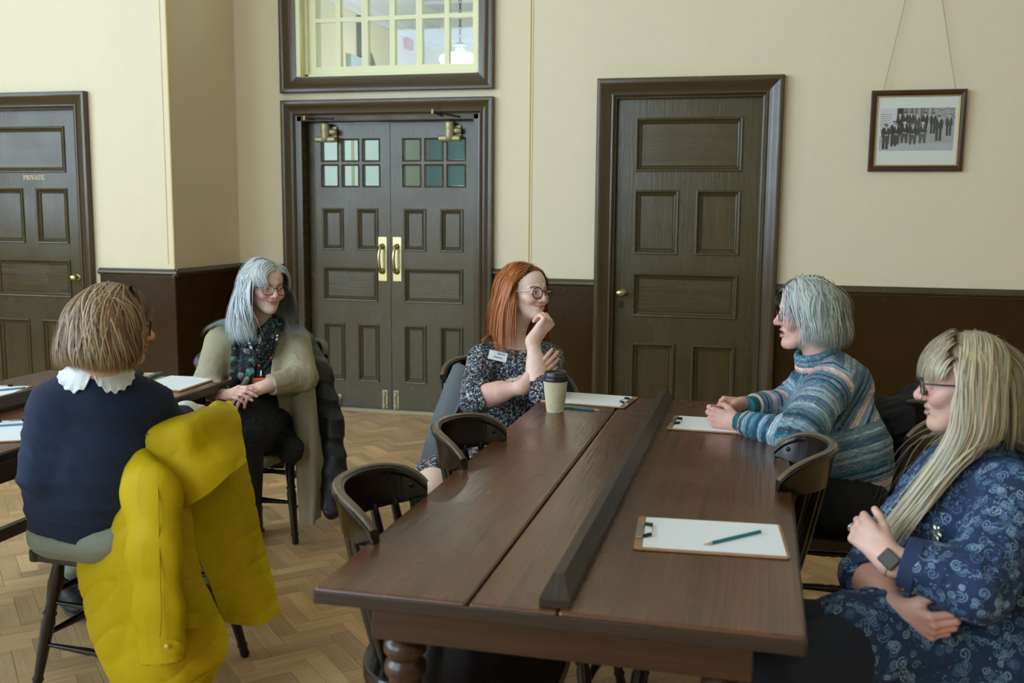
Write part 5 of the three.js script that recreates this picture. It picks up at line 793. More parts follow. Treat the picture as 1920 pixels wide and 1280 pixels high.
  const stripes = texture(256, 1024, (u, v) => { let k = st.length - 1; const vv = v + 0.0016 * (vnoise(u * 60, v * 300, 60, 300, 4) - 0.5); while (k > 0 && st[k][0] > vv) k--; const t = st[k][1], n = 0.92 + 0.44 * vnoise(u * 50, v * 420, 50, 420, 8), mx = vnoise(u * 60, v * 220, 60, 220, 12) > 0.66 ? 1 : 0, row = (Math.floor(v * 190) * 7919 % 11) < 3 ? 1 : 0; return t.map(c => clamp((c * n + mx * 34 + row * 30) / 255)); }, true, 3, 1 / 0.62);
  const sk = std({ map: stripes, roughness: 0.95, bumpMap: knit, bumpScale: 0.003, sheen: 0.1, sheenRoughness: 0.7, sheenColor: S(150, 165, 175) });
  part('jumper', g, sk, P);
  const edge = wool([196, 178, 152]);
  for (const [w, e] of [[wrN, elN], [wrF, elF]]) { const ax = w.clone().sub(e).normalize(), t = new THREE.TorusGeometry(0.037, 0.0065, 8, 40); t.applyQuaternion(new THREE.Quaternion().setFromUnitVectors(V(0, 0, 1), ax)); part('cuff_edge', t.translate(w.x, w.y, w.z), edge, P, 'cream knitted cuff edge'); }
  { const pts = []; for (let i = 0; i < 40; i++) { const a = i / 40 * 2 * PI, dir = V(Math.cos(a), 0, Math.sin(a)); let p = V(pelvis.x, 0, pelvis.z).addScaledVector(dir, 0.3); for (let k = 0; k < 3; k++) p.y = pelvis.y - 0.033 + 0.04 * (p.x - pelvis.x) + 0.012 * Math.sin(p.x * 40); p = dropTo(sweat, p, dir.clone().negate(), 0.001, 0.3); p.y = pelvis.y - 0.033 + 0.04 * (p.x - pelvis.x) + 0.012 * Math.sin(p.x * 40); pts.push(p); } part('hem_edge', new THREE.TubeGeometry(new THREE.CatmullRomCurve3(pts, true), 160, 0.006, 8, true), edge, P, 'cream knitted hem edge'); }
  // rolled collar
  { const ax = O.clone().add(V(0.02, -0.05, 0)).sub(neckB).normalize(), rings = []; [[0.006, 0.068, 0.014], [0.024, 0.064, 0.014], [0.042, 0.062, 0.013]].forEach(([t, R, w], i) => { const q = new THREE.TorusGeometry(R, w, 10, 48); q.scale(1, 1.05, 1); q.applyQuaternion(new THREE.Quaternion().setFromUnitVectors(V(0, 0, 1), ax)); const c = neckB.clone().addScaledVector(ax, t - 0.012).add(V(-0.014, 0.004, 0)); const uv = q.attributes.uv; for (let k = 0; k < uv.count; k++) uv.setXY(k, uv.getX(k) * 0.45, [0.62, 0.13, 0.13][i] + Math.abs(uv.getY(k) - 0.5) * 0.05); rings.push(q.translate(c.x, c.y, c.z)); }); part('roll_collar', merge(rings), sk, P); }
  const teal = fabric([22, 92, 100]);
  for (const [w, e] of [[wrN, elN], [wrF, elF]]) { const d = w.clone().sub(e).normalize(), it = [[capsule(w.clone().addScaledVector(d, -0.03), w.clone().addScaledVector(d, 0.034), 0.035, 0.031), 0]], fd = folds(d, 0.006, 60, 2, 31); const f = makeField(it, (x, y, z) => fd(x, y, z)); const end = w.clone().addScaledVector(d, 0.036); part('undersleeve', boxUV(netMesh((x, y, z) => Math.max(f(x, y, z), (x - end.x) * d.x + (y - end.y) * d.y + (z - end.z) * d.z), boundsOf(it, 0.02), 0.0045, 2)), teal, P, 'teal undersleeve at the wrist'); }
  // trousers and shoes
  const hips = [pelvis.clone().add(V(-0.02, -0.02, 0.085)), pelvis.clone().add(V(-0.02, -0.02, -0.085))], knees = [V(-0.09, 0.53, pelvis.z + 0.10), V(-0.10, 0.53, pelvis.z - 0.12)], ank = [V(-0.02, 0.09, pelvis.z + 0.09), V(-0.06, 0.09, pelvis.z - 0.13)];
  const tr = legsItems(hips, knees, ank), trw = folds(V(1, 0.3, 0), 0.006, 30, 3, 9), black = fabric([26, 25, 28]);
  part('trousers', boxUV(netMesh(makeField(tr, (x, y, z, d) => d > 0.03 ? 0 : trw(x, y, z)), boundsOf(tr, 0.03), 0.009, 2)), black, P);
  const shoeM = std({ color: S(30, 27, 26), roughness: 0.4 }); ank.forEach((a, i) => addShoe(P, V(a.x, 0, a.z), -PI / 2 + i * 0.2, shoeM, M.black, 0.95));
  // head and hands
  const tone2 = lin(196, 200, 194), tone3 = lin(150, 154, 150);
  const head = addHead(P, HM, { tone, lip: [186, 110, 108], flush: [206, 116, 108], blush: 1.15, open: 0.85, nose: 1.04, under: 0.7, jaw: 1.03, cheek: 1.05, neck: nl, neckR: [0.053, 0.060], seed: 4, brow: [168, 150, 136], browThick: 0.7, eyeMat: std({ map: eyeTex(96, 110, 112), roughness: 0.08 }), look: [-0.1, 0], eye: 0.0038,
    glasses: { w: 0.021, h: 0.0165, cx: 0.0315, cy: -0.006, z: 0.0965, shape: 2.8, rim: 0.0013, color: [48, 40, 40], templeR: 0.0021 },
    hair: { seed: 31, count: 5200, tone: tone2, width: 0.0026, part: 0.012, cut: (p, az, r) => -0.102 + 0.012 * r() - (Math.abs(az) > 2.2 ? 0.012 : 0) + (Math.abs(az) < 1.1 ? 0.03 : 0), vol: 0.030, lift: 0.006, curlIn: 0.35, wave: 30, frizz: 0.0012, body: sweat, back: 0.25, stray: 0.05, palette: (p, az, r, l) => mix3(tone3, tone2, clamp(0.25 + r() * 0.9)).map(c => c * (0.86 + 0.24 * r())),
      fringe: { count: 900, cutY: p => p.x > -0.008 ? -0.05 : 0.024, test: (p, az) => p.z > 0.018 && p.y > 0.055 && Math.abs(az) < 1.15, dir: (p, s) => p.x > -0.008 ? V(0.95, 0.05, -0.12 + 0.3 * (p.z > 0.055 ? 1 : 0)) : V(-0.55, -0.1, 0.7), g: 0.2, len: (p, r) => p.x > -0.008 ? 0.13 + r() * 0.05 : 0.09, off: 0.007, vol: 0.012 }, guard: [0.080, -0.02, 0.062, 0, 0.115, 0.066] } });
  const hn = frame(wrN.clone().add(V(-0.030, -0.004, -0.022)), V(-0.94, 0.10, -0.34), V(-0.30, 0.10, 0.95)), hf = frame(wrF.clone().add(V(-0.030, 0.006, 0.0)), V(-0.92, 0.06, 0.34), V(-0.2, 0.75, -0.6));
  const g1 = handMesh({ m: 1, tone: [214, 160, 146], curl: [[0.7, 0.95, 0.5], [0.8, 1.0, 0.5], [0.85, 1.0, 0.5], [0.9, 1.0, 0.5]], thumb: [0.55, 0.9, 0.9], elbowW: elN }, hn), g2 = handMesh({ m: -1, tone: [212, 154, 138], curl: [[0.9, 0.8, 0.4], [1.0, 0.9, 0.4], [1.0, 0.9, 0.5], [1.0, 0.9, 0.5]], thumb: [0.5, 0.6, 0.6], elbowW: elF }, hf);
  const ringG = new THREE.TorusGeometry(0.0098, 0.0022, 8, 20); ringG.rotateX(PI / 2); ringG.translate(0.0255, 0.098, -0.012); ringG.applyMatrix4(hn); part('ring', ringG, std({ color: S(150, 146, 138), metalness: 1, roughness: 0.3 }), P);
  const er = new THREE.SphereGeometry(0.004, 12, 8); er.translate(0.078, -0.037, 0.001); er.applyMatrix4(HM); part('earring', er, std({ color: S(230, 228, 220), metalness: 0.6, roughness: 0.2 }), P);
  finishBody(P, [head, g1, g2, inner(shrink([...torso, ...arms.slice(0, 1), ...arms.slice(2, 3)], 0.03), tone)], tone);
}
{ // the red-haired woman, chin on her hand
  const P = person('red-haired woman in a dark floral dress and round glasses, chin on one hand, smiling'), tone = [240, 206, 190];
  const O = V(-0.922, 1.145, -3.935), neckB = V(-0.990, 0.936, -3.964), chest = V(-0.955, 0.783, -3.920), belly = V(-0.989, 0.594, -3.918), pelvis = V(-1.031, 0.455, -3.910);
  const shR = V(-1.075, 0.883, -3.842), shL = V(-0.839, 0.873, -4.013), elR = V(-1.068, 0.746, -3.690), wrR = V(-0.864, 0.815, -3.667), elL = V(-0.808, 0.783, -3.677), wrL = V(-0.839, 0.985, -3.748);
  const HM = headMatrix(O, 60, -5, -4), nl = within(HM, neckB), F = V(Math.sin(0.5), 0, Math.cos(0.5));
  const torso = [[flatcap(pelvis, belly, 0.155, 0.140, F, 0.78), 0], [flatcap(belly, chest, 0.138, 0.135, F, 0.8), 0.05], [ellipsoid(chest.clone().addScaledVector(F, 0.065).add(V(0, -0.03, 0)), 0.115, 0.075, 0.07), 0.05], [capsule(shR.clone().lerp(shL, 0.12), shR.clone().lerp(shL, 0.88), 0.060, 0.060), 0.06], [capsule(chest.clone().add(V(0, 0.06, 0)), neckB.clone().add(V(0, -0.025, 0)), 0.10, 0.055), 0.05]];
  const foreR = wrR.clone().sub(elR), endR = elR.clone().lerp(wrR, 0.26), endL = elL.clone().lerp(wrL, 0.14);
  const arms = [[capsule(shR, elR, 0.059, 0.055), 0.03], [ended(capsule(elR, elR.clone().lerp(wrR, 0.5), 0.053, 0.052), endR, foreR), 0.02], [capsule(shL, elL.clone().add(V(0.02, 0.02, -0.01)), 0.059, 0.060), 0.03], [capsule(elL.clone().add(V(0.015, -0.006, -0.02)), elL.clone().lerp(wrL, 0.2).add(V(0.012, -0.02, -0.02)), 0.050, 0.048), 0.02]];
  const w1 = folds(V(0.3, 1, 0.2), 0.008, 30, 2.5, 3), w2 = folds(foreR, 0.010, 40, 3, 13, near(elR, 0.10)), w3 = folds(V(0.2, 1, 0.3), 0.012, 44, 3, 17, near(elL.clone().add(V(0.03, 0.03, 0)), 0.10)), all = [...torso, ...arms], dress0 = makeField(all, (x, y, z, d) => d > 0.03 ? 0 : w1(x, y, z) + w2(x, y, z) + w3(x, y, z));
  const nk = ellipsoid(neckB.clone().addScaledVector(F, 0.055).add(V(0.012, 0.03, 0)), 0.105, 0.062, 0.085), dR = foreR.clone().normalize(), dL = wrL.clone().sub(elL).normalize();
  const dress = (x, y, z) => { let d = smax(dress0(x, y, z), -nk(x, y, z), 0.008); return d; };
  const knR = V(-1.090, 0.526, -3.260), knL = V(-0.943, 0.506, -3.377), hR = V(-1.070, 0.469, -3.839), hL = V(-0.974, 0.448, -3.954);
  const skirt = [[flatcap(pelvis, pelvis.clone().add(V(0, -0.06, 0)), 0.16, 0.16, V(0, 1, 0), 0.9), 0], [capsule(hR, hR.clone().lerp(knR, 0.93), 0.112, 0.086), 0.06], [capsule(hL, hL.clone().lerp(knL, 0.95), 0.112, 0.09), 0.07]], w4 = folds(knR.clone().sub(hR), 0.010, 12, 0.35, 8);
  const skf = makeField(skirt, (x, y, z, d) => d > 0.03 ? 0 : w4(x, y, z)), dd = (x, y, z) => smin(dress(x, y, z), skf(x, y, z), 0.03);
  const flower = (() => { const N = 640, cv = document.createElement('canvas'); cv.width = cv.height = N; const c = cv.getContext('2d'), r = rng(5); c.fillStyle = '#161b28'; c.fillRect(0, 0, N, N); const cols = ['#6f88a8', '#4a6488', '#8ea0b4', '#c9c4b0', '#dcd8c8', '#b0655c', '#c98f7e', '#5d7268', '#7d8a5e', '#32486e', '#2b3a5c', '#e6e2d6']; const blob = (x, y, f) => { for (const dx of [-N, 0, N]) for (const dy of [-N, 0, N]) if (x + dx > -40 && x + dx < N + 40 && y + dy > -40 && y + dy < N + 40) f(x + dx, y + dy); };
    for (let i = 0; i < 760; i++) { const x = r() * N, y = r() * N, k = cols[Math.floor(r() * cols.length)], n = 3 + Math.floor(r() * 4), a0 = r() * 6, s = 4 + r() * 6.5, k2 = cols[Math.floor(r() * cols.length)]; blob(x, y, (X, Y) => { c.fillStyle = k; for (let q = 0; q < n; q++) { const a = a0 + q / n * 6.28; c.beginPath(); c.ellipse(X + Math.cos(a) * s * 0.8, Y + Math.sin(a) * s * 0.8, s * 0.7, s * 0.42, a, 0, 7); c.fill(); } c.fillStyle = k2; c.beginPath(); c.arc(X, Y, s * 0.3, 0, 7); c.fill(); }); }
    for (let i = 0; i < 900; i++) { const x = r() * N, y = r() * N, k = cols[Math.floor(r() * cols.length)], a = r() * 6, l = 4 + r() * 7; blob(x, y, (X, Y) => { c.fillStyle = k; c.beginPath(); c.ellipse(X, Y, l, 1.7 + l * 0.16, a, 0, 7); c.fill(); }); }
    const t = new THREE.CanvasTexture(cv); t.colorSpace = THREE.SRGBColorSpace; t.wrapS = t.wrapT = THREE.RepeatWrapping; t.repeat.set(1 / 0.21, 1 / 0.21); return t; })();
  const floral = std({ map: flower, roughness: 0.85, bumpMap: weave, bumpScale: 0.0006 });
  part('dress', boxUV(netMesh(dd, boundsOf([...all, ...skirt], 0.03), 0.0055, 3)), floral, P);
  const hair1 = lin(186, 100, 42), hair2 = lin(222, 142, 74), hair3 = lin(140, 72, 32), root = lin(96, 60, 38);
  const head = addHead(P, HM, { tone, lip: [192, 120, 112], flush: [226, 152, 140], blush: 0.75, smile: 1.15, nose: 1.0, cheek: 1.05, jaw: 0.96, neck: nl, neckR: [0.046, 0.050], seed: 6, brow: [132, 88, 58], browThick: 0.9, eyeMat: std({ map: eyeTex(92, 84, 62), roughness: 0.08 }), look: [0.2, 0], eye: 0.0034,
    glasses: { w: 0.0235, h: 0.0215, cx: 0.0325, cy: -0.006, z: 0.0965, shape: 2.1, rim: 0.0019, color: [38, 28, 26], temple: [226, 218, 208], templeR: 0.0024 },
    hair: { seed: 8, count: 5200, tone: hair3, width: 0.0025, part: 0.012, cut: (p, az, r) => -0.215 - 0.02 * r() + (Math.abs(az) > 1.8 ? 0.03 : 0), vol: 0.026, lift: 0.005, steps: 44, frizz: 0.0006, body: dress0, back: 0.42, stray: 0.02, rootTone: root, rootFade: 0.045, spread: 0, sideBias: (q, s) => V(s * 0.02, 0, q.y > -0.05 ? -0.05 : 0.02), guard: [0.064, -0.02, 0.055, 0, 0.125, 0.075], palette: (p, az, r, l) => mix3(hair1, r() < 0.3 ? hair3 : hair2, 0.75 * r()).map(c => c * (0.8 + 0.35 * r())) } });
  const hr = frame(wrR.clone().add(V(0.010, 0.004, 0.0)), V(-0.747, 0.921, -3.731).sub(wrR), V(0.1, -0.25, 1)), hl = frame(wrL.clone().addScaledVector(dL, 0.004), V(-0.805, 1.033, -3.773).sub(wrL), V(0.55, -0.28, 0.55));
  const g1 = handMesh({ m: -1, tone: [230, 184, 166], curl: [[0.1, 0.25, 0.15], [0.12, 0.25, 0.2], [0.15, 0.3, 0.2], [0.2, 0.3, 0.2]], thumb: [0.16, 0.4, 0.2], elbowW: elR, foreR: 0.040, spread: 0.07 }, hr), g2 = handMesh({ m: 1, tone: [236, 196, 178], curl: [[1.15, 1.15, 0.4], [1.2, 1.2, 0.5], [1.25, 1.3, 0.5], [1.3, 1.3, 0.5]], thumb: [0.4, 0.6, 0.6], elbowW: elL, foreR: 0.038 }, hl);
  { const c = elR.clone().lerp(wrR, 0.62), t = new THREE.TorusGeometry(0.033, 0.0014, 6, 36); t.applyQuaternion(new THREE.Quaternion().setFromUnitVectors(V(0, 0, 1), dR)); part('bracelet', t.translate(c.x, c.y, c.z), std({ color: S(70, 54, 40), roughness: 0.5 }), P, 'thin dark cord bracelet'); }
  { const e = new THREE.TorusGeometry(0.007, 0.0011, 6, 18); e.rotateY(1.2); e.translate(-0.079, -0.047, -0.002); e.applyMatrix4(HM); part('earring', e, std({ color: S(196, 150, 96), metalness: 1, roughness: 0.25 }), P); }
  const nb = [[capsule(knR.clone().lerp(hR, 0.25), knR.clone().add(V(0.01, -0.006, 0.02)), 0.068, 0.062), 0], [capsule(knR, V(knR.x + 0.10, 0.09, knR.z - 0.02), 0.060, 0.042), 0.02], [capsule(knL, V(knL.x + 0.05, 0.09, knL.z + 0.0), 0.060, 0.042), 0], [capsule(neckB.clone().addScaledVector(F, 0.03).add(V(0, -0.03, 0)), chest.clone().addScaledVector(F, 0.035), 0.075, 0.10), 0.03], [capsule(shR.clone().lerp(shL, 0.22), shR.clone().lerp(shL, 0.78), 0.052, 0.052), 0.05], [capsule(neckB.clone().add(V(0, 0.03, 0)), neckB.clone().add(V(0, -0.04, 0)), 0.05, 0.06), 0.04]];
  const low = netMesh(makeField(nb), boundsOf(nb, 0.02), 0.008, 2); paint(low, () => lin(...tone));
  finishBody(P, [head, g1, g2, low, inner(shrink([...torso, ...skirt], 0.03), tone)], tone);
  const sm = std({ color: S(36, 34, 38), roughness: 0.4 }); addShoe(P, V(knR.x + 0.11, 0, knR.z - 0.02), 0.4, sm, M.black, 0.95); addShoe(P, V(knL.x + 0.05, 0, knL.z), 0.5, sm, M.black, 0.95);
  { // name badge
    const c = V(-0.989, 0.897, -3.782), p = dropTo(dress, c.clone().addScaledVector(F, 0.08), F.clone().negate(), 0.003, 0.3), n = gradient(dress, p, 0.02), b = thing('name_badge', 'white name badge pinned to the floral dress of the red-haired woman', 'badge'); b.matrixAutoUpdate = true; const m = new THREE.Matrix4().lookAt(n, V(), V(0.22, 1, 0)); b.quaternion.setFromRotationMatrix(m); b.position.copy(p).addScaledVector(n, 0.010);
    const s = new RoundedBoxGeometry(0.074, 0.040, 0.004, 3, 0.006); part('plate', s, std({ color: S(228, 234, 236), roughness: 0.35 }), b);
    const font = await new FontLoader().loadAsync('fonts/droid/droid_sans_bold.typeface.json'); const t = new TextGeometry('Kelly Barr', { font, size: 0.0056, depth: 0.0006, curveSegments: 3 }); t.translate(-0.016, -0.009, 0.002); part('name', t, M.black, b); const bl = std({ color: S(84, 134, 160), roughness: 0.5 }); const lg = merge([box(-0.004, 0.006, 0.006, 0.012, 0.0018, 0.0026), box(0.008, 0.026, 0.007, 0.0105, 0.0018, 0.0026)]); part('emblem', lg, bl, b);
  }
}
{ // the woman with long white hair, legs crossed
  const P = person('woman with long white hair, beige cardigan and dark patterned scarf, hands in her lap'), tone = [236, 198, 182];
  const O = V(-2.071, 1.141, -3.930), neckB = V(-2.130, 0.949, -3.983), chest = V(-2.128, 0.769, -3.991), belly = V(-2.141, 0.587, -4.067), pelvis = V(-2.159, 0.430, -4.187);
  const shR = V(-2.274, 0.889, -3.908), shL = V(-2.007, 0.886, -4.078), elR = V(-2.273, 0.725, -3.783), wrR = V(-2.118, 0.708, -3.653), elL = V(-1.879, 0.764, -3.886), wrL = V(-1.960, 0.749, -3.708);
  const HM = headMatrix(O, 56, 3, -3), nl = within(HM, neckB), F = V(Math.sin(0.3), 0.12, Math.cos(0.3)).normalize(), R_ = V(F.z, 0, -F.x).normalize();
  const torso = [[flatcap(pelvis, belly, 0.150, 0.142, F, 0.8), 0], [flatcap(belly, chest, 0.142, 0.140, F, 0.8), 0.05], [ellipsoid(chest.clone().addScaledVector(F, 0.07).add(V(0, -0.03, 0)), 0.13, 0.08, 0.07), 0.05], [capsule(shR.clone().lerp(shL, 0.12), shR.clone().lerp(shL, 0.88), 0.060, 0.060), 0.06], [capsule(chest.clone().add(V(0, 0.06, 0)), neckB.clone().add(V(0, -0.02, 0)), 0.10, 0.055), 0.05]];
  const hR = V(-2.198, 0.434, -4.157), hL = V(-2.110, 0.421, -4.240), kTop = V(-2.092, 0.642, -3.671), kLow = V(-2.031, 0.564, -3.697), aTop = V(-2.095, 0.390, -3.491), aLow = V(-2.21, 0.09, -4.02);
  const skirt = [[flatcap(hR, hL, 0.125, 0.125, V(0, 1, 0), 0.9), 0], [capsule(hL, kTop, 0.115, 0.076), 0.06], [capsule(hR, kLow, 0.110, 0.078), 0.07], [capsule(V(-2.046, 0.416, -4.110), V(-1.953, 0.430, -3.906), 0.07, 0.05), 0.08]], legs = [[capsule(kTop, aTop, 0.062, 0.045), 0], [capsule(kLow, aLow, 0.062, 0.043), 0.01]];
  const w1 = folds(V(0.2, 1, 0), 0.006, 26, 2.5, 3), w2 = folds(kTop.clone().sub(hL), 0.012, 14, 0.3, 7), dress = makeField([...torso, ...skirt.map(([f, k]) => [f, 0.05])], (x, y, z, d) => d > 0.03 ? 0 : w1(x, y, z) * 0.6 + w2(x, y, z) * (y < 0.75 ? 1 : 0));
  part('dress', boxUV(netMesh(dress, boundsOf([...torso, ...skirt], 0.03), 0.006, 3)), fabric([24, 24, 28]), P);
  part('stockings', boxUV(netMesh(makeField(legs), boundsOf(legs, 0.02), 0.008, 2)), fabric([28, 34, 46]), P);
  const bootM = std({ color: S(24, 24, 27), roughness: 0.35 }); addShoe(P, V(aLow.x, 0, aLow.z), 0.1, bootM, M.black, 0.95); addShoe(P, aTop.clone().add(V(0, -0.09, 0)), -0.5, bootM, M.black, 0.9);
  // open cardigan
  const grow = torso.map(([f, k]) => { const g = (x, y, z) => f(x, y, z) - 0.014; g.c = f.c; g.r = f.r + 0.014; return [g, k]; });
  const dR = wrR.clone().sub(elR), dL = wrL.clone().sub(elL), arms = [[capsule(shR, elR, 0.068, 0.056), 0.035], [ended(capsule(elR, wrR, 0.056, 0.040), elR.clone().lerp(wrR, 0.80), dR), 0.025], [capsule(shL, elL, 0.068, 0.060), 0.035], [ended(capsule(elL, wrL, 0.060, 0.040), elL.clone().lerp(wrL, 0.88), dL), 0.025]];
  const wa = folds(dL, 0.008, 40, 3, 14, near(elL, 0.13)), wb = folds(dR, 0.008, 40, 3, 15, near(elR, 0.13)), wc = folds(V(0.2, 1, 0.1), 0.007, 22, 2, 18);
  const open = (x, y, z) => { const px = x - chest.x, py = y - chest.y, pz = z - chest.z, r = px * R_.x + pz * R_.z + 0.0, f = px * F.x + py * F.y + pz * F.z, half = 0.082 + 0.10 * Math.max(0, -py) + 0.1 * Math.max(0, py - 0.12); return Math.max(Math.abs(r + 0.012) - half, -f - 0.01); };
  const cardT = makeField(grow), cardA = makeField(arms), card = (x, y, z) => { const t = smax(cardT(x, y, z), -open(x, y, z), 0.006), d = smin(t, cardA(x, y, z), 0.03); return d > 0.03 ? d : d + wa(x, y, z) + wb(x, y, z) + wc(x, y, z) * 0.7; };
  const beige = wool([158, 148, 118]);
  const cardM = part('cardigan', boxUV(netMesh((x, y, z) => Math.max(card(x, y, z), pelvis.y - 0.02 - y), boundsOf([...grow, ...arms], 0.02), 0.0058, 3)), beige, P);
  part('cardigan_skirt', cloth([[V(-2.083, 0.635, -4.046), V(-1.955, 0.661, -3.978), V(-1.900, 0.709, -4.019), V(-1.950, 0.605, -4.159)], [V(-2.029, 0.501, -4.063), V(-1.937, 0.495, -3.981), V(-1.887, 0.547, -4.000), V(-1.906, 0.422, -4.124)], [V(-1.980, 0.369, -3.995), V(-1.920, 0.338, -3.964), V(-1.873, 0.408, -3.985), V(-1.866, 0.313, -4.078)], [V(-1.966, 0.245, -3.982), V(-1.897, 0.210, -3.953), V(-1.867, 0.278, -3.979), V(-1.875, 0.223, -4.043)], [V(-1.947, 0.105, -3.968), V(-1.888, 0.097, -3.940), V(-1.865, 0.108, -3.957), V(-1.872, 0.123, -4.010)]], 40, 50, 0.006, (u, v) => 0.008 * Math.sin(u * 16 + v * 3) * sstep(0, 0.3, v)), beige, cardM);
  part('cardigan_tail', cloth([[V(-2.189, 0.414, -3.990), V(-2.106, 0.413, -3.980), V(-2.041, 0.404, -4.005)], [V(-2.159, 0.384, -3.952), V(-2.085, 0.376, -3.938), V(-2.026, 0.383, -3.964)], [V(-2.144, 0.349, -3.951), V(-2.089, 0.345, -3.944), V(-2.039, 0.362, -3.969)]], 16, 8, 0.006), beige, cardM);
  // scarf: thick loop and one hanging end
  const print = (() => { const N = 512, cv = document.createElement('canvas'); cv.width = cv.height = N; const c = cv.getContext('2d'), r = rng(15); c.fillStyle = '#12181e'; c.fillRect(0, 0, N, N); for (let i = 0; i < 34; i++) { const x = r() * N, y = r() * N, s = 20 + r() * 36, a = r() * 6; c.save(); c.translate(x, y); c.rotate(a); const pale = r() < 0.38, colr = pale ? '#9a8c82' : r() < 0.6 ? '#1f5a54' : '#2c4a44'; c.fillStyle = colr; c.beginPath(); c.moveTo(0, -s); c.bezierCurveTo(s, -s, s * 0.9, s * 0.7, 0, s * 0.8); c.bezierCurveTo(-s * 0.8, s * 0.7, -s * 0.6, -s * 0.2, 0, -s); c.fill(); c.strokeStyle = pale ? '#3a3634' : '#7fae8c'; c.lineWidth = 2; for (let k = 1; k < 4; k++) { c.beginPath(); c.ellipse(0, s * 0.15, s * 0.18 * k, s * 0.15 * k, 0, 0, 5); c.stroke(); } for (let k = 0; k < 9; k++) { c.beginPath(); c.moveTo(0, s * 0.6); c.lineTo((r() - 0.5) * s * 1.4, -s * 0.6 * r()); c.stroke(); } c.restore(); } for (let i = 0; i < 220; i++) { c.fillStyle = ['#2e7a70', '#88a56a', '#b9b0a2', '#1d3c4a'][Math.floor(r() * 4)]; c.beginPath(); c.arc(r() * N, r() * N, 1.5 + r() * 4, 0, 7); c.fill(); } const t = new THREE.CanvasTexture(cv); t.colorSpace = THREE.SRGBColorSpace; t.wrapS = t.wrapT = THREE.RepeatWrapping; t.repeat.set(1 / 0.26, 1 / 0.26); return t; })();
  const scarfM = std({ map: print, roughness: 0.85, bumpMap: weave, bumpScale: 0.0006 });
  const loop = []; { const pts = []; for (let i = 0; i < 16; i++) { const a = i / 16 * 2 * PI, c = Math.cos(a), s = Math.sin(a); pts.push(neckB.clone().addScaledVector(R_, c * 0.074).addScaledVector(F, s * 0.072 + 0.014).add(V(0, 0.022 - 0.066 * Math.max(0, s) + 0.01 * Math.sin(a * 3), 0))); } for (let i = 0; i < 16; i++) { const s = Math.sin(i / 16 * 2 * PI); loop.push([capsule(pts[i], pts[(i + 1) % 16], 0.028 + 0.012 * Math.max(0, s), 0.028 + 0.012 * Math.max(0, Math.sin((i + 1) / 16 * 2 * PI))), 0.012]); } loop.push([capsule(V(-2.124, 0.886, -3.893), V(-2.081, 0.848, -3.878), 0.04, 0.03), 0.03], [capsule(V(-2.049, 0.912, -3.926), V(-2.064, 0.862, -3.884), 0.034, 0.028), 0.03]); }
  const ws = folds(R_.clone().add(V(0, 0.4, 0)), 0.014, 24, 0.4, 24), ws2 = folds(V(0.4, 1, 0.1), 0.006, 26, 3, 27);
  const sc = part('scarf', boxUV(netMesh(makeField(loop, (x, y, z, d) => d > 0.04 ? 0 : ws(x, y, z) + ws2(x, y, z)), boundsOf(loop, 0.03), 0.005, 3)), scarfM, P);
  const endG = []; for (let j = 0; j <= 6; j++) { const row = []; for (let i = 0; i <= 4; i++) { const t = j / 6, px = chest.clone().addScaledVector(R_, -0.115 + i * 0.030 - 0.012 * t).add(V(0, 0.11 - 0.27 * t, 0)).addScaledVector(F, 0.3); row.push(dropTo(dress, px, F.clone().negate(), 0.014 + 0.008 * (i % 2), 0.6)); } endG.push(row); }
  part('hanging_end', cloth(endG, 24, 36, 0.006, (u, v) => 0.005 * Math.sin(u * 20 + v * 2)), scarfM, sc);
  // head, hands
  const h1 = lin(216, 222, 222), h2 = lin(168, 172, 172);
  const head = addHead(P, HM, { tone, lip: [188, 104, 100], flush: [224, 140, 132], blush: 0.9, smile: 0.9, nose: 1.0, jaw: 0.98, cheek: 1.1, neck: nl, neckR: [0.047, 0.052], seed: 9, brow: [110, 88, 74], browThick: 0.8, arch: 0.004, eyeMat: std({ map: eyeTex(84, 92, 92), roughness: 0.08 }), look: [0.25, 0.05], eye: 0.0036,
    glasses: { w: 0.0245, h: 0.0205, cx: 0.0325, cy: -0.007, z: 0.0965, shape: 2.7, rim: 0.0015, color: [46, 40, 38], templeR: 0.0017 },
    hair: { seed: 12, count: 5400, tone: h2, width: 0.0025, part: 0.022, cut: (p, az, r) => -0.19 - 0.05 * r(), vol: 0.017, lift: 0.005, steps: 44, frizz: 0.0008, flow: true, body: (x, y, z) => Math.min(dress(x, y, z), card(x, y, z)), back: 0.35, stray: 0.03, wave: 14, palette: (p, az, r) => mix3(h2, h1, clamp(0.2 + r())).map(c => c * (0.9 + 0.16 * r())), guard: [0.084, -0.035, 0.056, 0, 0.12, 0.066],
      fringe: { count: 1100, cutY: p => -0.12, test: (p, az) => p.z > 0.03 && p.y > 0.058 && Math.abs(az) < 0.95, dir: (p, s) => p.x > 0.022 ? V(0.9, -0.15, 0.1) : V(-0.97, 0.0, 0.05), g: 0.05, len: (p, r) => 0.13 + r() * 0.05, off: 0.005, vol: 0.009 } } });
  const hr = frame(wrR, V(-1.981, 0.759, -3.589).sub(wrR), V(-0.1, 0.75, 0.6)), hl = frame(wrL, V(-2.036, 0.725, -3.592).sub(wrL), V(0.1, 0.8, 0.55));
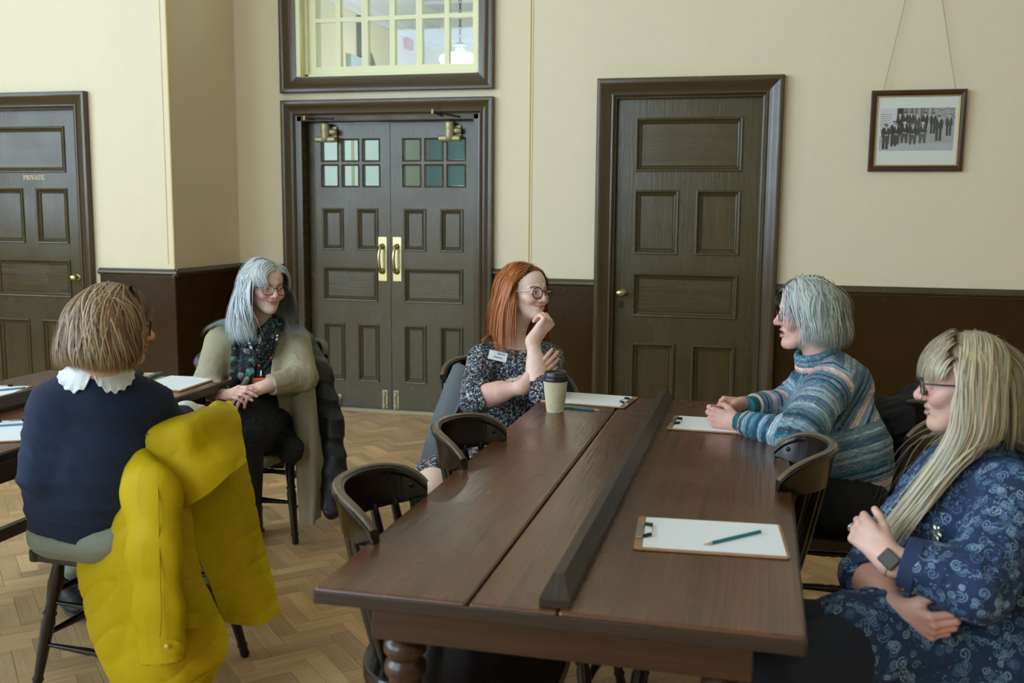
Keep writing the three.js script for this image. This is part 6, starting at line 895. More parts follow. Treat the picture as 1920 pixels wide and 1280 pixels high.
  const g1 = handMesh({ m: -1, tone: [224, 176, 160], curl: [[0.35, 0.5, 0.3], [0.4, 0.5, 0.3], [0.4, 0.6, 0.3], [0.5, 0.6, 0.3]], thumb: [0.6, 0.4, 0.4], elbowW: elR, spread: 0.04 }, hr), g2 = handMesh({ m: 1, tone: [228, 182, 166], curl: [[0.35, 0.5, 0.3], [0.4, 0.55, 0.3], [0.45, 0.6, 0.3], [0.5, 0.6, 0.4]], thumb: [0.6, 0.4, 0.4], elbowW: elL, spread: 0.04 }, hl);
  const bangle = new THREE.TorusGeometry(0.031, 0.0018, 8, 40); bangle.applyQuaternion(new THREE.Quaternion().setFromUnitVectors(V(0, 0, 1), dR.clone().normalize())); part('bangle', bangle.translate(wrR.x, wrR.y, wrR.z), std({ color: S(206, 206, 202), metalness: 1, roughness: 0.2 }), P);
  const ring = new THREE.TorusGeometry(0.0098, 0.0024, 8, 20); ring.rotateX(PI / 2); ring.translate(0.0085, 0.105, -0.010); ring.applyMatrix4(hl); part('ring', ring, std({ color: S(60, 52, 50), metalness: 0.9, roughness: 0.3 }), P);
  finishBody(P, [head, g1, g2, inner(shrink([...torso, ...skirt], 0.035), tone)], tone);
  // lanyard with an identity card
  const L = thing('lanyard', 'dark printed lanyard with an orange clipped card on the woman with white hair', 'lanyard'), scarfF = makeField(loop), on = (px) => dropTo((x, y, z) => Math.min(dress(x, y, z), scarfF(x, y, z) - 0.006), px.clone().addScaledVector(F, 0.15), F.clone().negate(), 0.006, 0.5);
  const a = V(-2.020, 0.933, -3.957), b = V(-2.125, 0.903, -3.906), m1 = on(V(-2.019, 0.854, -3.884)), m2 = on(V(-2.080, 0.836, -3.866)), e = on(V(-2.059, 0.786, -3.865)), e2 = e.clone().add(V(0, -0.022, 0.004));
  const ribbon = (pts) => { const row = pts.map(p => [p.clone().addScaledVector(R_, -0.008), p.clone().addScaledVector(R_, 0.008)]); return cloth(row, 2, 30, 0.0016); };
  const lanTex = texture(64, 256, (u, v) => { const k = Math.floor(v * 14), t = hash2(k, 3) < 0.6 && Math.abs((v * 14 % 1) - 0.5) < 0.3 && Math.abs(u - 0.5) < 0.32 ? 1 : 0; return t ? (hash2(k, 7) < 0.3 ? [0.75, 0.3, 0.2] : [0.75, 0.75, 0.72]) : [0.06, 0.06, 0.08]; }, true, 62, 4);
  part('strap', ribbon([on(a), m1, e]), std({ map: lanTex, roughness: 0.7 }), L); part('strap', ribbon([on(b), m2, e]), std({ map: lanTex, roughness: 0.7 }), L);
  part('clip', merge([rod(e, e2, 0.004), ball_(e2, 0.006)]), M.chrome, L);
  const card2 = new THREE.Group(); card2.name = 'card'; card2.position.copy(e2).add(V(0, -0.042, 0.012)); card2.rotation.set(-0.1, 0.35, 0.06); L.add(card2);
  part('holder', box(-0.044, 0.044, -0.028, 0.024, -0.002, 0.001, 0.002), std({ color: S(226, 222, 214), roughness: 0.4 }), card2); part('orange_top', box(-0.034, 0.034, 0.020, 0.034, -0.004, 0.004, 0.003), std({ color: S(226, 96, 40), roughness: 0.4 }), card2, 'orange plastic top'); part('portrait', merge([box(-0.036, -0.012, -0.022, 0.014, 0.001, 0.0016)]), std({ color: S(150, 110, 96), roughness: 0.5 }), card2); part('printed_lines', merge([box(-0.004, 0.034, 0.004, 0.008, 0.001, 0.0016), box(-0.004, 0.026, -0.006, -0.003, 0.001, 0.0016)]), std({ color: S(120, 120, 124), roughness: 0.5 }), card2);
  // black quilted jacket over her chair
  const J = [[capsule(V(-2.069, 0.855, -4.308), V(-1.953, 0.723, -4.215), 0.05, 0.06), 0], [capsule(V(-1.958, 0.723, -4.214), V(-1.875, 0.490, -4.162), 0.062, 0.062), 0.03], [capsule(V(-1.884, 0.490, -4.160), V(-1.823, 0.290, -4.086), 0.062, 0.06), 0.03], [capsule(V(-1.843, 0.313, -4.084), V(-1.803, 0.152, -3.989), 0.060, 0.042), 0.03], [capsule(V(-2.453, 0.835, -4.148), V(-2.460, 0.783, -4.056), 0.04, 0.032), 0.02], [capsule(V(-2.460, 0.783, -4.056), V(-2.431, 0.681, -4.028), 0.034, 0.03), 0.02], [capsule(V(-2.468, 0.844, -4.270), V(-2.152, 0.864, -4.413), 0.05, 0.05), 0.03]], q = (x, y, z, d) => d > 0.03 ? 0 : 0.007 * Math.abs(Math.sin((y + 0.25 * x) * 42)) + 0.01 * (noise3(x * 26, y * 26, z * 26, 6) - 0.5);
  one('padded_jacket', boxUV(netMesh(makeField(J, q), boundsOf(J, 0.03), 0.007, 2)), std({ color: S(26, 27, 32), roughness: 0.45, sheen: 0.3 }), 'black quilted jacket hung over the chair of the woman with white hair', 'jacket');
}
{ // the woman in the navy jumper, seen from behind
  const P = person('woman seen from behind with a blonde-brown bob, navy jumper and white scalloped collar'), tone = [222, 176, 156];
  const O = V(-1.745, 1.148, -2.433), neckB = V(-1.817, 0.998, -2.467), chest = V(-1.843, 0.863, -2.495), belly = V(-1.855, 0.702, -2.470), pelvis = V(-1.875, 0.545, -2.455);
  const shR = V(-1.736, 0.883, -2.576), shL = V(-1.935, 0.897, -2.414), elR = V(-1.723, 0.802, -2.662), wrR = V(-1.755, 0.818, -2.802), elL = V(-1.932, 0.732, -2.362), wrL = V(-2.061, 0.629, -2.597);
  const HM = headMatrix(O, 131, 4, 0), nl = within(HM, neckB), F = V(-0.28, 0.06, -0.95).normalize(), R_ = V(0.96, 0, -0.28).normalize();
  const torso = [[flatcap(pelvis, belly, 0.166, 0.178, F, 0.78), 0], [flatcap(belly, chest, 0.178, 0.162, F, 0.78), 0.06], [capsule(shR.clone().lerp(shL, 0.14), shR.clone().lerp(shL, 0.86), 0.076, 0.076), 0.07], [capsule(chest.clone().add(V(0, 0.05, 0)), neckB.clone().add(V(0, -0.02, 0)), 0.12, 0.058), 0.05]];
  const dR = wrR.clone().sub(elR), arms = [[capsule(shR, elR, 0.072, 0.060), 0.04], [ended(capsule(elR, wrR, 0.058, 0.042), elR.clone().lerp(wrR, 0.75), dR), 0.03], [capsule(shL, elL, 0.074, 0.066), 0.04], [capsule(elL, wrL, 0.062, 0.045), 0.03]];
  const w1 = folds(V(0.1, 1, 0), 0.008, 17, 5, 4), w2 = folds(V(0.8, 1, 0), 0.006, 30, 3, 8, near(elL, 0.2)), all = [...torso, ...arms], jump = makeField(all, (x, y, z, d) => d > 0.03 ? 0 : w1(x, y, z) + w2(x, y, z));
  part('jumper', boxUV(netMesh((x, y, z) => Math.max(jump(x, y, z), pelvis.y - 0.005 - y + 0.02 * Math.sin(x * 12)), boundsOf(all, 0.02), 0.0065, 3)), wool([21, 33, 60], { bumpScale: 0.0008 }), P);
  const cuff = wrR.clone(), cg = [[capsule(elR.clone().lerp(wrR, 0.62), elR.clone().lerp(wrR, 0.92), 0.050, 0.050), 0]]; part('shirt_cuff', boxUV(netMesh(makeField(cg), boundsOf(cg, 0.02), 0.006, 2)), fabric([226, 228, 226]), P, 'white shirt cuff');
  // scalloped collar: two lobes lying on the shoulders
  const white = fabric([228, 231, 228], { roughness: 0.9 }), back = F.clone().negate();
  for (const s of [-1, 1]) {
    const rows = []; const na = 36;
    for (let i = 0; i <= na; i++) { const t = i / na, a = 0.06 + t * 2.2, dir = back.clone().multiplyScalar(Math.cos(a)).addScaledVector(R_, s * Math.sin(a)), outer = 0.060 + (s > 0 ? 0.078 : 0.092) * Math.pow(Math.sin(clamp(t * 0.95 + 0.05) * PI), 0.34) + 0.0035 * Math.abs(Math.sin(t * 26)), row = []; for (let j = 0; j <= 5; j++) { const r = lerp(0.056, outer, j / 5), p = neckB.clone().addScaledVector(dir, r).add(V(0, 0.16, 0)), q = dropTo(jump, p, V(0, -1, 0).addScaledVector(dir, -0.25).normalize(), 0.006 + (j === 5 ? 0.002 * Math.sin(t * 52) : 0), 0.4); if (j === 0) q.y += 0.018; row.push(q); } rows.push(row); }
    part('collar', cloth(rows, 8, 150, 0.004), white, P, 'white scalloped collar lobe');
  }
  const tr = [[flatcap(pelvis.clone().add(V(-0.06, -0.012, -0.0)), pelvis.clone().add(V(0.08, -0.012, -0.0)), 0.118, 0.118, V(0, 1, 0), 0.66), 0], [capsule(pelvis.clone().add(V(-0.06, -0.01, -0.08)), V(-2.02, 0.52, -3.06), 0.100, 0.072), 0.05], [capsule(pelvis.clone().add(V(0.09, -0.01, -0.05)), V(-1.86, 0.52, -3.06), 0.100, 0.072), 0.05], [capsule(V(-2.02, 0.52, -3.06), V(-2.45, 0.14, -3.12), 0.068, 0.048), 0.02], [capsule(V(-1.86, 0.52, -3.06), V(-1.90, 0.11, -3.12), 0.068, 0.048), 0.02]], w5 = folds(V(0.2, 1, 0), 0.005, 30, 3, 12);
  part('trousers', boxUV(netMesh(makeField(tr, (x, y, z, d) => d > 0.03 ? 0 : w5(x, y, z)), boundsOf(tr, 0.03), 0.009, 2)), fabric([132, 138, 124]), P);
  const sm = std({ color: S(24, 25, 27), roughness: 0.5 }); addShoe(P, V(-2.47, 0.02, -3.10), 0.9, sm, std({ color: S(60, 62, 62), roughness: 0.7 }), 1.0); addShoe(P, V(-1.90, 0, -3.12), -2.9, sm, M.black, 1.0);
  const rootT = lin(112, 74, 58), blond = lin(168, 138, 96), mid = lin(118, 88, 56), darkT = lin(66, 46, 30), palest = lin(196, 174, 136);
  const head = addHead(P, HM, { tone, lip: [186, 112, 104], flush: [214, 136, 122], blush: 0.9, smile: 0.4, nose: 1.02, under: 0.5, neck: nl, neckR: [0.052, 0.058], seed: 14, brow: [120, 92, 70], eyeMat: std({ map: eyeTex(92, 100, 96), roughness: 0.08 }), look: [0.1, 0], eye: 0.004,
    glasses: { w: 0.0235, h: 0.020, cx: 0.0325, cy: -0.005, z: 0.0965, shape: 2.3, rim: 0.0022, color: [30, 24, 24], templeR: 0.0022 },
    hair: { seed: 22, count: 5600, tone: mid, width: 0.0026, part: 0.012, cut: (p, az, r) => -0.118 + 0.014 * r(), vol: 0.044, lift: 0.008, ramp: 0.16, curlIn: 0.42, wave: 16, frizz: 0.001, body: jump, back: 0.35, stray: 0.03, rootTone: rootT, rootFade: 0.10, palette: (p, az, r, l) => { const u = r(); return (p.y < 0.0 ? mix3(darkT, mid, r()) : u < 0.22 ? mix3(blond, palest, r()) : u < 0.7 ? mix3(mid, blond, r()) : mix3(mid, darkT, 0.6 * r())).map(c => c * (0.88 + 0.24 * r())); }, guard: [0.068, -0.03, 0.066, 0, 0.115, 0.060],
      fringe: { count: 500, test: (p, az) => p.z > 0.03 && p.y > 0.058 && Math.abs(az) < 0.9, dir: (p, s) => V(p.x > 0.012 ? 0.7 : -0.8, -0.1, 0.6), g: 0.22, len: (p, r) => 0.07 + r() * 0.03, off: 0.006, vol: 0.012 } } });
  const hr = frame(wrR, dR, V(0, 1, 0.3)), g1 = handMesh({ m: -1, tone: [222, 176, 156], elbowW: elR }, hr), hl = frame(wrL, wrL.clone().sub(elL), V(0, 1, 0.2)), g2 = handMesh({ m: 1, tone: [222, 176, 156], elbowW: elL }, hl);
  finishBody(P, [head, g1, g2, inner(shrink([...torso.slice(1), ...arms.slice(0, 1), ...arms.slice(2, 3)], 0.04), tone)], tone);
}
{ // the woman at the right edge with long blonde hair, arms folded
  const P = person('woman with long blonde hair and fringe, arms folded in a navy swirl-print tunic'), tone = [214, 170, 150];
  const O = V(0.457, 1.092, -2.442), neckB = V(0.514, 0.930, -2.487), chest = V(0.506, 0.812, -2.459), belly = V(0.534, 0.664, -2.415), pelvis = V(0.557, 0.512, -2.390);
  const shR = V(0.446, 0.824, -2.591), shL = V(0.538, 0.875, -2.288), elR = V(0.258, 0.631, -2.404), wrR = V(0.316, 0.627, -2.200), elL = V(0.442, 0.727, -2.120), wrL = V(0.272, 0.759, -2.175);
  const HM = headMatrix(O, -97, 3, 0), nl = within(HM, neckB), F = V(-0.88, 0.08, 0.46).normalize(), R_ = V(F.z, 0, -F.x).normalize();
  const torso = [[flatcap(pelvis, belly, 0.170, 0.160, F, 0.86), 0], [flatcap(belly, chest, 0.160, 0.150, F, 0.85), 0.06], [ellipsoid(chest.clone().addScaledVector(F, 0.075).add(V(0, -0.05, 0)), 0.11, 0.09, 0.13), 0.05], [capsule(shR.clone().lerp(shL, 0.10), shR.clone().lerp(shL, 0.90), 0.070, 0.070), 0.06], [capsule(chest.clone().add(V(0, 0.05, 0)), neckB.clone().add(V(0, -0.02, 0)), 0.11, 0.058), 0.05]];
  const dR = wrR.clone().sub(elR), dL = wrL.clone().sub(elL), endL = elL.clone().lerp(wrL, 0.80), endR = elR.clone().lerp(wrR, 0.06);
  const arms = [[capsule(shL, elL, 0.072, 0.064), 0.04], [ended(capsule(elL, wrL, 0.062, 0.048), elL.clone().lerp(wrL, 0.62), dL), 0.03], [capsule(shR, elR, 0.070, 0.058), 0.04]];
  const w1 = folds(V(0.3, 1, 0.2), 0.009, 22, 2.5, 3), w2 = folds(dL, 0.010, 34, 3, 13, near(elL, 0.14)), w3 = folds(elR.clone().sub(shR), 0.008, 34, 3, 17);
  const hips = [pelvis.clone().addScaledVector(R_, -0.09), pelvis.clone().addScaledVector(R_, 0.09)], kL = V(0.06, 0.545, -2.02), kR = V(-0.02, 0.545, -2.20);
  const lap = [[capsule(hips[0].clone(), hips[0].clone().lerp(kL, 0.62), 0.125, 0.098), 0.06], [capsule(hips[1].clone(), hips[1].clone().lerp(kR, 0.62), 0.125, 0.098), 0.08]];
  const all = [...torso, ...arms], tun = makeField(all, (x, y, z, d) => d > 0.03 ? 0 : w1(x, y, z) + w2(x, y, z) + w3(x, y, z) * 0.6), lapF = makeField(lap, (x, y, z, d) => d > 0.03 ? 0 : w1(x, y, z) * 1.2), nk = ellipsoid(neckB.clone().addScaledVector(F, 0.06).add(V(0, 0.03, 0)), 0.085, 0.075, 0.07), tunic = (x, y, z) => smin(smax(tun(x, y, z), -nk(x, y, z), 0.008), lapF(x, y, z), 0.04);
  const swirl = (() => { const N = 768, cv = document.createElement('canvas'); cv.width = cv.height = N; const c = cv.getContext('2d'), r = rng(25); c.fillStyle = '#1c3050'; c.fillRect(0, 0, N, N); c.lineCap = 'round'; for (let i = 0; i < 270; i++) { const x = r() * N, y = r() * N, s = 13 + r() * 17, a0 = r() * 6.3, dirn = r() < 0.5 ? 1 : -1, turns = 1.3 + r() * 0.8, colr = ['#6c8aa6', '#86a0b4', '#587898', '#9cb0be'][Math.floor(r() * 4)]; for (const dx of [-N, 0, N]) for (const dy of [-N, 0, N]) { if (x + dx < -40 || x + dx > N + 40 || y + dy < -40 || y + dy > N + 40) continue; c.strokeStyle = colr; c.lineWidth = 3.2; c.beginPath(); for (let k = 0; k <= 40; k++) { const t = k / 40, q = s * (1 - t * 0.82), a = a0 + dirn * t * turns * 6.28, X = x + dx + Math.cos(a) * q, Y = y + dy + Math.sin(a) * q; k ? c.lineTo(X, Y) : c.moveTo(X, Y); } c.stroke(); } } for (let i = 0; i < 320; i++) { c.fillStyle = ['#54728f', '#7d94a6'][i % 2]; c.beginPath(); c.ellipse(r() * N, r() * N, 2 + r() * 5, 1.6 + r() * 2, r() * 3, 0, 7); c.fill(); } const t = new THREE.CanvasTexture(cv); t.colorSpace = THREE.SRGBColorSpace; t.wrapS = t.wrapT = THREE.RepeatWrapping; t.repeat.set(1 / 0.34, 1 / 0.34); return t; })();
  const sw = std({ map: swirl, roughness: 0.85, bumpMap: weave, bumpScale: 0.0006 });
  part('tunic', boxUV(netMesh(tunic, boundsOf([...all, ...lap], 0.03), 0.0065, 3)), sw, P);
  const navy = fabric([30, 48, 84]);
  for (const [a, b, r0, r1] of [[elL.clone().lerp(wrL, 0.60), elL.clone().lerp(wrL, 0.80), 0.058, 0.054], [elR.clone().lerp(shR, 0.06), elR.clone().lerp(wrR, 0.16), 0.060, 0.055]]) { const it = [[capsule(a, b, r0, r1), 0]], d = b.clone().sub(a).normalize(); const f = it[0][0]; part('cuff', boxUV(netMesh((x, y, z) => Math.max(f(x, y, z), (x - b.x) * d.x + (y - b.y) * d.y + (z - b.z) * d.z, -((x - a.x) * d.x + (y - a.y) * d.y + (z - a.z) * d.z)), boundsOf(it, 0.02), 0.005, 2)), navy, P, 'plain navy cuff'); }
  { const d = dL.clone().normalize(), e = elL.clone().lerp(wrL, 0.70), dn = V(0, -1, 0.55).normalize(), bt = []; for (const t of [-0.022, 0.0, 0.020]) { const p = e.clone().addScaledVector(d, t).addScaledVector(dn, 0.0565); bt.push(ball_(p, 0.0045)); } part('cuff_button', merge(bt.slice(0, 1)), M.chrome, P); part('cuff_button', bt[1], M.chrome, P); part('cuff_button', bt[2], M.chrome, P); }
  const lg = [[capsule(hips[0].clone(), kL, 0.105, 0.078), 0], [capsule(hips[1].clone(), kR, 0.105, 0.078), 0.04], [capsule(kL, V(0.12, 0.09, -1.98), 0.074, 0.05), 0.02], [capsule(kR, V(0.06, 0.09, -2.22), 0.074, 0.05), 0.02]];
  part('trousers', boxUV(netMesh(makeField(lg), boundsOf(lg, 0.02), 0.009, 2)), fabric([26, 32, 48]), P);
  const sm = std({ color: S(40, 44, 56), roughness: 0.5 }); addShoe(P, V(0.12, 0, -1.98), -1.4, sm, M.black, 1); addShoe(P, V(0.06, 0, -2.22), -1.5, sm, M.black, 1);
  const b1 = lin(200, 184, 150), b2 = lin(146, 124, 90), b3 = lin(180, 174, 156);
  const head = addHead(P, HM, { tone, lip: [176, 110, 108], flush: [212, 140, 130], blush: 0.8, smile: 0.5, open: 0.3, nose: 1.12, under: 0.5, neck: nl, neckR: [0.050, 0.056], seed: 16, brow: [150, 120, 90], eyeMat: std({ map: eyeTex(88, 104, 112), roughness: 0.08 }), look: [0, 0], eye: 0.0042,
    glasses: { w: 0.0235, h: 0.020, cx: 0.0325, cy: -0.005, z: 0.0975, shape: 3, rim: 0.0021, color: [48, 34, 38], templeR: 0.002 },
    hair: { seed: 41, count: 5600, tone: b2, width: 0.0026, part: 0.0, cut: (p, az, r) => -0.33 - 0.06 * r(), vol: 0.026, lift: 0.006, steps: 52, frizz: 0.0006, body: tun, back: 0.15, stray: 0.03, rootFade: 0.03, rootTone: b2, palette: (p, az, r) => { const u = r(); return (u < 0.3 ? mix3(b1, b3, r()) : mix3(b2, b1, 0.2 + 0.8 * r())).map(c => c * (0.86 + 0.26 * r())); }, guard: [0.066, -0.03, 0.088, 0, 0.125, 0.048], sideBias: (q, s) => V(0, 0, q.y < -0.07 && q.z > -0.075 ? (q.x > 0 ? 0.17 : 0.07) : 0),
      fringe: { count: 1200, cutY: p => 0.020, test: (p, az) => p.z > 0.008 && p.y > 0.05 && Math.abs(az) < 0.72 + 0.5 * noise3(p.x * 300, p.y * 300, p.z * 300, 8), dir: (p, s) => V(p.x * 7, -0.1, 0.9), g: 0.30, len: (p, r) => 0.2, off: 0.007, vol: 0.012 } } });
  const hl = frame(wrL, V(0.214, 0.802, -2.229).sub(wrL), V(-0.25, 0.35, 0.9)), hr = frame(wrR, V(0.378, 0.626, -2.122).sub(wrR), V(-0.1, -0.25, 1));
  const g1 = handMesh({ m: 1, tone: [220, 176, 158], curl: [[0.95, 0.9, 0.5], [1.0, 0.9, 0.5], [1.05, 0.95, 0.5], [1.1, 0.95, 0.5]], thumb: [0.5, 0.3, 0.3], elbowW: elL, foreR: 0.040, wristR: 0.026 }, hl), g2 = handMesh({ m: -1, tone: [214, 164, 146], curl: [[0.9, 1.1, 0.5], [0.95, 1.1, 0.5], [1.0, 1.1, 0.5], [1.05, 1.1, 0.5]], thumb: [0.6, 0.4, 0.3], elbowW: elR, foreR: 0.040, wristR: 0.026 }, hr);
  { // watch on the left wrist
    const w = new THREE.Group(); w.name = 'watch'; const m = hl.clone(); w.applyMatrix4(m); P.add(w); w.userData.label = 'dark square-faced watch on a pink strap';
    const strap = new THREE.TorusGeometry(0.0295, 0.004, 8, 40); strap.scale(1, 1, 2.6); strap.rotateX(PI / 2); strap.scale(1.05, 1, 0.84); part('strap', strap.translate(0, -0.022, 0), std({ color: S(196, 156, 140), roughness: 0.6 }), w);
    part('case', new RoundedBoxGeometry(0.034, 0.040, 0.010, 3, 0.0045).translate(0, -0.022, 0.028), std({ color: S(120, 112, 108), metalness: 0.8, roughness: 0.3 }), w); part('dial', new RoundedBoxGeometry(0.029, 0.035, 0.002, 2, 0.0009).translate(0, -0.022, 0.033), std({ color: S(48, 44, 42), roughness: 0.15 }), w); }
  const ring = new THREE.TorusGeometry(0.0098, 0.0022, 8, 20); ring.rotateX(PI / 2); ring.translate(-0.0085, 0.098, -0.010); ring.applyMatrix4(hl); part('ring', ring, M.chrome, P);
  finishBody(P, [head, g1, g2, inner(shrink([...torso, ...arms.slice(0, 1), ...arms.slice(2)], 0.032), tone)], tone);
  { const c = dropTo(tunic, V(0.357, 0.779, -2.282).clone().addScaledVector(F, 0.15), F.clone().negate(), 0.004, 0.5), n = thing('pendant', 'silver leaf-shaped pendant on the swirl-print tunic of the blonde woman', 'necklace'); const leaf = []; for (let i = 0; i < 6; i++) { const a = i * 1.05; leaf.push(new THREE.SphereGeometry(0.011, 12, 8).scale(1, 0.55, 0.35).rotateZ(a).translate(Math.cos(a) * 0.009, Math.sin(a) * 0.011, 0)); } const g = merge(leaf); g.rotateY(Math.atan2(F.x, F.z)); part('charm', g, std({ color: S(214, 214, 206), metalness: 0.9, roughness: 0.25 }), n); n.position.copy(c); const pts = [V(0, 0.01, 0)]; for (const t of [0.35, 0.7, 1]) { const q = c.clone().lerp(neckB.clone().addScaledVector(F, 0.05), t); pts.push(dropTo(tunic, q.addScaledVector(F, 0.12), F.clone().negate(), 0.003, 0.4).sub(c)); } part('chain', tube(pts, 0.0012, 30, 5), M.chrome, n); }
  // dark coat on the chair of the woman in the striped jumper
  const J = [[capsule(V(0.460, 0.737, -3.653), V(0.575, 0.791, -3.647), 0.098, 0.09), 0], [capsule(V(0.459, 0.726, -3.703), V(0.494, 0.498, -3.630), 0.085, 0.08), 0.05], [capsule(V(0.582, 0.783, -3.690), V(0.611, 0.513, -3.609), 0.075, 0.08), 0.05], [capsule(V(0.529, 0.822, -3.702), V(0.578, 0.811, -3.671), 0.05, 0.045), 0.04]], q = folds(V(1, 0.5, 0), 0.016, 10, 0.4, 33);
  one('dark_coat', boxUV(netMesh(makeField(J, (x, y, z, d) => d > 0.04 ? 0 : q(x, y, z)), boundsOf(J, 0.03), 0.008, 2)), fabric([20, 21, 23]), 'black coat bundled on the chair behind the striped jumper', 'coat');
}
{ // yellow raincoat over the chair back
  const c = thing('raincoat', 'bright yellow raincoat hanging over the back of a wooden chair', 'raincoat');
  const crease = (s, A = 1) => (u, v, p) => A * (0.009 * (noise3(p.x * 15, p.y * 2.5, p.z * 15, s) - 0.5) + 0.006 * Math.pow(1 - Math.abs(2 * noise3(p.x * 9 + p.y * 8, p.y * 5, p.z * 9, s + 2) - 1), 4) + 0.005 * Math.pow(1 - Math.abs(2 * noise3(p.x * 12 - p.y * 12, p.y * 8, p.z * 12, s + 5) - 1), 6));
  const yb = texture(256, 256, grey((u, v) => 0.6 * fbm(u * 9, v * 9, 9, 9, 5, 81) + 0.4 * (1 - Math.abs(2 * fbm(u * 5 + 0.3, v * 5, 5, 5, 3, 83) - 1))), false, 3, 3);
  const Y = std({ color: S(186, 158, 0), specularIntensity: 0.4, roughness: 0.7, bumpMap: yb, bumpScale: 0.002, sheen: 0 });
  part('back_panel', cloth([[V(-1.830, 0.784, -2.560), V(-1.752, 0.816, -2.542), V(-1.682, 0.816, -2.539), V(-1.619, 0.791, -2.562)], [V(-1.832, 0.684, -2.484), V(-1.714, 0.716, -2.424), V(-1.603, 0.720, -2.411), V(-1.555, 0.660, -2.477)], [V(-1.852, 0.563, -2.432), V(-1.706, 0.594, -2.368), V(-1.580, 0.583, -2.367), V(-1.513, 0.502, -2.445)], [V(-1.867, 0.448, -2.392), V(-1.695, 0.462, -2.332), V(-1.549, 0.460, -2.337), V(-1.457, 0.391, -2.424)], [V(-1.827, 0.305, -2.362), V(-1.669, 0.321, -2.310), V(-1.524, 0.320, -2.314), V(-1.411, 0.306, -2.414)], [V(-1.760, 0.165, -2.349), V(-1.622, 0.180, -2.292), V(-1.504, 0.176, -2.300), V(-1.406, 0.244, -2.396)], [V(-1.699, 0.036, -2.358), V(-1.595, 0.077, -2.306), V(-1.513, 0.109, -2.310), V(-1.450, 0.151, -2.383)]], 70, 110, 0.005, crease(5, 1.2)), Y, c);
  part('front_panel', cloth([[V(-1.721, 0.769, -2.596), V(-1.640, 0.792, -2.609), V(-1.589, 0.831, -2.689), V(-1.561, 0.846, -2.771)], [V(-1.596, 0.648, -2.507), V(-1.555, 0.676, -2.562), V(-1.518, 0.692, -2.636), V(-1.512, 0.678, -2.739)], [V(-1.544, 0.503, -2.480), V(-1.504, 0.487, -2.539), V(-1.457, 0.493, -2.593), V(-1.431, 0.491, -2.672)], [V(-1.492, 0.390, -2.477), V(-1.461, 0.365, -2.523), V(-1.412, 0.365, -2.567), V(-1.377, 0.378, -2.629)], [V(-1.465, 0.311, -2.473), V(-1.438, 0.275, -2.517), V(-1.380, 0.266, -2.551), V(-1.341, 0.290, -2.605)]], 60, 90, 0.005, crease(15, 1.0)), Y, c);
  part('hood', cloth([[V(-1.817, 0.782, -2.636), V(-1.781, 0.812, -2.690), V(-1.733, 0.827, -2.746), V(-1.684, 0.849, -2.824), V(-1.645, 0.856, -2.875)], [V(-1.733, 0.822, -2.475), V(-1.650, 0.854, -2.500), V(-1.576, 0.875, -2.521), V(-1.548, 0.883, -2.613), V(-1.522, 0.857, -2.709)], [V(-1.660, 0.734, -2.461), V(-1.601, 0.755, -2.468), V(-1.539, 0.770, -2.485), V(-1.506, 0.802, -2.560), V(-1.477, 0.789, -2.649)], [V(-1.593, 0.686, -2.440), V(-1.549, 0.698, -2.442), V(-1.504, 0.723, -2.467), V(-1.474, 0.758, -2.531), V(-1.450, 0.759, -2.610)], [V(-1.570, 0.627, -2.448), V(-1.525, 0.649, -2.441), V(-1.481, 0.681, -2.467), V(-1.452, 0.718, -2.521), V(-1.436, 0.740, -2.590)]], 60, 50, 0.006, crease(25, 0.6)), Y, c);
  part('collar_fold', cloth([[V(-1.683, 0.834, -2.759), V(-1.650, 0.870, -2.793), V(-1.625, 0.856, -2.839)], [V(-1.627, 0.841, -2.691), V(-1.588, 0.873, -2.705), V(-1.564, 0.846, -2.770)], [V(-1.577, 0.817, -2.638), V(-1.533, 0.826, -2.650), V(-1.508, 0.780, -2.702)]], 24, 20, 0.006, crease(31, 0.7)), Y, c);
  const S_ = [[flatcap(V(-1.722, 0.762, -2.470), V(-1.611, 0.682, -2.383), 0.046, 0.078, V(0.1, 0, 1), 0.55), 0], [flatcap(V(-1.611, 0.682, -2.383), V(-1.566, 0.542, -2.313), 0.078, 0.070, V(0.1, 0, 1), 0.5), 0.04], [flatcap(V(-1.566, 0.542, -2.313), V(-1.535, 0.407, -2.282), 0.070, 0.064, V(0.1, 0, 1), 0.5), 0.04], [flatcap(V(-1.535, 0.407, -2.282), V(-1.513, 0.273, -2.259), 0.064, 0.062, V(0.1, 0, 1), 0.48), 0.03]], sf = folds(V(0.7, 1, 0.1), 0.007, 7, 2.5, 35), sf2 = folds(V(1, 0.15, 0), 0.005, 14, 5, 37), end = V(-1.513, 0.273, -2.259);
  const sl = part('sleeve', boxUV(netMesh((x, y, z) => Math.max(makeS(x, y, z), end.y - y + 0.15 * (x - end.x)), boundsOf(S_, 0.02), 0.0055, 3)), Y, c); function makeS(x, y, z) { makeS.f ??= makeField(S_, (a, b, d, e) => e > 0.03 ? 0 : sf(a, b, d) + sf2(a, b, d)); return makeS.f(x, y, z); }
  part('cuff_tab', cloth([[V(-1.490, 0.355, -2.213), V(-1.452, 0.350, -2.227), V(-1.438, 0.327, -2.243)], [V(-1.485, 0.319, -2.210), V(-1.448, 0.314, -2.224), V(-1.442, 0.302, -2.239)]], 8, 4, 0.004), Y, sl); const bp = V(-1.467, 0.340, -2.207); part('button', new THREE.SphereGeometry(0.007, 12, 8).scale(1, 1, 0.4).translate(bp.x, bp.y, bp.z), std({ color: S(196, 180, 90), roughness: 0.4 }), sl);
  part('sleeve_seam', tube([V(-1.571, 0.738, -2.353), V(-1.538, 0.630, -2.300), V(-1.516, 0.519, -2.265), V(-1.497, 0.401, -2.233), V(-1.493, 0.357, -2.218)], 0.0016, 40, 5), Y, sl);
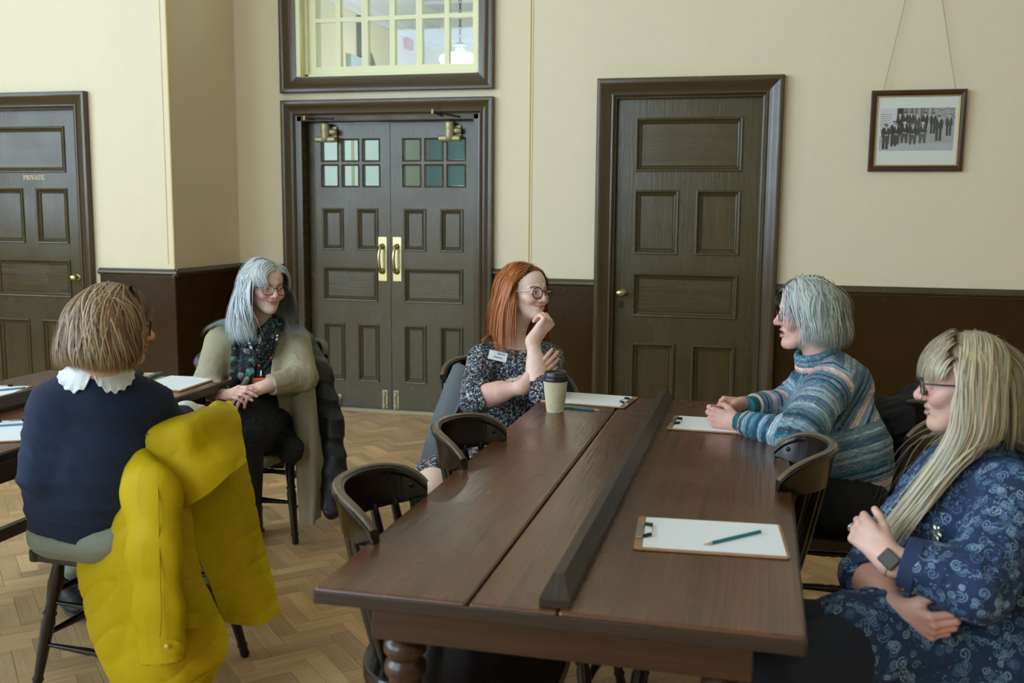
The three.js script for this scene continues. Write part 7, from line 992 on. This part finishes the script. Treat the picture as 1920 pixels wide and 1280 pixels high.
  part('pocket_flap', cloth([[V(-1.496, 0.384, -2.320), V(-1.467, 0.378, -2.336), V(-1.453, 0.370, -2.360)], [V(-1.489, 0.346, -2.311), V(-1.466, 0.340, -2.326), V(-1.457, 0.340, -2.349)]], 10, 6, 0.005), Y, c);
  const lp = V(-1.685, 0.715, -2.390); part('brand_tag', new RoundedBoxGeometry(0.014, 0.024, 0.006, 1, 0.002).rotateY(0.4).translate(lp.x, lp.y, lp.z), M.black, c, 'small black fabric tag');
  { const e = V(-1.442, 0.233, -2.370), s = new THREE.Shape(); s.moveTo(-0.004, 0.016); s.quadraticCurveTo(-0.001, 0.012, -0.004, 0.006); s.quadraticCurveTo(0.001, 0.003, 0.010, 0.002); s.quadraticCurveTo(0.008, -0.006, 0.0, -0.005); s.lineTo(0.002, -0.014); s.lineTo(0, -0.014); s.lineTo(-0.003, -0.004); s.quadraticCurveTo(-0.009, 0.003, -0.007, 0.008); s.quadraticCurveTo(-0.006, 0.012, -0.008, 0.013); s.closePath(); const g = new THREE.ExtrudeGeometry(s, { depth: 0.002, bevelEnabled: false }); g.rotateY(0.6); part('printed_bird', g.translate(e.x, e.y, e.z), M.black, c, 'small black bird mark'); }
}
{ // grey wool jacket over the chair of the red-haired woman
  const c = thing('wool_jacket', 'grey-blue wool jacket hanging over the chair of the red-haired woman', 'jacket'), G = wool([98, 104, 106], { bumpScale: 0.001, sheen: 0.15 });
  const rip = s => (u, v, p) => 0.014 * (noise3(p.x * 12, p.y * 8, p.z * 12, s) - 0.5);
  part('left_side', cloth([[V(-1.142, 0.826, -3.911), V(-1.195, 0.844, -3.921), V(-1.234, 0.831, -3.972), V(-1.197, 0.839, -4.148), V(-1.055, 0.846, -4.247)], [V(-1.147, 0.744, -3.837), V(-1.216, 0.755, -3.842), V(-1.260, 0.732, -3.911), V(-1.236, 0.695, -4.161), V(-1.082, 0.685, -4.261)], [V(-1.151, 0.635, -3.779), V(-1.232, 0.641, -3.781), V(-1.285, 0.602, -3.845), V(-1.275, 0.533, -4.130), V(-1.098, 0.522, -4.234)], [V(-1.181, 0.492, -3.732), V(-1.257, 0.491, -3.734), V(-1.311, 0.449, -3.798), V(-1.302, 0.348, -4.098), V(-1.114, 0.334, -4.206)], [V(-1.184, 0.366, -3.714), V(-1.256, 0.356, -3.716), V(-1.312, 0.332, -3.761), V(-1.319, 0.209, -4.075), V(-1.120, 0.194, -4.185)]], 60, 50, 0.008, rip(3)), G, c);
  part('right_side', cloth([[V(-1.055, 0.846, -4.247), V(-0.914, 0.831, -4.259), V(-0.808, 0.797, -4.177), V(-0.783, 0.787, -4.099)], [V(-1.070, 0.686, -4.263), V(-0.871, 0.667, -4.290), V(-0.752, 0.720, -4.181), V(-0.738, 0.715, -4.059)], [V(-1.075, 0.522, -4.240), V(-0.853, 0.504, -4.272), V(-0.715, 0.581, -4.171), V(-0.708, 0.588, -4.029)], [V(-1.077, 0.288, -4.208), V(-0.845, 0.295, -4.246), V(-0.699, 0.378, -4.148), V(-0.693, 0.413, -4.009)]], 40, 40, 0.008, rip(5)), G, c);
  part('lapel', cloth([[V(-1.139, 0.828, -3.902), V(-1.141, 0.818, -3.848)], [V(-1.134, 0.744, -3.840), V(-1.147, 0.736, -3.794)], [V(-1.156, 0.664, -3.793), V(-1.176, 0.641, -3.743)]], 8, 20, 0.008, rip(7)), G, c);
}
renderer.render(scene, camera);
